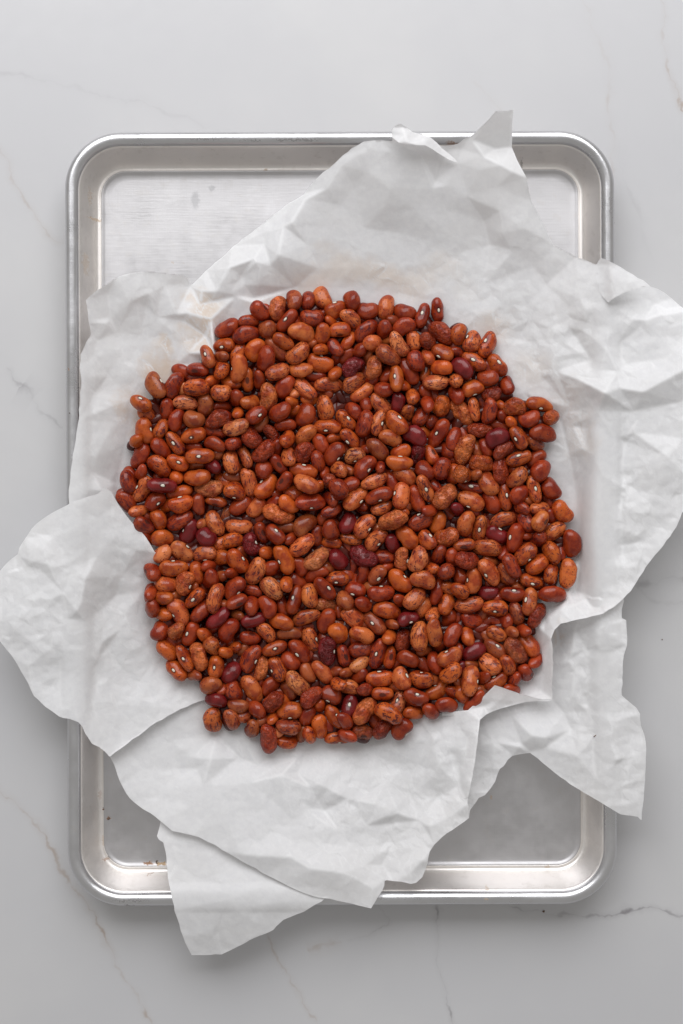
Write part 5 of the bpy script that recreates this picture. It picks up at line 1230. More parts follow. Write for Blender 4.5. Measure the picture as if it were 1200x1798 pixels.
(48.2,-64,5,13.2,8.8,-59,-3,132,'rs',0),
(36.4,87.3,5.2,14.8,8.7,56,-1,-107,'k-',0),
(-59.7,86.2,7.1,14.6,9.2,17,-13,-100,'rd',0),
(104.6,-63.2,5.8,13.3,8.4,66,-13,117,'k-',0),
(94.7,-3.1,5.1,14.4,9.6,4,-13,-125,'k-',0),
(26.1,-82.3,5.1,13.9,9,-8,-9,-103,'rd',0),
(43.6,66.6,5.1,14.9,9.3,-19,-11,-136,'k-',0),
(78.3,44,5.4,13.7,9.6,62,-12,132,'k-',0),
(84.5,-2,5.1,15.4,8.8,-68,-9,132,'k-',0),
(102.3,40.5,7.8,15.3,10.2,71,-6,147,'rd',0),
(-18.1,-10.6,5,14.6,8.6,6,-6,112,'k-',0),
(-57.9,-3.6,5.1,14.2,9.6,45,-9,150,'k-',0),
(-119.4,-3.9,8.5,13.1,9.1,-81,-12,-130,'rs',0),
(102.6,-8.1,5.2,14.5,9.1,26,-10,121,'k-',0),
(21.3,89.6,5.1,15.9,9.1,-23,-11,128,'rd',0),
(34,-75.2,5.1,13.7,9.8,29,-13,132,'k-',0),
(14.8,49.6,5,14.7,8.8,-84,-3,-121,'rd',0),
(-68.3,12.4,5.1,15,9.1,-60,-5,120,'rd',0),
(37.7,-65.2,5.1,14.5,8.7,42,-6,98,'rd',0),
(48.7,-83.3,5.2,14.6,9.2,69,-11,148,'k-',0),
(92.9,-104.2,8.6,14.2,9.5,-27,-9,147,'k-',0),
(-30.1,123.8,9,15.3,9,-54,-13,-106,'k-',0),
(-34.6,-17.6,5,13.9,8.9,14,-15,108,'k-',0),
(100.4,-35.5,5.2,13.2,9.3,-87,-13,-122,'rd',0),
(69.1,-52.8,5.1,15.8,9.9,77,-13,146,'k-',0),
(-113.6,62.6,9.9,15.7,8.7,-45,-20,-105,'k-',0),
(105.2,-97.3,9.1,14.8,9.1,25,-11,-136,'rs',0),
(-13.7,-54.1,5.1,13.2,9,72,-6,110,'k-',0),
(20.7,-4.8,5,14,8.7,-64,-16,103,'k-',0),
(-17.4,49.1,5,14.2,9.7,-16,-9,146,'rs',0),
(45.6,84.5,5.3,13.3,9,-55,-8,-109,'k-',0),
(-21.1,-132.8,6.8,13.6,9,-25,-2,138,'rd',0),
(-13.5,-0.5,5,15.7,9.1,84,-10,114,'k-',0),
(-44.7,108.1,9,15.8,8.5,37,-7,106,'k-',0),
(31.2,-24.9,5,14.7,8.2,72,1,-103,'k-',0),
(-88.2,-42.1,5.1,15.1,8.9,87,-11,118,'rd',0),
(93.3,-87.5,7,14.8,8.5,33,-12,114,'k-',0),
(32.1,-128.2,8.2,13.8,9.2,-52,1,-134,'rd',0),
(-35.4,-90,5.5,15.1,9.1,-76,-10,136,'k-',0),
(-63.7,-94.4,6.1,15.1,8.9,-61,-6,139,'k-',0),
(2.3,-69.6,5.2,13.5,9.3,65,-14,122,'k-',0),
(-30.5,-60.7,5.2,13.6,9.2,-52,-4,100,'rs',0),
(-26.3,-31.7,5,14.4,9.5,27,-7,141,'rd',0),
(43.8,-31.5,5,15.3,8.5,-43,-11,123,'k-',0),
(38.7,11.5,6,14.4,9.5,-69,-5,121,'k-',0),
(21.1,-128.2,7.5,14.7,9.2,-53,-1,144,'rd',0),
(81.6,-75.9,5.7,15.4,9.1,-31,0,-141,'k-',0),
(135.1,-16.8,7.5,14.2,9.2,-8,-11,139,'k-',0),
(71.8,-108,8.5,14.7,8.2,3,-5,103,'rd',0),
(103.9,4.4,5.3,14.8,9.6,-86,-15,135,'k-',0),
(-77.6,-75.8,6.5,15.7,8.8,23,-3,-116,'rs',0),
(-44.8,-76.2,5.5,15.2,9.1,64,-14,-129,'k-',0),
(50.9,-42,5.7,15.3,9.5,81,6,-128,'rs',0),
(19.4,35.5,5,15.2,8.6,-71,0,98,'rs',0),
(26.6,-50.1,5.1,15.7,9.1,59,-11,111,'rd',0),
(44.5,-93.3,5.2,13.2,10.1,-15,-19,146,'k-',0),
(-63,-18.6,5.2,14.7,8.9,33,-4,108,'k-',0),
(86.5,-25.6,5.2,14.9,9.6,62,-15,-120,'k-',0),
(21.9,-91.5,5.2,13.9,9.1,-82,-10,100,'k-',0),
(37.9,-12.1,5.1,15.4,9.7,60,-13,133,'k-',0),
(-8.9,-29.3,5,15.4,8.6,54,-7,129,'rs',0),
(-7.4,97.6,5.2,14.6,9.5,-13,-13,-128,'k-',0),
(-116.3,-50.2,8.9,13.4,9.6,84,-16,-141,'rd',0),
(-20.9,-46.2,5,14.8,9.6,58,-13,124,'k-',0),
(73,-69.1,5.1,13.6,9.8,49,-17,133,'k-',0),
(-40.4,-50.1,5.5,13.2,9.4,-82,-4,-116,'k-',0),
(-61.4,-34.5,5.2,13.9,8.5,35,-14,-104,'rs',0),
(-66.3,48.8,7,13.6,9,16,27,133,'k-',0),
(106.1,19.6,6.7,15.6,9.2,-3,-5,-127,'k-',0),
(-43.4,-96.3,5.7,15.9,9.4,-58,-9,142,'k-',0),
(113.9,62.6,11.2,14.2,9.2,-32,-10,-119,'k-',0),
(-104.3,-69,8.2,14.4,9.7,-61,-16,141,'k-',0),
(-26.9,-72,5.2,14.7,10.3,60,-10,-147,'rd',0),
(-88.5,-72.5,6.7,15.1,9.4,76,-10,144,'k-',0),
(-40.8,88.9,5.7,15,9,40,-3,-114,'rs',0),
(-60.1,-107.6,6.2,13.3,8.4,-72,-13,-106,'rd',0),
(1.1,-6.6,5,13.5,8.2,62,-11,-100,'rd',0),
(-17.2,-27,5,13.7,9.6,-69,-16,148,'k-',0),
(60.3,-36.4,5,13.4,9.1,81,-3,-133,'rd',0),
(121.8,23.4,8.5,13.7,8.7,74,-4,-114,'rd',0),
(-15.7,-68.8,5.2,14.4,8.3,-87,-3,113,'k-',0),
(-103.6,-19.4,6,13.9,8.7,24,-16,117,'rs',0),
(-53.8,102.5,8.8,14.6,9.4,-52,-12,-143,'rs',0),
(43,112.7,7.6,14.6,9,-44,-7,-108,'rd',0),
(-24,56.7,5,15.8,8.9,63,-10,105,'rd',0),
(16.5,-115.9,5.9,15.7,8.8,27,-13,110,'k-',0),
(36.2,-120.5,7.7,13.3,9.4,-14,-6,-140,'rs',0),
(-45.9,-21.7,5.1,14.2,8.8,-11,-16,109,'rs',0),
(-108.1,9.5,7.2,13.8,8.9,25,-6,134,'k-',0),
(-120.4,23.4,8.1,14,9.5,34,-16,121,'k-',0),
(-17.9,-102.5,5.7,15.5,8.4,44,-11,-105,'rd',0),
(55.9,-64.1,5,13.6,8.6,-70,0,-127,'k-',0),
(112.6,-70.6,7.4,16,9.8,-21,11,-142,'k-',0),
(36.9,53.2,5.1,13.5,8.9,-72,-14,-100,'k-',0),
(-67.3,-8.7,5,15.7,8.9,87,-6,-111,'k-',0),
(-36.2,80.8,5.2,14.7,10.1,-1,-9,145,'k-',0),
(52,-108.6,7.9,13.9,9.3,51,-17,138,'k-',0),
(-130,9.8,9.3,16,9,-25,-19,-122,'rd',0),
(-80.1,-105,8,15.2,9.2,-27,-2,-106,'k-',0),
(2.6,-39.2,5,14.6,10,-21,-14,-140,'rd',0),
(97,-46.5,5.2,14.8,8.2,41,2,-106,'rd',0),
(54.3,-73.6,5.1,15.9,8.7,20,-11,98,'k-',0),
(-69,-127.2,7.2,14.6,9.7,-77,-9,148,'k-',0),
(-47.5,-108.3,6,13.3,9,86,-12,-122,'rd',0),
(-46,71.7,5.4,15.8,9.5,-9,-6,-149,'rs',0),
(92,3.8,5.1,13.4,8.5,17,-3,119,'k-',0),
(-4.7,84.5,5.1,15.8,9.7,-41,-12,143,'k-',0),
(-129.5,20.4,9.3,15.5,9.9,-84,-6,-135,'rd',0),
(-45,120.5,10.2,15,8.5,-65,-14,-117,'rd',0),
(-88.3,4.9,5.3,14.7,9.9,-44,-12,-143,'k-',0),
(84.6,18.7,5.1,13.4,8.8,-44,-3,126,'rd',0),
(-41,-35.4,5.2,15.7,8.9,38,0,140,'rd',0),
(-102.5,-10.2,6.5,14.4,8.9,5,-5,106,'k-',0),
(-13.5,-91.2,5.5,13.9,9.4,-27,-12,-147,'k-',0),
(-66,1.9,5,13.2,9.2,-23,-16,-111,'k-',0),
(86.7,66.9,7.7,13.2,8.5,-43,-12,-108,'rs',0),
(63.9,-14.6,5.1,15.6,9.4,-35,-11,118,'rd',0),
(82.1,-38.1,5,14.2,8.5,-75,-6,-109,'k-',0),
(86.5,-54.7,5.2,14.9,9,24,-3,-98,'rd',0),
(72.4,-5.6,5,14.1,9.5,-8,-15,-122,'k-',0),
(-110.5,72.4,11.2,13.5,10,70,-4,-144,'k-',0),
(-10.3,-80.7,5.2,14.2,9.1,-82,-10,-110,'rs',0),
(11.4,-136.9,7,13.6,9.3,-36,-12,-140,'k-',0),
(20.6,23.9,5.9,13.4,8.4,-43,-16,-110,'k-',0),
(86.1,-97.2,7.7,15.7,9.1,12,-6,-112,'k-',0),
(17.6,118.6,6.2,15.7,9.1,44,-9,135,'rd',0),
(-81.6,-91.1,7.1,15.3,8.7,-15,-14,-111,'k-',0),
(23.3,63.5,5,14.6,9.4,25,-10,141,'k-',0),
(-95.6,12.1,5.7,14,10.2,44,-11,147,'k-',0),
(-70.9,80.6,6.6,14.9,8.6,-47,-7,118,'k-',0),
(-84.1,-3.4,5.2,14.5,8.6,29,-11,121,'k-',0),
(-4.4,44.9,5,14.1,8.9,-29,-12,104,'k-',0),
(7.3,-77.6,5.2,13.2,9.8,-87,-16,-150,'rd',0),
(12.2,-17.6,5,13.6,9,45,-4,130,'k-',0),
(81.8,-115.8,10.8,13.5,8.4,-8,0,116,'k-',0),
(-94.8,44.8,6.6,15.3,9.2,55,3,-114,'k-',0),
(123.4,-41.9,8.2,13.2,7.8,5,0,129,'k-',0),
(-27.7,-37.8,6,14.8,8.1,-9,0,127,'k-',0),
(-32.9,85.1,6.3,14.8,7.9,-71,0,133,'k-',0),
(90.1,-66.2,5.8,14.5,8,51,0,145,'r-',0),
(92.2,-45.2,6,14.2,8,-37,0,135,'r-',0),
(62.4,-113,10.3,14.2,8,78,0,127,'k-',0),
(31.1,9.4,7.7,14.9,7.8,-61,0,135,'k-',0),
(53.3,44.1,5.9,13.7,7.7,-17,0,136,'k-',0),
(-49.8,-2.1,6.2,13.7,8.1,44,0,115,'r-',0),
(-18.2,0,6.1,13.4,8.2,79,0,120,'r-',0),
(7,-32.6,5.2,14.5,7.9,72,0,107,'rd',0),
(57.5,72.5,6.2,14.9,8.1,-74,0,110,'rd',0),
(-72.9,51.5,6.1,14.1,7.7,-55,0,106,'k-',0),
(115.6,52.2,11.3,14.3,8.3,-34,0,114,'k-',0),
(-100.9,50.3,8.9,14,8,-42,0,112,'r-',0),
(-111.3,-48.2,9.5,13.2,7.8,70,0,129,'k-',0),
(60.6,57.8,6.2,13.1,8.2,79,0,130,'k-',0),
(84.6,72.3,8.2,14.2,8.3,70,0,117,'k-',0),
(-95,-20,6,15,7.8,36,0,135,'k-',0),
(-68.7,68.3,6,13.1,7.8,20,0,133,'k-',0),
(-0.3,71.5,5.8,13.2,8.4,-65,0,140,'k-',0),
(-40.1,114,10.5,14.2,8.2,31,0,122,'rd',0),
(3.9,-20,5.3,13.6,8.2,-48,0,110,'r-',0),
(-14,-86.2,5.9,13.3,8.2,-61,0,106,'k-',0),
(0.7,29.4,5.4,13.7,7.6,18,0,142,'r-',0),
(-50.8,75.7,5.4,14.5,8.1,-65,0,108,'k-',0),
(42.8,-97.8,5.8,13.4,8.2,66,0,140,'k-',0),
(44.9,26.3,5.3,13.7,8.1,-2,0,123,'r-',0),
(70.1,-10.5,5.8,13.3,7.7,-54,0,129,'k-',0),
(19.6,96.7,6.3,13.4,8.1,-12,0,125,'r-',0),
(85.8,-70.4,6.2,14.3,8.1,15,0,145,'rd',0),
(-42.4,-41,6.1,13.4,7.8,-79,0,131,'k-',0),
(-8.8,12.6,6.2,14,8.1,21,0,143,'k-',0),
(6,1.1,5.7,13.6,7.9,-50,0,108,'k-',0),
(-41.4,-30.5,5.8,14,7.6,-11,0,120,'bd',0),
(70.1,36.8,5.9,13.2,8.4,-43,0,137,'r-',0),
(-17.2,27.3,5.8,14.9,8.4,-34,0,128,'k-',0),
(41.7,79.9,5.6,15,8.1,-51,0,112,'k-',0),
(-2.5,119.6,7.5,13.9,7.8,4,0,110,'k-',0),
(91,-76.6,7.5,13.5,8.1,-30,0,108,'bd',0),
(-63.4,17.9,5.9,14.3,8,44,0,144,'k-',0),
(16.5,12.6,6.3,14.9,7.7,-15,0,146,'k-',0),
(64.8,-21,5.7,13.6,7.9,-35,0,146,'k-',0),
(-4.6,-5.3,5.8,14.9,8,-34,0,139,'rd',0),
(-67.6,-79.8,6.5,14.1,7.8,-53,0,135,'rd',0),
(-60.3,73.6,6.1,14.8,8.1,-4,0,133,'k-',0),
(-99,-77.6,7.9,13.2,8.4,34,0,116,'rd',0),
(-23.5,82,5.4,14.6,7.8,51,0,119,'k-',0),
(44.9,0,5.5,14.8,8.2,19,0,102,'rd',0),
(24.9,-44.2,5.7,13.6,8.4,19,0,144,'r-',0),
(-16.1,74.7,5.4,14.1,7.8,-10,0,112,'r-',0),
(53.1,115.3,8.2,13.2,7.8,-53,0,116,'k-',0),
(81.5,-80.8,7.2,13.2,7.7,18,0,149,'k-',0),
(106.6,-76.5,8.3,14.3,8,-30,0,142,'bd',0),
(103.2,48.1,10,13.7,8.2,6,0,146,'k-',0),
(55.3,84,6.4,14.1,8.2,68,0,131,'bd',0),
(64.8,-71.5,6.3,14.5,7.6,6,0,132,'k-',0),
(-94.9,24.2,6.3,14.8,8,18,0,116,'r-',0),
(-48.7,-40,5.8,14.1,8.1,-44,0,105,'k-',0),
(-105.3,21,7.2,14.7,7.6,73,0,124,'r-',0),
(-66.5,-87.2,6.5,13.9,7.8,-41,0,107,'k-',0),
(-84.5,-36.8,5.6,14,7.8,-23,0,120,'k-',0),
(24.8,15.7,8.4,13.3,8.1,-11,0,142,'r-',0),
(-79.1,61.9,7.1,13,7.8,44,0,150,'rd',0),
(14.4,-68.3,6.2,14.6,7.7,-25,0,138,'bd',0),
(11.2,43.1,5.4,13.7,7.7,69,0,118,'r-',0),
(-40.3,-88.3,5.9,14,7.8,78,0,120,'k-',0),
(62.7,-50.5,5.9,14.9,7.7,-1,0,119,'k-',0),
(7,27.4,5.3,14.6,8.2,-2,0,141,'r-',0),
(40.7,-37.9,5.6,14.9,8.1,-79,0,108,'k-',0),
(-61.3,-90.3,6.9,13.3,8.2,36,0,107,'k-',0),
(85.7,61.9,7.9,13.2,7.7,28,0,149,'k-',0),
(97.4,2.1,6.1,13.8,8.2,-49,0,141,'k-',0),
(67,-41,5.5,14.3,7.7,-78,0,147,'k-',0),
(15.4,0,5.2,14.6,8.1,-34,0,114,'r-',0),
(52.2,4.2,5.5,13.8,8.2,2,0,146,'r-',0),
(-73.9,-24.2,6.3,14.1,8.2,69,0,146,'k-',0),
(-71.8,-48.3,6.4,14.6,8.1,6,0,122,'k-',0),
(48.9,108,8,14.7,8,-48,0,107,'k-',0),
(28,68.3,6,14.2,8,-8,0,147,'k-',0),
(-42.4,25.2,5.5,14.1,8.3,-2,0,136,'k-',0),
(-50.8,-75.7,5.8,14.7,8.2,-61,0,114,'rd',0),
(-75.5,91.8,12.6,13.5,8.2,36,0,114,'r-',0),
(-23.5,-26.3,6.1,14.6,7.9,46,0,101,'k-',0),
(-84.4,-45.2,6.3,15,8.2,-68,0,142,'r-',0),
(-24.6,-1.1,5.3,14.2,8,-34,0,124,'k-',0),
(85.9,-62.1,5.5,14.8,8.2,62,0,110,'bd',0),
(-61.3,-39.9,6.4,13.5,8,52,0,113,'k-',0),
(-8.8,103,6.4,13.2,8,4,0,116,'k-',0),
(-72.8,-68.3,6.4,14.7,8.2,-11,0,123,'r-',0),
(-5.6,-100.9,6.5,14.1,8.1,-83,0,110,'k-',0),
(67.9,86.1,6.8,13.2,8,15,0,119,'k-',0),
(-17.2,-107.2,6.5,14.1,8.2,68,0,128,'k-',0),
(38.5,46.3,5.9,13.7,8.2,28,0,139,'k-',0),
(48,-20,6,13.1,7.7,65,0,122,'bd',0),
(89.7,77.5,9.7,13.7,7.9,-23,0,136,'bd',0),
(2.8,38.9,6.1,13.9,7.7,-43,0,142,'rd',0),
(58.5,38.9,6.2,14.2,8.3,1,0,137,'k-',0),
(-83.4,46.2,6.1,14.8,7.7,-19,0,119,'r-',0),
(-22.4,29.4,5.8,13.4,8.2,50,0,136,'k-',0),
(-62.4,-58.9,5.8,13.1,8.1,72,0,121,'r-',0),
(-3.5,22.1,5.4,14.1,7.6,-66,0,101,'k-',0),
(-6.7,-76.8,5.4,14.3,8.3,-85,0,115,'k-',0),
(-68.7,-34.7,5.7,14.6,7.7,-28,0,129,'k-',0),
(-25.6,72.5,5.7,14.4,8,47,0,130,'k-',0),
(49,69.4,6.1,14.9,7.7,-46,0,133,'k-',0),
(-52.9,18.9,6.1,14.7,8.2,-51,0,122,'k-',0),
(52.2,53.6,5.4,14.6,7.8,-63,0,129,'r-',0),
(-70.8,0,6,13.7,7.7,61,0,119,'bd',0),
(16.5,-94.6,6.4,14.5,7.8,57,0,122,'k-',0),
(-40.3,16.8,5.6,14.6,7.8,-34,0,110,'k-',0),
(8.1,49.4,5.3,13.4,7.9,41,0,107,'k-',0),
(-40.3,76.7,6.4,13.3,8.3,50,0,109,'k-',0),
(-0.3,88.3,6,13.6,8.3,-82,0,125,'k-',0),
(-90.8,-23.1,6,14.8,8.4,27,0,147,'k-',0),
(-48.7,-83,6.6,14.8,8.3,72,0,124,'k-',0),
(-18.2,54.6,6.1,13.5,7.9,85,0,131,'rd',0),
(30.1,-98.8,5.7,13.3,8,-31,0,123,'k-',0),
(-41.3,55.7,6.2,14.5,8.3,-15,0,131,'k-',0),
(-24.5,-55.7,6,13.6,8,84,0,129,'r-',0),
(7,-11.6,5.3,13.4,7.6,85,0,143,'r-',0),
(-50.6,107.8,9.5,13.8,7.9,32,0,137,'k-',0),
(-50.8,47.3,6,15,8,-53,0,118,'k-',0),
(82.4,97.4,9.4,14.3,8.3,-41,0,127,'r-',0),
(-29.8,42,5.8,13.1,8.2,74,0,143,'r-',0),
(-16.1,-123.9,7.1,13.1,8.2,84,0,120,'k-',0),
(43.8,-11.6,5.3,14.2,7.8,54,0,103,'r-',0),
(-1.4,65.2,5.3,13.1,8.2,42,0,111,'k-',0),
(78.5,-70.4,5.8,14.1,7.7,23,0,122,'bd',0),
(-65.5,57.8,5.8,13.5,8,52,0,135,'k-',0),
(104.7,-69.3,6.9,13.4,8.2,71,0,112,'k-',0),
(-48.7,-27.3,6.3,13.3,8.1,64,0,135,'k-',0),
(-27.7,-116.6,6.5,13.5,8,18,0,137,'k-',0),
(18.6,-33.6,5.9,13.6,8.3,27,0,130,'r-',0),
(-81.3,4.2,5.4,15,8,83,0,130,'k-',0),
(71.1,54.6,6.2,14.4,8.2,62,0,149,'k-',0),
(-4.5,-36.8,6.2,14.4,7.7,-73,0,143,'k-',0),
(-19.3,-69.4,5.5,14.6,7.7,11,0,104,'rd',0),
(114.2,-31.5,6.3,14.2,8,-83,0,106,'k-',0),
(-2.5,-68.3,6,14.2,8,-12,0,126,'bd',0),
(-38.2,4.2,5.4,13.8,8.1,-3,0,131,'k-',0),
(-14,103,6.5,14.6,8.2,-5,0,121,'r-',0),
(95.2,-66.2,6.8,13.2,8.3,-37,0,120,'rd',0),
(-108.3,45.1,8.2,13.6,8.1,-14,0,148,'k-',0),
(77.5,-34.7,5.7,13.3,8.2,-12,0,132,'k-',0),
(33.3,-50.5,5.5,14.5,8,23,0,150,'k-',0),
(-4.6,-54.7,5.3,14.6,8.3,-48,0,110,'rd',0),
(32.2,4.2,6.2,14.1,8.2,-57,0,106,'k-',0),
(72.2,-78.9,5.5,14.8,8.2,-59,0,136,'k-',0),
(-60.3,-72.5,5.9,13.3,8.2,-66,0,128,'k-',0),
(24.9,-2.1,5.7,14.8,7.8,-8,0,121,'k-',0),
(53.2,-80.9,6.2,13.7,7.7,56,0,100,'k-',0),
(-104.3,36.7,7.3,14.7,8,-19,0,143,'k-',0),
(-102.2,-14.7,7,13.9,8.3,-36,0,101,'k-',0),
(-52.9,-6.3,5.5,14.1,8,-62,0,126,'k-',0),
(-32.9,-84,6.7,13.3,8.3,61,0,149,'k-',0),
(-63.4,31.5,5.8,14.2,8,85,0,140,'k-',0),
(89.7,87.9,9.7,13.4,8.3,-55,0,102,'r-',0),
(75.3,47.3,6.3,13.9,8.2,-70,0,130,'r-',0),
(125.5,-33.6,8,14.9,8,-39,0,104,'k-',0),
(-90.7,1.1,6.5,14.2,7.8,50,0,131,'rd',0),
(-44.4,-123.8,8,14.2,7.8,39,0,109,'k-',0),
(76.4,52.6,5.7,14.6,8.4,46,0,122,'k-',0),
(24.9,-21,6,13.3,8,78,0,141,'k-',0),
(-57,91.2,8.4,14.1,8,38,0,147,'k-',0),
(-31.9,-48.4,5.7,14.7,7.6,75,0,131,'k-',0),
(13.3,20,5.8,13,8,72,0,150,'k-',0),
(105.4,36.6,9.6,14.7,8.4,-81,0,100,'r-',0),
(-45.6,59.9,5.8,13.3,8.2,-58,0,127,'k-',0),
(41.7,41,6,13.4,8.4,-24,0,132,'k-',0),
(102.6,-57.8,6.3,13.3,8,-1,0,147,'k-',0),
(-32.9,9.5,6.1,13.1,8,-45,0,142,'r-',0),
(-99,-69.2,7.7,14.5,8.1,11,0,146,'r-',0),
(-66.6,63.1,5.7,14.4,7.7,-78,0,103,'k-',0),
(24.9,-31.6,5.2,13.4,7.6,65,0,121,'k-',0),
(-5.6,108.1,7.1,13.1,7.6,-72,0,128,'k-',0),
(28,101.9,6.4,14.3,8,-76,0,122,'rd',0),
(-82.2,-96.5,7.6,14.4,7.7,-56,0,118,'k-',0),
(-3.5,61,5.9,14.7,7.6,-86,0,147,'k-',0),
(25.9,24.2,6,13.8,8.3,-39,0,148,'r-',0),
(-60.2,-22.1,6.2,13.6,8.3,60,0,135,'k-',0),
(-15.1,66.3,5.5,13.2,8,31,0,136,'k-',0),
(55.4,-37.9,5.9,14.5,8.2,-17,0,101,'r-',0),
(68.8,102.7,8.8,13.4,8,83,0,138,'rd',0),
(-83.3,57.8,6.9,13.3,8.3,4,0,121,'rd',0),
(-122.8,5.2,9.7,14.9,8.3,12,0,119,'k-',0),
(22.7,107.1,7.3,14.4,8.4,27,0,103,'k-',0),
(-18.2,112.2,8.3,13.5,8,32,0,121,'bd',0),
(98.2,-79.7,8.2,14.9,8.3,61,0,102,'k-',0),
(-23.5,-40,5.7,14.8,8.4,28,0,128,'rd',0),
(55.4,-23.1,6.2,14,7.9,86,0,104,'k-',0),
(-98.8,-54.5,8.8,13.9,7.9,65,0,106,'k-',0),
(-70.7,-112.3,7.5,14.7,7.6,-60,0,139,'r-',0),
(-61.3,43.1,6.1,13.5,8.1,-2,0,113,'k-',0),
(30.1,-11.6,5.8,14,8.2,-64,0,124,'k-',0),
(102.1,59.6,10.9,13.6,7.7,24,0,148,'k-',0),
(106.4,-92.1,9.7,13.3,7.7,-77,0,140,'r-',0),
(-22.4,105,7,13.3,7.7,-6,0,143,'k-',0),
(80.5,34.7,6.4,14.8,8.2,58,0,138,'r-',0),
(60.7,-64.2,5.3,14.8,8.2,-68,0,139,'k-',0),
(-60.3,-50.5,6.2,13.7,7.9,-46,0,115,'k-',0),
(10.2,95.6,6.3,14.8,8.2,-62,0,122,'k-',0),
(-70.8,44.2,5.8,14.5,7.9,26,0,135,'k-',0),
(34.3,18.9,6.1,14.5,8.2,46,0,122,'rd',0),
(43.8,-24.2,5.5,13.9,8.1,-64,0,107,'k-',0),
(103.6,14.7,6.8,14.7,7.9,77,0,113,'rd',0),
(52.2,-51.5,5.8,14.9,8.1,-27,0,129,'k-',0),
(-46.6,45.2,5.9,13.5,8.2,19,0,129,'k-',0),
(83.8,-32.6,5.5,14.8,8.3,53,0,141,'k-',0),
(74.1,-100.7,7.9,14.6,8.1,-79,0,129,'rd',0),
(-36.1,-127.1,6.8,14.4,7.7,-57,0,143,'rd',0),
(-63.4,-100.8,6.6,13.9,7.7,-40,0,121,'k-',0),
(-64.3,-122.8,7.7,14.5,8.1,71,0,120,'k-',0),
(38.6,-94.7,5.4,14.6,7.8,37,0,145,'k-',0),
(-24.5,-100.8,6.5,13.5,8.1,16,0,126,'r-',0),
(-8.8,-22.1,5.6,13.5,8.2,-26,0,138,'r-',0),
(72.2,42,6.1,13.1,7.9,26,0,132,'rd',0),
(-44.5,-52.6,5.8,13.6,8.3,54,0,146,'rd',0),
(69.1,-32.6,5.3,14.2,7.6,-8,0,128,'k-',0),
(25.8,-127.8,9,13.1,8.1,49,0,125,'r-',0),
(-7.7,40,5.8,14.4,8,54,0,115,'rd',0),
(30.1,-117.6,7.2,13.9,8.1,6,0,109,'bd',0),
(-85,72.1,11.2,13.3,8.1,7,0,144,'r-',0),
(96.4,-18.9,5.7,13,7.7,52,0,106,'r-',0),
(-89.7,12.6,6.2,14.1,8.1,34,0,104,'rd',0),
(25.9,-94.6,5.7,14.5,8.3,25,0,140,'k-',0),
(20.7,-54.7,6,14.2,8,23,0,128,'rd',0),
(-40.3,-7.4,5.8,14.3,8.1,26,0,128,'k-',0),
(96.1,-90.2,8.3,13.7,7.7,7,0,133,'r-',0),
(39.6,-70.4,5.8,13.3,7.9,-44,0,111,'k-',0),
(-85.5,10.5,5.7,13.7,8.2,55,0,102,'bd',0),
(-71.9,-5.3,5.5,14.5,8.2,36,0,111,'k-',0),
(-49.8,30.5,5.3,14.3,8,-1,0,142,'r-',0),
(-33,58.9,5.4,13.2,8.3,26,0,142,'k-',0),
(-24.4,124.7,8.7,14.5,8,-41,0,146,'k-',0),
(113.1,-36.8,6.5,13.7,7.7,-22,0,116,'k-',0),
(-48.4,117.1,10.9,14,8,-80,0,101,'k-',0),
(54.4,-12.6,5.2,13.3,7.7,23,0,139,'k-',0),
(-44.5,80.9,6.3,13.9,8,-7,0,123,'rd',0),
(-44.5,-17.9,5.4,14.9,7.8,37,0,129,'k-',0),
(-38.2,-43.1,6.2,14.6,8.3,-16,0,128,'r-',0),
(73.2,-14.7,5.7,13.6,8.3,-56,0,125,'k-',0),
(67,-1.1,5.7,14,7.8,-49,0,133,'r-',0),
(-36.1,41,6,13.2,7.8,52,0,113,'k-',0),
(-14,-21,5.8,14.2,7.9,81,0,117,'k-',0),
(-116.7,20.9,8.9,13.8,7.9,-51,0,129,'k-',0),
(-102.9,69.1,9.8,13.6,7.8,53,0,114,'k-',0),
(12.3,-105.1,6.4,14.7,7.9,79,0,145,'k-',0),
(43.8,-83,6,14.8,8,61,0,104,'k-',0),
(-18.2,44.2,5.7,13.5,8.3,62,0,139,'k-',0),
(107.9,-2.1,6.2,14.4,8.2,-15,0,122,'r-',0),
(32.2,49.4,5.8,14.8,8.2,82,0,104,'r-',0),
(-92.4,62.8,10.5,13.5,8.3,-58,0,132,'k-',0),
(-91.8,-30.5,5.9,13.2,8.3,-41,0,109,'k-',0),
(71.1,-64.1,5.9,13.9,7.7,76,0,140,'r-',0),
(-96.6,60.7,10.2,14.3,7.9,-33,0,148,'k-',0),
(-49.8,-45.2,5.6,13.4,7.8,75,0,118,'k-',0),
(4.9,72.6,5.6,14.5,8.1,-14,0,132,'k-',0),
(66.9,-83,6.1,14.1,8.1,-63,0,118,'k-',0),
(-10.8,-122.9,6.7,14.7,8.1,-19,0,119,'k-',0),
(-100.2,-29.4,6.1,13.7,8.2,-12,0,102,'k-',0),
(66.9,69.4,6.2,13.2,7.9,-63,0,117,'k-',0),
(77.4,80.9,6.8,14.3,8.1,28,0,147,'rd',0),
(-116.7,35.6,8.7,14.8,8.1,-32,0,105,'k-',0),
(2.8,-78.9,5.6,13.8,8.4,68,0,137,'k-',0),
(-87.6,-9.5,6.1,14,8.4,-46,0,146,'k-',0),
(-80.2,37.8,6.2,14.6,8,-37,0,116,'k-',0),
(75.4,2.1,5.7,13.4,7.9,-84,0,116,'bd',0),
(-105.2,-49.3,8.2,13.2,8.3,27,0,147,'k-',0),
(-68.5,83.9,8.2,13.8,7.8,15,0,140,'r-',0),
(88,-42.1,5.5,13.3,7.8,-74,0,121,'k-',0),
(-17.2,-60,5.5,14.7,7.7,78,0,100,'k-',0),
(22.8,117.6,7.1,14.9,8.1,-53,0,135,'k-',0),
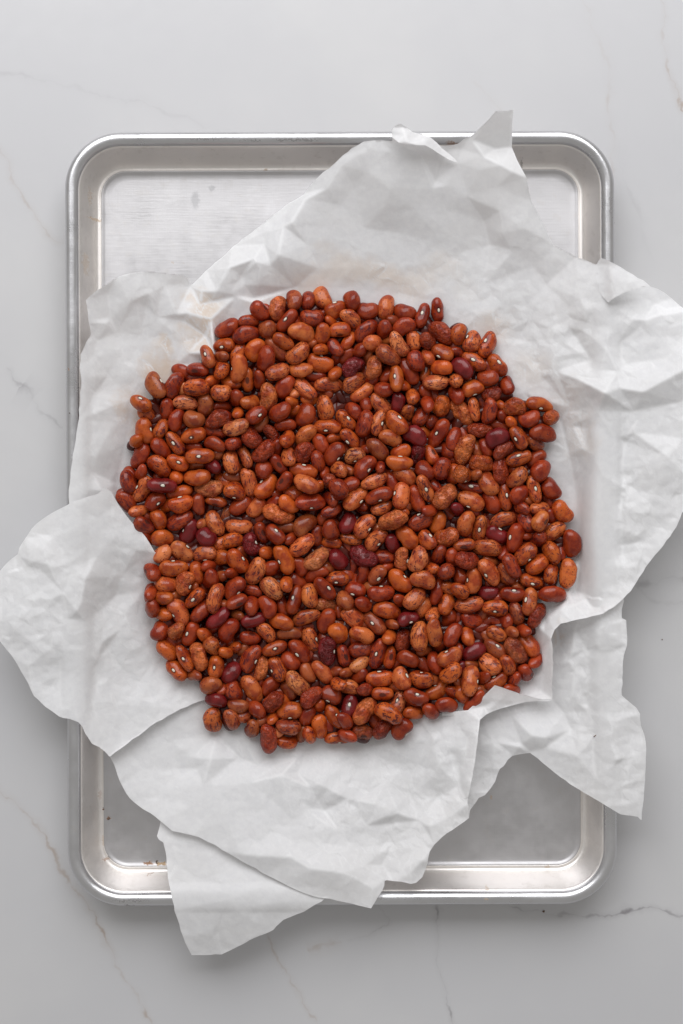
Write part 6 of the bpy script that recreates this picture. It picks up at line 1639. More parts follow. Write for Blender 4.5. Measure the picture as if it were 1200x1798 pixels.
(-55,37.9,5.8,13.9,7.9,57,0,114,'k-',0),
(-62.4,-13.7,6.2,13.6,8.2,-47,0,116,'k-',0),
(31.2,40,5.8,14.8,7.6,-17,0,136,'k-',0),
(0.7,-64.2,5.6,14.4,7.8,17,0,145,'k-',0),
(-63.5,-4.2,5.6,14.8,8.4,-25,0,147,'k-',0),
(17.5,-106.1,6.4,13.7,7.8,9,0,141,'k-',0),
(14.4,85.1,6.2,13.9,7.7,81,0,110,'r-',0),
(17.5,-12.6,5.7,13.8,7.6,-7,0,133,'r-',0),
(80.6,-62,6.3,14.2,8.3,-76,0,124,'k-',0),
(-31.9,-21,5.4,14,7.6,-43,0,135,'k-',0),
(8.1,-98.7,6.6,14.8,7.8,56,0,127,'bd',0),
(70.1,8.4,6.2,14.9,7.8,69,0,110,'k-',0),
(-95.7,50.3,8.7,13.2,7.7,35,0,121,'k-',0),
(50.1,-33.6,6,14.9,7.7,-50,0,104,'k-',0),
(90.1,-7.4,5.9,14,7.9,-59,0,104,'r-',0),
(-43.3,-129.8,9.3,13.7,7.9,-34,0,142,'k-',0),
(32.2,99.8,6.5,14.9,8.2,14,0,125,'rd',0),
(-76.1,-1.1,5.5,14.4,7.7,58,0,112,'k-',0),
(-37,110,9.3,14.1,7.9,67,0,135,'r-',0),
(14.4,-21,5.6,13.7,7.6,-42,0,144,'rd',0),
(-50.8,-61,6,13,7.8,51,0,107,'k-',0),
(-30.8,64.1,5.9,13.1,8.2,-25,0,144,'r-',0),
(15.4,-88.3,6,13.4,8,64,0,109,'k-',0),
(-58.1,-98.7,6.6,14.2,7.9,-12,0,115,'k-',0),
(-40.3,66.3,5.5,13.3,7.8,-12,0,124,'k-',0),
(-26.6,48.4,5.8,13.4,8.4,-38,0,128,'k-',0),
(-110.5,33.6,7.5,14.3,7.9,55,0,139,'r-',0),
(-61.2,-114.4,7.2,14.6,8.3,76,0,103,'k-',0),
(-60.3,61,5.5,14.8,8.2,-13,0,123,'k-',0),
(21.7,-118.7,6.9,13.3,7.8,62,0,145,'k-',0),
(17.5,70.4,5.9,14.8,7.8,-56,0,108,'k-',0),
(-113.2,57.5,11.1,14.2,7.8,28,0,147,'k-',0),
(-40.3,-75.7,6,13.5,8.4,-21,0,102,'r-',0),
(-53.9,-95.6,6.8,13.4,7.6,31,0,129,'k-',0),
(37.5,63.1,5.6,14.4,8,40,0,105,'k-',0),
(-68.7,-65.2,6.4,14.8,8.1,27,0,120,'r-',0),
(-47.7,-6.3,5.4,14.4,7.9,12,0,102,'k-',0),
(-55,-71.5,5.6,14.6,8.3,-59,0,110,'rd',0),
(2.8,-34.7,5.4,14.9,7.7,74,0,118,'k-',0),
(11.2,119.7,7.3,14.8,7.9,-20,0,126,'r-',0),
(113.9,22,8.3,13.4,8.1,84,0,144,'k-',0),
(-19.3,-86.2,5.7,13.4,8.2,-65,0,104,'rd',0),
(65.9,-8.4,5.3,14,7.8,-66,0,109,'k-',0),
(34.4,-87.3,5.6,13.4,8,-46,0,119,'k-',0),
(29,109.1,7.6,14.3,7.8,65,0,133,'bd',0),
(-68.6,-92.4,6.8,13.7,7.7,-78,0,108,'k-',0),
(39.6,95.6,6.7,14.8,8,42,0,133,'rd',0),
(-45.5,-65.2,6.1,14.3,8.1,-77,0,105,'r-',0),
(-53.9,84,7,13.7,7.6,76,0,104,'rd',0),
(79.6,-25.2,5.6,14.9,7.9,83,0,144,'r-',0),
(63.8,3.2,5.4,13.6,8.1,33,0,129,'r-',0),
(131.8,-21,8.2,13.5,7.6,37,0,110,'k-',0),
(9.1,-43.1,6,13.5,8.1,73,0,128,'rd',0),
(44.9,62,6,14.8,7.7,-17,0,130,'k-',0),
(-10.9,17.9,6.1,14.4,7.7,-53,0,121,'rd',0),
(39.6,56.8,5.6,13.6,8.3,-32,0,114,'r-',0),
(-92.7,-67.2,7.3,13.3,8.2,-35,0,116,'rd',0),
(-35.1,-13.7,5.5,13.8,7.6,-50,0,131,'r-',0),
(-30.8,16.8,5.9,14.5,8.2,19,0,119,'bd',0),
(-32.9,27.3,5.9,14.4,8.2,47,0,120,'r-',0),
(-2.5,7.4,5.8,13.8,7.8,29,0,102,'k-',0),
(80.4,87,8.5,13.4,7.9,60,0,100,'k-',0),
(34.4,-9.5,5.3,13.9,7.9,81,0,128,'k-',0),
(-54,71.5,5.9,13.4,8.4,44,0,118,'k-',0),
(95.3,-34.7,6.2,13.8,7.7,-3,0,115,'k-',0),
(0.7,51.5,5.8,13.9,7.6,-64,0,114,'bd',0),
(94.2,30.5,6.4,13.3,7.8,-20,0,136,'k-',0),
(-41.3,94.5,6.8,13,8.2,-29,0,110,'r-',0),
(-37.1,-107.2,6.1,14.8,7.7,51,0,106,'k-',0),
(1.8,83,6.1,14.5,8,-23,0,102,'k-',0),
(-33.9,-136.2,8.6,14.1,7.7,82,0,102,'k-',0),
(38.6,-52.6,5.7,13.8,8.3,-30,0,118,'r-',0),
(-70.8,8.4,5.3,14.6,8.2,-38,0,145,'k-',0),
(-6.7,-94.5,6.7,14.1,8.1,73,0,132,'k-',0),
(-72.9,12.6,5.4,13.2,8.4,-37,0,111,'k-',0),
(-46.6,-100.9,6.3,13.9,8.4,-15,0,148,'k-',0),
(113,-48.3,7.1,13,7.8,-43,0,131,'k-',0),
(15.4,34.7,6.2,14.6,8,4,0,116,'k-',0),
(-34,91.4,6.6,13.8,7.8,42,0,147,'k-',0),
(-70.7,-119.6,7.7,14.7,8.1,24,0,127,'k-',0),
(106.8,-43.1,6.6,14.9,8,-2,0,134,'r-',0),
(-25.6,64.1,5.8,13.7,8.1,51,0,149,'k-',0),
(-95.5,71.1,10.8,13.4,7.9,31,0,110,'rd',0),
(45.9,77.8,5.9,14.5,8.4,54,0,125,'k-',0),
(-103.3,25.2,6.9,14.7,8.2,-62,0,139,'r-',0),
(-47.6,-115.5,6.8,13.8,8,-13,0,148,'k-',0),
(-23.5,10.5,5.8,14.4,8.1,41,0,120,'k-',0),
(-50.8,-105,6.9,13.6,8.1,69,0,118,'r-',0),
(-0.3,-2.1,5.5,13.6,8.3,56,0,110,'k-',0),
(42.8,-43.1,5.4,14.7,8,13,0,101,'k-',0),
(-60.3,-63.1,5.6,13.5,7.7,42,0,118,'k-',0),
(31.2,24.2,5.7,13.8,7.6,34,0,108,'rd',0),
(-106.2,50.3,8.6,14.9,7.8,10,0,125,'k-',0),
(32.2,-30.5,5.8,14.9,8.1,-66,0,112,'k-',0),
(-25.6,-61,6.3,14.9,7.6,-58,0,121,'r-',0),
(118.3,-3.1,6.7,13.4,8.1,6,0,144,'r-',0),
(53.3,-68.4,5.5,13.1,7.9,53,0,123,'k-',0),
(-61.3,-80.9,6.7,14.5,8.2,4,0,100,'k-',0),
(-13,-64.1,6,13.4,7.9,-23,0,135,'k-',0),
(-77.1,10.5,5.7,13.4,8,-18,0,133,'k-',0),
(52.1,99.6,7.9,13.1,8.1,81,0,143,'k-',0),
(2.8,-44.1,6,14.1,8.2,73,0,119,'k-',0),
(51.2,41,5.5,14.2,8.1,13,0,108,'k-',0),
(-39.3,-38.9,5.3,14.9,8.3,-72,0,114,'bd',0),
(-21.3,114.2,8.8,14.7,7.8,-2,0,126,'k-',0),
(62.7,-42.1,5.8,13,8.2,73,0,139,'r-',0),
(47,-13.7,5.4,13.8,8.3,-49,0,110,'rd',0),
(-8.8,-37.9,5.3,13.3,7.8,10,0,114,'k-',0),
(127.7,-30.4,7.5,13.9,7.8,-71,0,116,'k-',0),
(26.9,117.5,7.5,13.9,8.1,-13,0,140,'k-',0),
(-97.9,-81.8,7.9,13.8,7.8,-12,0,106,'k-',0),
(-88.6,-2.1,6.2,13.7,8.2,-74,0,126,'k-',0),
(-2.5,-51.5,6,14.3,7.7,-51,0,134,'k-',0),
(-96.9,-72.4,7.4,14.1,8.2,43,0,126,'k-',0),
(105.2,57.5,11.5,14.6,7.7,9,0,112,'r-',0),
(-36.1,-49.4,6.3,13.2,7.7,3,0,139,'k-',0),
(-70.8,39.9,6.2,13.8,8.2,-20,0,146,'k-',0),
(4.9,-95.7,5.7,14.9,8.1,41,0,134,'r-',0),
(-42.4,-26.3,5.8,14.2,7.7,34,0,101,'r-',0),
(-41.4,51.5,5.7,13.8,8.2,34,0,145,'k-',0),
(-71.8,-36.8,6.1,13.7,7.7,17,0,128,'k-',0),
]

# ---------------------------------------------------------------- the marble worktop
def px2w(px, py, z=0.0):
    k = (DC - z) / FPX
    return ((px - 600) * k, (899 - py) * k)

def marble():
    s = NT('white_marble')
    pos = s.n('ShaderNodeNewGeometry').outputs['Position']
    w1 = s.noise(pos, 38, 3, .6, out=1); w2 = s.noise(pos, 140, 2, .6, out=1)
    wv = s.vec('SUBTRACT', w1, (.5, .5, .5)); sc1 = s.n('ShaderNodeVectorMath', operation='SCALE'); s.put(sc1.inputs[0], wv); sc1.inputs[3].default_value = .014
    wv2 = s.vec('SUBTRACT', w2, (.5, .5, .5)); sc2 = s.n('ShaderNodeVectorMath', operation='SCALE'); s.put(sc2.inputs[0], wv2); sc2.inputs[3].default_value = .0045
    P = s.vec('ADD', s.vec('ADD', pos, sc1.outputs[0]), sc2.outputs[0])
    cloud = s.noise(pos, 5.5, 4, .55)
    colr = s.mix(s.ramp(cloud, .35, .7), (.57, .57, .58), (.615, .613, .613))
    brk = s.noise(pos, 60, 3, .6); brk2 = s.noise(pos, 22, 2, .5)
    # each vein: outline points in the plane, half width (mm), strength, colour
    G, Bn = (.30, .29, .30), (.42, .35, .30)
    veins = [
        ([(-30, 225), (0, 265), (20, 310), (55, 375), (85, 408), (112, 432)], 1.0, .45, Bn),
        ([(10, 640), (32, 668), (50, 690), (75, 725), (108, 760)], .9, .6, G),
        ([(-20, 1375), (30, 1415), (75, 1465), (115, 1535), (155, 1600), (190, 1660), (230, 1738), (275, 1805)], 1.0, .62, Bn),
        ([(36, 680), (48, 688), (60, 700)], 3.0, .7, G),
        ([(440, 1560), (475, 1640), (500, 1700), (525, 1745), (560, 1800)], .8, .42, Bn),
        ([(766, 1585), (770, 1640), (773, 1690), (781, 1740), (797, 1805)], .8, .6, G),
        ([(890, 1586), (955, 1600), (1020, 1606), (1065, 1606), (1112, 1596), (1150, 1600), (1215, 1609)], .9, .8, G),
        ([(1163, -20), (1165, 50), (1170, 110), (1184, 150), (1205, 200)], .9, .6, Bn),
        ([(1020, -10), (1050, 60), (1066, 100), (1072, 180), (1078, 330)], 1.2, .2, Bn),
        ([(-20, 130), (100, 148), (200, 168), (300, 200), (400, 240)], 1.2, .22, G),
        ([(1100, 1012), (1140, 1030), (1170, 1012), (1215, 1020)], 2.2, .42, G),
        ([(1130, 1040), (1150, 1062), (1180, 1066), (1215, 1058)], 1.6, .25, G),
        ([(640, 1580), (665, 1600), (678, 1618), (640, 1645), (610, 1652)], .9, .45, G),
        ([(540, 1672), (575, 1664), (600, 1652)], 1.8, .3, Bn),
        ([(1090, 240), (1095, 300), (1130, 400), (1150, 470)], 1.3, .12, G),
        ([(830, 140), (850, 160), (880, 200)], 1.4, .14, Bn),
    ]
    for vi, (pl, hw, st, c) in enumerate(veins):
        q = [px2w(*p) for p in pl]
        a, b = Vector(q[0]), Vector(q[-1]); d = (b - a); Ln = d.length; d = d / Ln; nn = Vector((-d.y, d.x))
        u = s.math('DIVIDE', s.math('SUBTRACT', s.vec('DOT_PRODUCT', P, (d.x, d.y, 0)), a.dot(d)), Ln)
        v = s.math('SUBTRACT', s.vec('DOT_PRODUCT', P, (nn.x, nn.y, 0)), a.dot(nn))
        fc = s.n('ShaderNodeFloatCurve'); cu = fc.mapping.curves[0]
        pts_ = [((Vector(p) - a).dot(d) / Ln, (Vector(p) - a).dot(nn)) for p in q]
        m = max(0.001, max(abs(t[1]) for t in pts_)) * 1.05
        cu.points[0].location = (0, .5); cu.points[-1].location = (1, .5)
        for t in pts_[1:-1]: cu.points.new(min(.99, max(.01, t[0])), .5 + .5 * t[1] / m)
        fc.mapping.update(); s.put(fc.inputs['Value'], u)
        off = s.math('MULTIPLY', s.math('SUBTRACT', fc.outputs[0], .5), 2 * m)
        dist = s.math('ABSOLUTE', s.math('SUBTRACT', v, off))
        n1 = s.ramp(brk, .42, .68, .25, 1.0)
        core = s.ramp(dist, 0.0, s.math('MULTIPLY', n1, hw * 2.2e-3), 1, 0)
        halo = s.math('MULTIPLY', s.ramp(dist, 0.0, hw * 5e-3, 1, 0), .22)
        win = s.math('MULTIPLY', s.ramp(u, -.02, .06), s.ramp(u, .94, 1.02, 1, 0))
        f = s.math('MULTIPLY', s.math('MULTIPLY', s.math('ADD', s.math('MULTIPLY', core, n1), halo), s.ramp(brk2, .35, .65, .35, 1.0)), win)
        f = s.math('MULTIPLY', f, st * 1.25, clamp=True)
        colr = s.mix(f, colr, c)
    rough = s.ramp(s.noise(pos, 90, 3, .6), .3, .7, .30, .40)
    s.put(s.out.inputs[0], s.bsdf(Base_Color=colr, Roughness=rough, Specular_IOR_Level=.45))
    return s.m

M_marble = marble()
o = mesh_obj('worktop', [(-1.1, -1.0, 0), (1.1, -1.0, 0), (1.1, 1.1, 0), (-1.1, 1.1, 0), (-1.1, -1.0, -.03), (1.1, -1.0, -.03), (1.1, 1.1, -.03), (-1.1, 1.1, -.03)],
             [(0, 1, 2, 3), (7, 6, 5, 4), (0, 4, 5, 1), (1, 5, 6, 2), (2, 6, 7, 3), (3, 7, 4, 0)], M_marble, smooth=False)
o['kind'] = 'structure'

# ---------------------------------------------------------------- the aluminium baking sheet
def aluminium(name, base, rough, marks):
    s = NT(name)
    pos = s.n('ShaderNodeNewGeometry').outputs['Position']
    n1 = s.noise(pos, 30, 5, .65); n2 = s.noise(pos, 160, 3, .6)
    mp = s.n('ShaderNodeMapping'); s.put(mp.inputs[0], pos); mp.inputs['Scale'].default_value = (60, 900, 60)
    sx = s.noise(mp.outputs[0], 1, 2, .6)
    mp2 = s.n('ShaderNodeMapping'); s.put(mp2.inputs[0], pos); mp2.inputs['Scale'].default_value = (1100, 45, 60); mp2.inputs['Rotation'].default_value = (0, 0, .35)
    sy = s.noise(mp2.outputs[0], 1, 2, .6)
    c = s.mix(s.ramp(n1, .35, .68), tuple(b * .955 for b in base), base)
    c = s.mix(s.math('MULTIPLY', s.ramp(n2, .55, .72), .16), c, (.55, .51, .46))
    stain = s.noise(pos, 16, 5, .7, dist=.6)
    c = s.mix(s.math('MULTIPLY', s.ramp(stain, .56, .66), .10), c, (.92, .92, .93))
    wob = s.noise(pos, 420, 3, .7, out=1)
    sub = s.vec('SUBTRACT', wob, (.5, .5, .5)); sc_ = s.n('ShaderNodeVectorMath', operation='SCALE'); s.put(sc_.inputs[0], sub); sc_.inputs[3].default_value = .005
    P = s.vec('ADD', pos, sc_.outputs[0])
    met = 1.0; soil = None
    for (px, py, z, rx, ry, st, cc) in marks:
        x, y = px2w(px, py, z)
        q = s.vec('MULTIPLY', s.vec('SUBTRACT', P, (x, y, z)), (1000 / rx, 1000 / ry, 0))
        f = s.math('MULTIPLY', s.ramp(s.vec('LENGTH', q), .45, 1.0, 1, 0), st)
        c = s.mix(f, c, cc)
        soil = f if soil is None else s.math('MAXIMUM', soil, f)
    if soil is not None: met = s.math('SUBTRACT', 1.0, soil)
    r = s.math('ADD', s.ramp(n1, .3, .7, rough - .06, rough + .09), s.math('MULTIPLY', s.math('SUBTRACT', n2, .5), .15))
    nb = s.bump(s.math('ADD', s.math('ADD', sx, sy), s.math('MULTIPLY', n2, .8)), .16, .0002)
    s.put(s.out.inputs[0], s.bsdf(Base_Color=c, Roughness=r, Metallic=met, Normal=nb))
    return s.m

RUST = (.30, .13, .04); CHAR = (.05, .025, .015); TANM = (.50, .33, .17); DULL = (.50, .50, .51)
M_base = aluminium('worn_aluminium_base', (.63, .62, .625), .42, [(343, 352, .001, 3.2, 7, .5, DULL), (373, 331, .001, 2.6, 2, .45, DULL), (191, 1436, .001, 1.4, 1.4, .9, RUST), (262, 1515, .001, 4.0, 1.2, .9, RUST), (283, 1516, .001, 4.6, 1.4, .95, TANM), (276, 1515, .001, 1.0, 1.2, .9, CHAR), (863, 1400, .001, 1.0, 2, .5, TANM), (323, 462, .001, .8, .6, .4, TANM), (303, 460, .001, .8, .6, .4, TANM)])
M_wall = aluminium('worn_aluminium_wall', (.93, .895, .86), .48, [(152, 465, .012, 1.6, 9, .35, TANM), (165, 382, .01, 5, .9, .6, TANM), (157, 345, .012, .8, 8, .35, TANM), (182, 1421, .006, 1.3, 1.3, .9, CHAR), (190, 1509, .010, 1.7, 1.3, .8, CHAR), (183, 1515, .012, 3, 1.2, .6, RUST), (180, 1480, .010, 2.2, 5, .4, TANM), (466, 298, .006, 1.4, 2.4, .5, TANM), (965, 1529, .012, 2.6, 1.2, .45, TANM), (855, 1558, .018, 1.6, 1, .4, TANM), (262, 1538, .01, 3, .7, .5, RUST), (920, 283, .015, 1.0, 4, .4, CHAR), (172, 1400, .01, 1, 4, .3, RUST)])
M_rim = aluminium('worn_aluminium_rim', (.68, .68, .69), .32, [(124, 726, .025, .7, .7, .9, CHAR), (120, 648, .025, .7, 1.4, .8, RUST), (229, 1588, .020, 3.6, .9, .8, CHAR), (795, 253, .022, 5, 1.2, .7, RUST), (853, 1576, .022, 1.6, .9, .6, TANM), (1089, 1453, .02, .6, 1.4, .8, CHAR), (360, 244, .0255, 14, .5, .5, CHAR), (520, 245, .0255, 18, .55, .5, CHAR), (440, 246, .0255, 9, .4, .45, CHAR), (230, 1581, .0245, 16, .5, .45, CHAR), (700, 1577, .0245, 40, .45, .3, CHAR), (127, 900, .0245, .5, 50, .35, CHAR), (1072, 360, .0245, 1.0, 9, .4, CHAR), (1050, 300, .0245, 2.5, 2.5, .35, CHAR)])

def rr_loop(inset, z, nc=28):
    "one loop of the rounded rectangle, inset from the outer edge (metres)"
    r = max(0.034 - inset, 0.012); hw, hh = PHW - inset, PHH - inset
    out = []
    for cx, cy, a0 in ((hw - r, hh - r, 0), (-(hw - r), hh - r, 90), (-(hw - r), -(hh - r), 180), (hw - r, -(hh - r), 270)):
        for k in range(nc + 1):
            a = math.radians(a0 + 90 * k / nc); out.append((cx + r * math.cos(a), cy + r * math.sin(a), z))
    return out

def sweep(name, prof, mat, parent, close=False, cap_in=False):
    V = []; F = []
    for d, z in prof: V += rr_loop(d, z)
    n = len(rr_loop(0, 0)); m = len(prof)
    for i in range(m if close else m - 1):
        for j in range(n):
            a, b = i * n + j, i * n + (j + 1) % n; c, d_ = ((i + 1) % m) * n + (j + 1) % n, ((i + 1) % m) * n + j
            F.append((a, b, c, d_))
    if cap_in:
        F.append(tuple(range((m - 1) * n, m * n))); F.append(tuple(reversed(range(0, n))))
    return mesh_obj(name, V, F, mat, parent)

pan = bpy.data.objects.new('baking_sheet', None); col.objects.link(pan)
pan.location = (PCX, PCY, 0); pan.rotation_euler = (0, 0, PROT)
pan['label'] = 'worn aluminium half-sheet baking tray with rolled rim lying on the marble'; pan['category'] = 'baking tray'
mm = 1e-3
tube = [((4.0 + 4.0 * math.cos(a)) * mm, (21.4 + 3.9 * math.sin(a)) * mm) for a in [2 * math.pi * k / 20 for k in range(20)]]
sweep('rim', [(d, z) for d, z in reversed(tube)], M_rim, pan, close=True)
wall = [(7.3, 21.2), (8.2, 21.0), (8.9, 19.6), (10.2, 16.4), (12.6, 10.0), (14.4, 5.2), (15.3, 3.3), (16.3, 2.2), (17.2, 1.9), (18.0, 2.2), (18.6, 2.35)]
wo = [(18.6, 1.3), (17.2, .9), (15.6, 1.3), (14.6, 2.6), (13.6, 4.8), (11.8, 9.7), (9.4, 16.1), (8.0, 19.3), (7.0, 20.3)]
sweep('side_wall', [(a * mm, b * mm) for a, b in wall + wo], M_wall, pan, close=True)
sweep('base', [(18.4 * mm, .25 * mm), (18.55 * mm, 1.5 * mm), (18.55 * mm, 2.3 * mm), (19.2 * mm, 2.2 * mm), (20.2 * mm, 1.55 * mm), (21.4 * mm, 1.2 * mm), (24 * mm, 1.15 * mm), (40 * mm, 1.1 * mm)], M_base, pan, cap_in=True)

# ---------------------------------------------------------------- the parchment paper
def paper_mat():
    s = NT('parchment')
    g = s.n('ShaderNodeNewGeometry'); pos = g.outputs['Position']
    n1 = s.noise(pos, 900, 3, .6); n2 = s.noise(pos, 260, 4, .65); n3 = s.noise(pos, 14, 3, .5)
    c = s.mix(s.ramp(n2, .3, .7), (.875, .875, .882), (.93, .93, .93))
    c = s.mix(s.math('MULTIPLY', s.ramp(n3, .4, .7), .35), c, (.87, .86, .845))
    wob = s.noise(pos, 28, 4, .6, out=1)
    sub = s.vec('SUBTRACT', wob, (.5, .5, .5)); q_ = s.n('ShaderNodeVectorMath', operation='SCALE'); s.put(q_.inputs[0], sub); q_.inputs[3].default_value = .05
    P = s.vec('ADD', pos, q_.outputs[0])
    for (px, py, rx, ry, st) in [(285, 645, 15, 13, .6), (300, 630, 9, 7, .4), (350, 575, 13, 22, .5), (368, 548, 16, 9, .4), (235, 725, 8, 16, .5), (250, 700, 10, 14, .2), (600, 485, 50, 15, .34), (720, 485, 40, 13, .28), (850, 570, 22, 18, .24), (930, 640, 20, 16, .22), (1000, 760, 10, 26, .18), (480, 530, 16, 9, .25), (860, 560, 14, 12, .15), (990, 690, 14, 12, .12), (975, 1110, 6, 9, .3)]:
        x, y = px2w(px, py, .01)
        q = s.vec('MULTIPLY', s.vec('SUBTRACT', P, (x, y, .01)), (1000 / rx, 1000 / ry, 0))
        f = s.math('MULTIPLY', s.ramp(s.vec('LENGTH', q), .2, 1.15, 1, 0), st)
        c = s.mix(f, c, (.80, .63, .47))  # oil stains; painted in too: warm bounce beside the beans, brown cavity shade
    h = s.math('ADD', s.math('MULTIPLY', n1, .5), n2)
    nb = s.bump(h, .28, .00026)
    cr = s.attr('crease').outputs['Fac']
    c = s.mix(s.math('MULTIPLY', cr, .95, clamp=True), c, (.96, .96, .96))
    pr = s.bsdf(Base_Color=c, Roughness=s.ramp(n2, .3, .7, .40, .55), Specular_IOR_Level=.38, Normal=nb)
    tr = s.n('ShaderNodeBsdfTranslucent'); s.put(tr.inputs[0], c); s.put(tr.inputs['Normal'], nb)
    mx = s.n('ShaderNodeMixShader'); mx.inputs[0].default_value = .30
    s.t.links.new(pr, mx.inputs[1]); s.t.links.new(tr.outputs[0], mx.inputs[2]); s.put(s.out.inputs[0], mx.outputs[0])
    return s.m
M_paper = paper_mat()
BASE, INS = paper_heights()
par = bpy.data.objects.new('parchment_paper', None); col.objects.link(par)
par['label'] = 'crumpled sheet of white parchment paper spread over the tray and spilling past its rim'; par['category'] = 'baking paper'
for kk, nm in (('main', 'crumpled_sheet'), ('lobe', 'left_flap'), ('corner', 'lower_right_flap'), ('tongue', 'bottom_flap'), ('fold', 'folded_edge'), ('curl', 'curled_edge'), ('point', 'raised_point')):
    poly = rough_outline(S_OUT[kk], 5)
    sd, nx, ny = poly_sd(poly, GX, GY)
    Z = BASE[kk]
    keep = sd > -0.75 * GS
    cell = keep[:-1, :-1] & keep[:-1, 1:] & keep[1:, :-1] & keep[1:, 1:]
    cmax = np.maximum(np.maximum(sd[:-1, :-1], sd[:-1, 1:]), np.maximum(sd[1:, :-1], sd[1:, 1:])); cell &= cmax > 0.3
    used = np.zeros(keep.shape, bool)
    used[:-1, :-1] |= cell; used[:-1, 1:] |= cell; used[1:, :-1] |= cell; used[1:, 1:] |= cell
    inner = np.zeros(keep.shape, bool)
    inner[1:-1, 1:-1] = cell[:-1, :-1] & cell[:-1, 1:] & cell[1:, :-1] & cell[1:, 1:]
    PX, PY = GX.copy(), GY.copy()
    bd = used & ~inner; PX[bd] = nx[bd]; PY[bd] = ny[bd]
    X, Y = to_world(PX, PY, Z)
    idx = np.full(keep.shape, -1); idx[used] = np.arange(used.sum())
    V = np.c_[X[used], Y[used], Z[used]]
    F = np.c_[idx[:-1, :-1][cell], idx[1:, :-1][cell], idx[1:, 1:][cell], idx[:-1, 1:][cell]]
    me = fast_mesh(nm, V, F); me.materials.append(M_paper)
    Zp = np.pad(Z, 1, mode='edge'); lap = np.abs(Zp[:-2, 1:-1] + Zp[2:, 1:-1] + Zp[1:-1, :-2] + Zp[1:-1, 2:] - 4 * Z) * 1e3
    cre = np.clip((lap - .03) / .15, 0, 1)
    a = me.attributes.new('crease', 'FLOAT', 'POINT'); a.data.foreach_set('value', cre[used].astype(np.float32))
    o = bpy.data.objects.new(nm, me); col.objects.link(o); o.parent = par

# ---------------------------------------------------------------- the beans
def bean_mat():
    s = NT('speckled_bean')
    co = s.attr('bco').outputs['Vector']; cl = s.attr('bcol').outputs['Color']
    bp = s.attr('bpat'); sp = s.n('ShaderNodeSeparateColor'); s.put(sp.inputs[0], bp.outputs['Color'])
    dots, strp, wrk, seed = sp.outputs[0], sp.outputs[1], sp.outputs[2], bp.outputs['Alpha']
    cb = s.n('ShaderNodeCombineXYZ'); s.put(cb.inputs[0], s.math('MULTIPLY', seed, 371.0)); s.put(cb.inputs[1], s.math('MULTIPLY', seed, 193.0)); s.put(cb.inputs[2], s.math('MULTIPLY', seed, 517.0))
    P = s.vec('ADD', co, cb.outputs[0])
    big = s.noise(P, .16, 2, .5)
    dk = s.mix(1.0, cl, (.55, .30, .30), 'MULTIPLY')
    c = s.mix(s.ramp(big, .40, .64, 0, .9), cl, dk)
    c = s.mix(s.ramp(s.noise(P, .30, 2, .5), .52, .74, 0, .35), c, s.mix(1.0, cl, (1.25, 1.35, 1.35), 'MULTIPLY'))
    DK = (.085, .010, .012)
    # long broken streaks running along the bean
    P1 = s.vec('MULTIPLY', P, (.12, .55, .55)); nz = s.noise(P1, 1.0, 3, .55, dist=.4)
    line = s.ramp(s.math('ABSOLUTE', s.math('SUBTRACT', nz, .5)), .018, .050, 1, 0)
    brk = s.ramp(s.noise(P, .42, 2, .5), .42, .54)
    blot = s.ramp(s.noise(s.vec('MULTIPLY', P, (.14, .3, .3)), 1.0, 3, .6), .635, .665)
    st = s.math('MAXIMUM', s.math('MULTIPLY', line, brk), blot)
    c = s.mix(s.math('MULTIPLY', st, strp), c, DK)
    # flecks
    vv = s.n('ShaderNodeTexVoronoi', feature='F1'); s.put(vv.inputs['Vector'], s.vec('MULTIPLY', s.vec('ADD', P, s.vec('MULTIPLY', s.noise(P, 1.3, 2, .6, out=1), (.9, .9, .9))), (.66, 1.10, 1.10))); vv.inputs['Scale'].default_value = 1.0
    sc2 = s.n('ShaderNodeSeparateColor'); s.put(sc2.inputs[0], vv.outputs['Color'])
    rad = s.ramp(sc2.outputs[0], .30, 1.0, 0.06, .46, smooth=False)
    fl = s.math('LESS_THAN', vv.outputs['Distance'], rad)
    flm = s.ramp(s.noise(P, .22, 2, .5), .36, .56)
    c = s.mix(s.math('MULTIPLY', s.math('MULTIPLY', fl, flm), dots), c, (.120, .017, .014))
    # dark ring round the eye
    sx = s.n('ShaderNodeSeparateXYZ'); s.put(sx.inputs[0], co)
    e = s.math('SQRT', s.math('ADD', s.math('POWER', s.math('DIVIDE', sx.outputs[0], 2.0), 2.0), s.math('POWER', s.math('DIVIDE', sx.outputs[2], 1.15), 2.0)))
    ring = s.math('MULTIPLY', s.ramp(e, .85, 1.25, 1, 0), s.math('GREATER_THAN', sx.outputs[1], 0.0))
    c = s.mix(s.math('MULTIPLY', ring, .8), c, (.05, .012, .008))
    hal = s.math('MULTIPLY', s.ramp(e, .9, 3.4, 1, 0), s.math('GREATER_THAN', sx.outputs[1], 0.0))
    c = s.mix(s.math('MULTIPLY', hal, .45), c, s.mix(1.0, c, (.6, .34, .3), 'MULTIPLY'))
    # skin relief: faint everywhere, strong wrinkles on the dry ones
    w = s.noise(s.vec('MULTIPLY', P, (.75, .5, .5)), 1.0, 4, .62, dist=1.2)
    wr = s.math('SUBTRACT', 1.0, s.math('MULTIPLY', s.math('ABSOLUTE', s.math('SUBTRACT', w, .5)), 5.0), clamp=True)
    f = s.noise(P, .38, 2, .5); wmask = s.ramp(f, .40, .60)
    h = s.math('MULTIPLY', s.math('MULTIPLY', wr, wmask), wrk)
    nb = s.bump(h, .9, .0007)
    nb = s.bump(s.noise(P, .7, 3, .6), .12, .0006, nb)
    ro = s.ramp(s.noise(P, .5, 2, .6), .3, .7, .17, .30)
    s.put(s.out.inputs[0], s.bsdf(Base_Color=c, Roughness=ro, Specular_IOR_Level=.32, Normal=nb, Coat_Weight=.12, Coat_Roughness=.16))
    return s.m
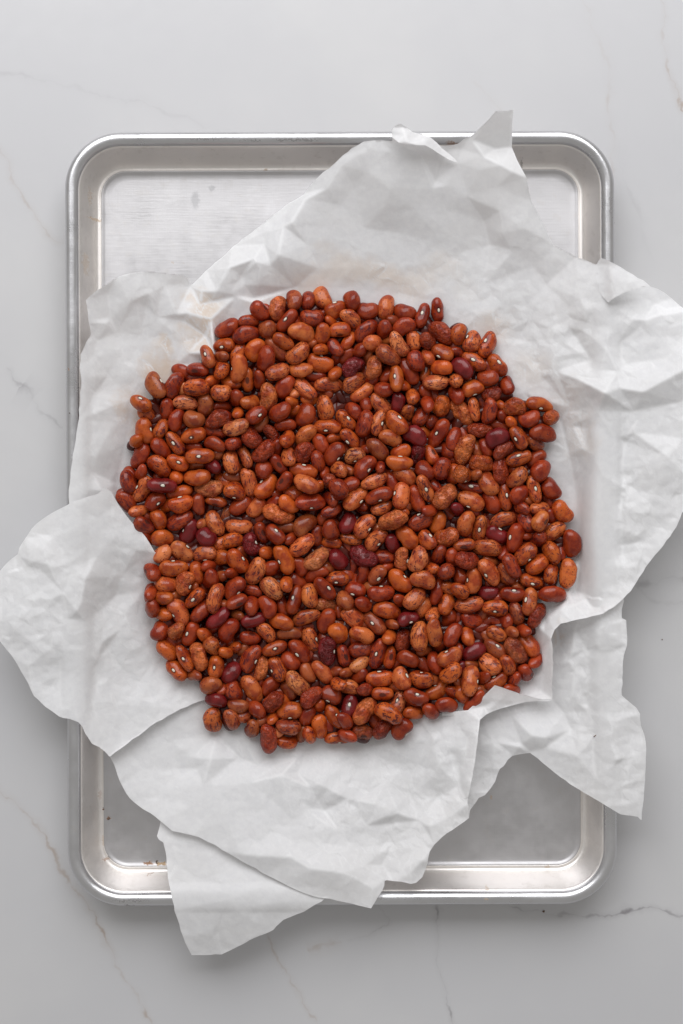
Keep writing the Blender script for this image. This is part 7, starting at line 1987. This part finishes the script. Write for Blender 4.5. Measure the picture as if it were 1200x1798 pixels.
M_bean = bean_mat()
def eye_mat():
    s = NT('bean_eye'); pos = s.n('ShaderNodeTexCoord').outputs['Object']
    c = s.mix(s.ramp(s.noise(pos, 1800, 2, .6), .35, .65), (.62, .57, .45), (.72, .68, .58))
    s.put(s.out.inputs[0], s.bsdf(Base_Color=c, Roughness=.5)); return s.m
M_eye = eye_mat()

COLS = dict(k=(.085, .010, .004), t=(.56, .134, .033), o=(.49, .094, .015), r=(.33, .043, .010), m=(.185, .014, .014), b=(.36, .082, .023), p=(.61, .185, .060))  # k: filler beans, near-black so the shade of deep gaps is painted in
PAT = {'-': (.25, .10, .0), 'd': (1.0, .15, .0), 's': (.55, .95, .0), 'w': (.45, .30, 1.0)}

def lat(nu, nv):
    F = []
    for i in range(nu - 1):
        for j in range(nv):
            F.append((1 + i * nv + j, 1 + (i + 1) * nv + j, 1 + (i + 1) * nv + (j + 1) % nv, 1 + i * nv + (j + 1) % nv))
    return F
def bean_geo(L, B, rs, nu, nv, plain):
    "local bean in mm: X along, Y towards the eye"
    T = B * rs.uniform(.80, .87)
    a = np.linspace(0, math.pi, nu + 2)[1:-1]; u = np.cos(a); th = np.linspace(0, 2 * math.pi, nv, endpoint=False)
    pw = rs.uniform(2.25, 2.75)
    U = np.r_[1.0, np.repeat(u, nv), -1.0]; TH = np.r_[0, np.tile(th, nu), 0]
    r = np.maximum(0, 1 - np.abs(U) ** pw) ** (1 / rs.uniform(2.0, 2.2)); r[0] = r[-1] = 0
    r = r * (1 + rs.uniform(-.09, .09) * U)
    ct, st = np.cos(TH), np.sin(TH)
    y = r * B / 2 * np.sign(ct) * np.abs(ct) ** .96; z = r * T / 2 * np.sign(st) * np.abs(st) ** .96; x = U * L / 2
    cv = rs.uniform(.04, .15); y = y + cv * B * (U ** 2 - .33)
    y = y - .035 * B * np.exp(-(U / .28) ** 2) * np.clip(ct, 0, 1) * r
    # lumps
    k1, k2, k3 = rs.uniform(.25, .5, 3); p1, p2, p3 = rs.uniform(0, 6.28, 3); am = .014 if not plain else .024
    n = am * B * (np.sin(x * k1 * 2 + p1 + TH) + np.sin(y * k2 * 2 + p2) + np.sin(z * k3 * 2.4 + p3 + x * .4)) * r
    return np.c_[x, y + n * ct, z + n * st], T
def put_attrs(me, co, colr, pat):
    a = me.attributes.new('bco', 'FLOAT_VECTOR', 'POINT'); a.data.foreach_set('vector', co.astype(np.float32).ravel())
    a = me.attributes.new('bcol', 'FLOAT_COLOR', 'POINT'); a.data.foreach_set('color', colr.astype(np.float32).ravel())
    a = me.attributes.new('bpat', 'FLOAT_COLOR', 'POINT'); a.data.foreach_set('color', pat.astype(np.float32).ravel())
def faces(nu, nv):
    "quads with triangle caps written as quads is avoided: returns list of tuples"
    F = [(0, 1 + (j + 1) % nv, 1 + j) for j in range(nv)]
    G = lat(nu, nv); G = [tuple(reversed(g)) for g in G]
    e = 1 + nu * nv; b = 1 + (nu - 1) * nv
    return F, G, [(e, b + j, b + (j + 1) % nv) for j in range(nv)]
def poly_mesh(name, V, F):
    me = bpy.data.meshes.new(name); tot = np.array([len(f) for f in F], np.int32); flat = np.array([i for f in F for i in f], np.int32)
    me.vertices.add(len(V)); me.vertices.foreach_set('co', V.astype(np.float32).ravel())
    me.loops.add(len(flat)); me.loops.foreach_set('vertex_index', flat)
    me.polygons.add(len(F)); me.polygons.foreach_set('loop_start', np.r_[0, np.cumsum(tot)[:-1]].astype(np.int32)); me.polygons.foreach_set('loop_total', tot)
    me.polygons.foreach_set('use_smooth', np.ones(len(F), bool)); me.update(calc_edges=True)
    return me
def rot_of(yaw, tilt, roll):
    # local X -> bean axis, local Y -> eye direction: roll measured from straight up towards the left of the axis
    ax = Vector((math.cos(yaw) * math.cos(tilt), math.sin(yaw) * math.cos(tilt), math.sin(tilt)))
    v = Vector((-math.sin(yaw), math.cos(yaw), 0)); up = ax.cross(v)
    if up.z < 0: up = -up
    e = (up * math.cos(roll) + v * math.sin(roll)).normalized(); k = ax.cross(e)
    return Matrix((ax, e, k)).transposed()

# mm: x, y, z, length, breadth; degrees: yaw, tilt, roll; kind; eye in view
eyeV = []; eyeF = []
nu_, nv_ = 7, 12
a_ = np.linspace(0, math.pi, nu_ + 2)[1:-1]
U_ = np.r_[1.0, np.repeat(np.cos(a_), nv_), -1.0]; R_ = np.r_[0, np.repeat(np.sin(a_), nv_), 0]; T_ = np.r_[0, np.tile(np.linspace(0, 2 * math.pi, nv_, endpoint=False), nu_), 0]
eye_me = poly_mesh('eye', np.c_[U_ * 1.40, R_ * .36 * np.cos(T_), R_ * .76 * np.sin(T_)] * mm, sum(faces(nu_, nv_), [])); eye_me.materials.append(M_eye)

FA = sum(faces(22, 24), []); FB = sum(faces(13, 14), [])
SV, SCo, SCol, SPat, SF = [], [], [], [], []; svn = 0
EV, EF = [], []
for bi, rec in enumerate(BEANS):
    x, y, z, L, B, yaw, tilt, roll, kind, eye = rec[:10]; label = rec[10] if len(rec) > 10 else None
    rs = np.random.RandomState(1000 + bi)
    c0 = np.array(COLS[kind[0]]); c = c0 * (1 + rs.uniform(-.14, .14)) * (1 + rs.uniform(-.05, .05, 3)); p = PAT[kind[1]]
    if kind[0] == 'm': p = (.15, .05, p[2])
    seed = rs.uniform(.01, .99)
    hi = label is not None
    nu, nv = (22, 24) if hi else (13, 14)
    V, T = bean_geo(L * 1.035, B * 1.04, rs, nu, nv, kind[1] == 'w')
    n = len(V)
    colr = np.tile(np.r_[c, 1.0], (n, 1)); pat = np.tile(np.r_[p, seed], (n, 1))
    Rm = rot_of(math.radians(yaw), math.radians(tilt), math.radians(roll))
    ye = V[1 + (nu // 2) * nv, 1] - .12
    if hi:
        me = poly_mesh('bean', V * mm, FA); put_attrs(me, V if eye else V - np.array([0, 40.0, 0]), colr, pat); me.materials.append(M_bean)
        o = bpy.data.objects.new('bean', me); col.objects.link(o)
        o.matrix_world = Matrix.Translation((x * mm, y * mm, z * mm)) @ Rm.to_4x4()
        o['label'] = label; o['category'] = 'bean'; o['group'] = 'dried speckled beans heaped on the parchment'
        if eye:
            e = bpy.data.objects.new('eye', eye_me); col.objects.link(e); e.parent = o; e.location = (rs.uniform(-.25, .25) * mm, ye * mm, 0)
            k = rs.uniform(.85, 1.15); e.scale = (k, 1, k)
    else:
        Rn = np.array(Rm); W = V @ Rn.T + np.array([x, y, z])
        SV.append(W * mm); SCo.append(V if eye else V - np.array([0, 40.0, 0])); SCol.append(colr); SPat.append(pat)
        SF += [tuple(i + svn for i in f) for f in FB]; svn += n
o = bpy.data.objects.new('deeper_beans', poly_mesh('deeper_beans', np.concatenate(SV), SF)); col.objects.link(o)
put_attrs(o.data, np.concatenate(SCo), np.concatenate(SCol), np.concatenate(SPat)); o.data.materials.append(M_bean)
o['kind'] = 'stuff'; o['label'] = 'mass of further speckled beans filling the heap between and under the ones on top'; o['category'] = 'beans'

# ---------------------------------------------------------------- crumbs
def crumb_mat():
    s = NT('dark_crumb'); pos = s.n('ShaderNodeTexCoord').outputs['Object']
    s.put(s.out.inputs[0], s.bsdf(Base_Color=s.mix(s.noise(pos, 2500, 2, .5), (.10, .06, .04), (.22, .14, .10)), Roughness=.8)); return s.m
M_crumb = crumb_mat()
def crumb(px, py, z, rx, ry, ang, label, seed):
    rs = np.random.RandomState(seed); V, F = [], sum(faces(5, 8), [])
    a = np.linspace(0, math.pi, 7)[1:-1]; U = np.r_[1.0, np.repeat(np.cos(a), 8), -1.0]; R = np.r_[0, np.repeat(np.sin(a), 8), 0]; T = np.r_[0, np.tile(np.linspace(0, 2 * math.pi, 8, endpoint=False), 5), 0]
    V = np.c_[U * rx, R * np.cos(T) * ry, R * np.sin(T) * ry * .7] * mm * (1 + rs.uniform(-.2, .2, (len(U), 1)))
    o = bpy.data.objects.new('crumb', poly_mesh('crumb', V, F)); col.objects.link(o); o.data.materials.append(M_crumb)
    x, y = px2w(px, py, z); o.location = (x, y, z + ry * .5 * mm); o.rotation_euler = (0, 0, math.radians(ang))
    o['label'] = label; o['category'] = 'crumb'; o['group'] = 'stray dark crumbs'
crumb(955, 1600, 0, .75, .6, 20, "dark round crumb on the marble just below the tray's lower right rim", 1)
crumb(1163, 1123, 0, .42, .36, 0, 'tiny crumb alone on the marble right of the paper', 2)
j_, i_ = int(round((1292 - GY0) / GS)), int(round((1045 - GX0) / GS))
crumb(1045, 1292, float(BASE['corner'][j_, i_]) + .0003, 1.2, .28, 38, 'thin dark sliver lying on the lower right flap of the paper', 3)
crumb(191, 1437, .0013, .9, .8, 60, 'rust brown crumb on the tray floor near its lower left edge', 4)
crumb(182, 1421, .0060, .6, .6, 0, 'small dark crumb at the foot of the tray wall, lower left', 5)
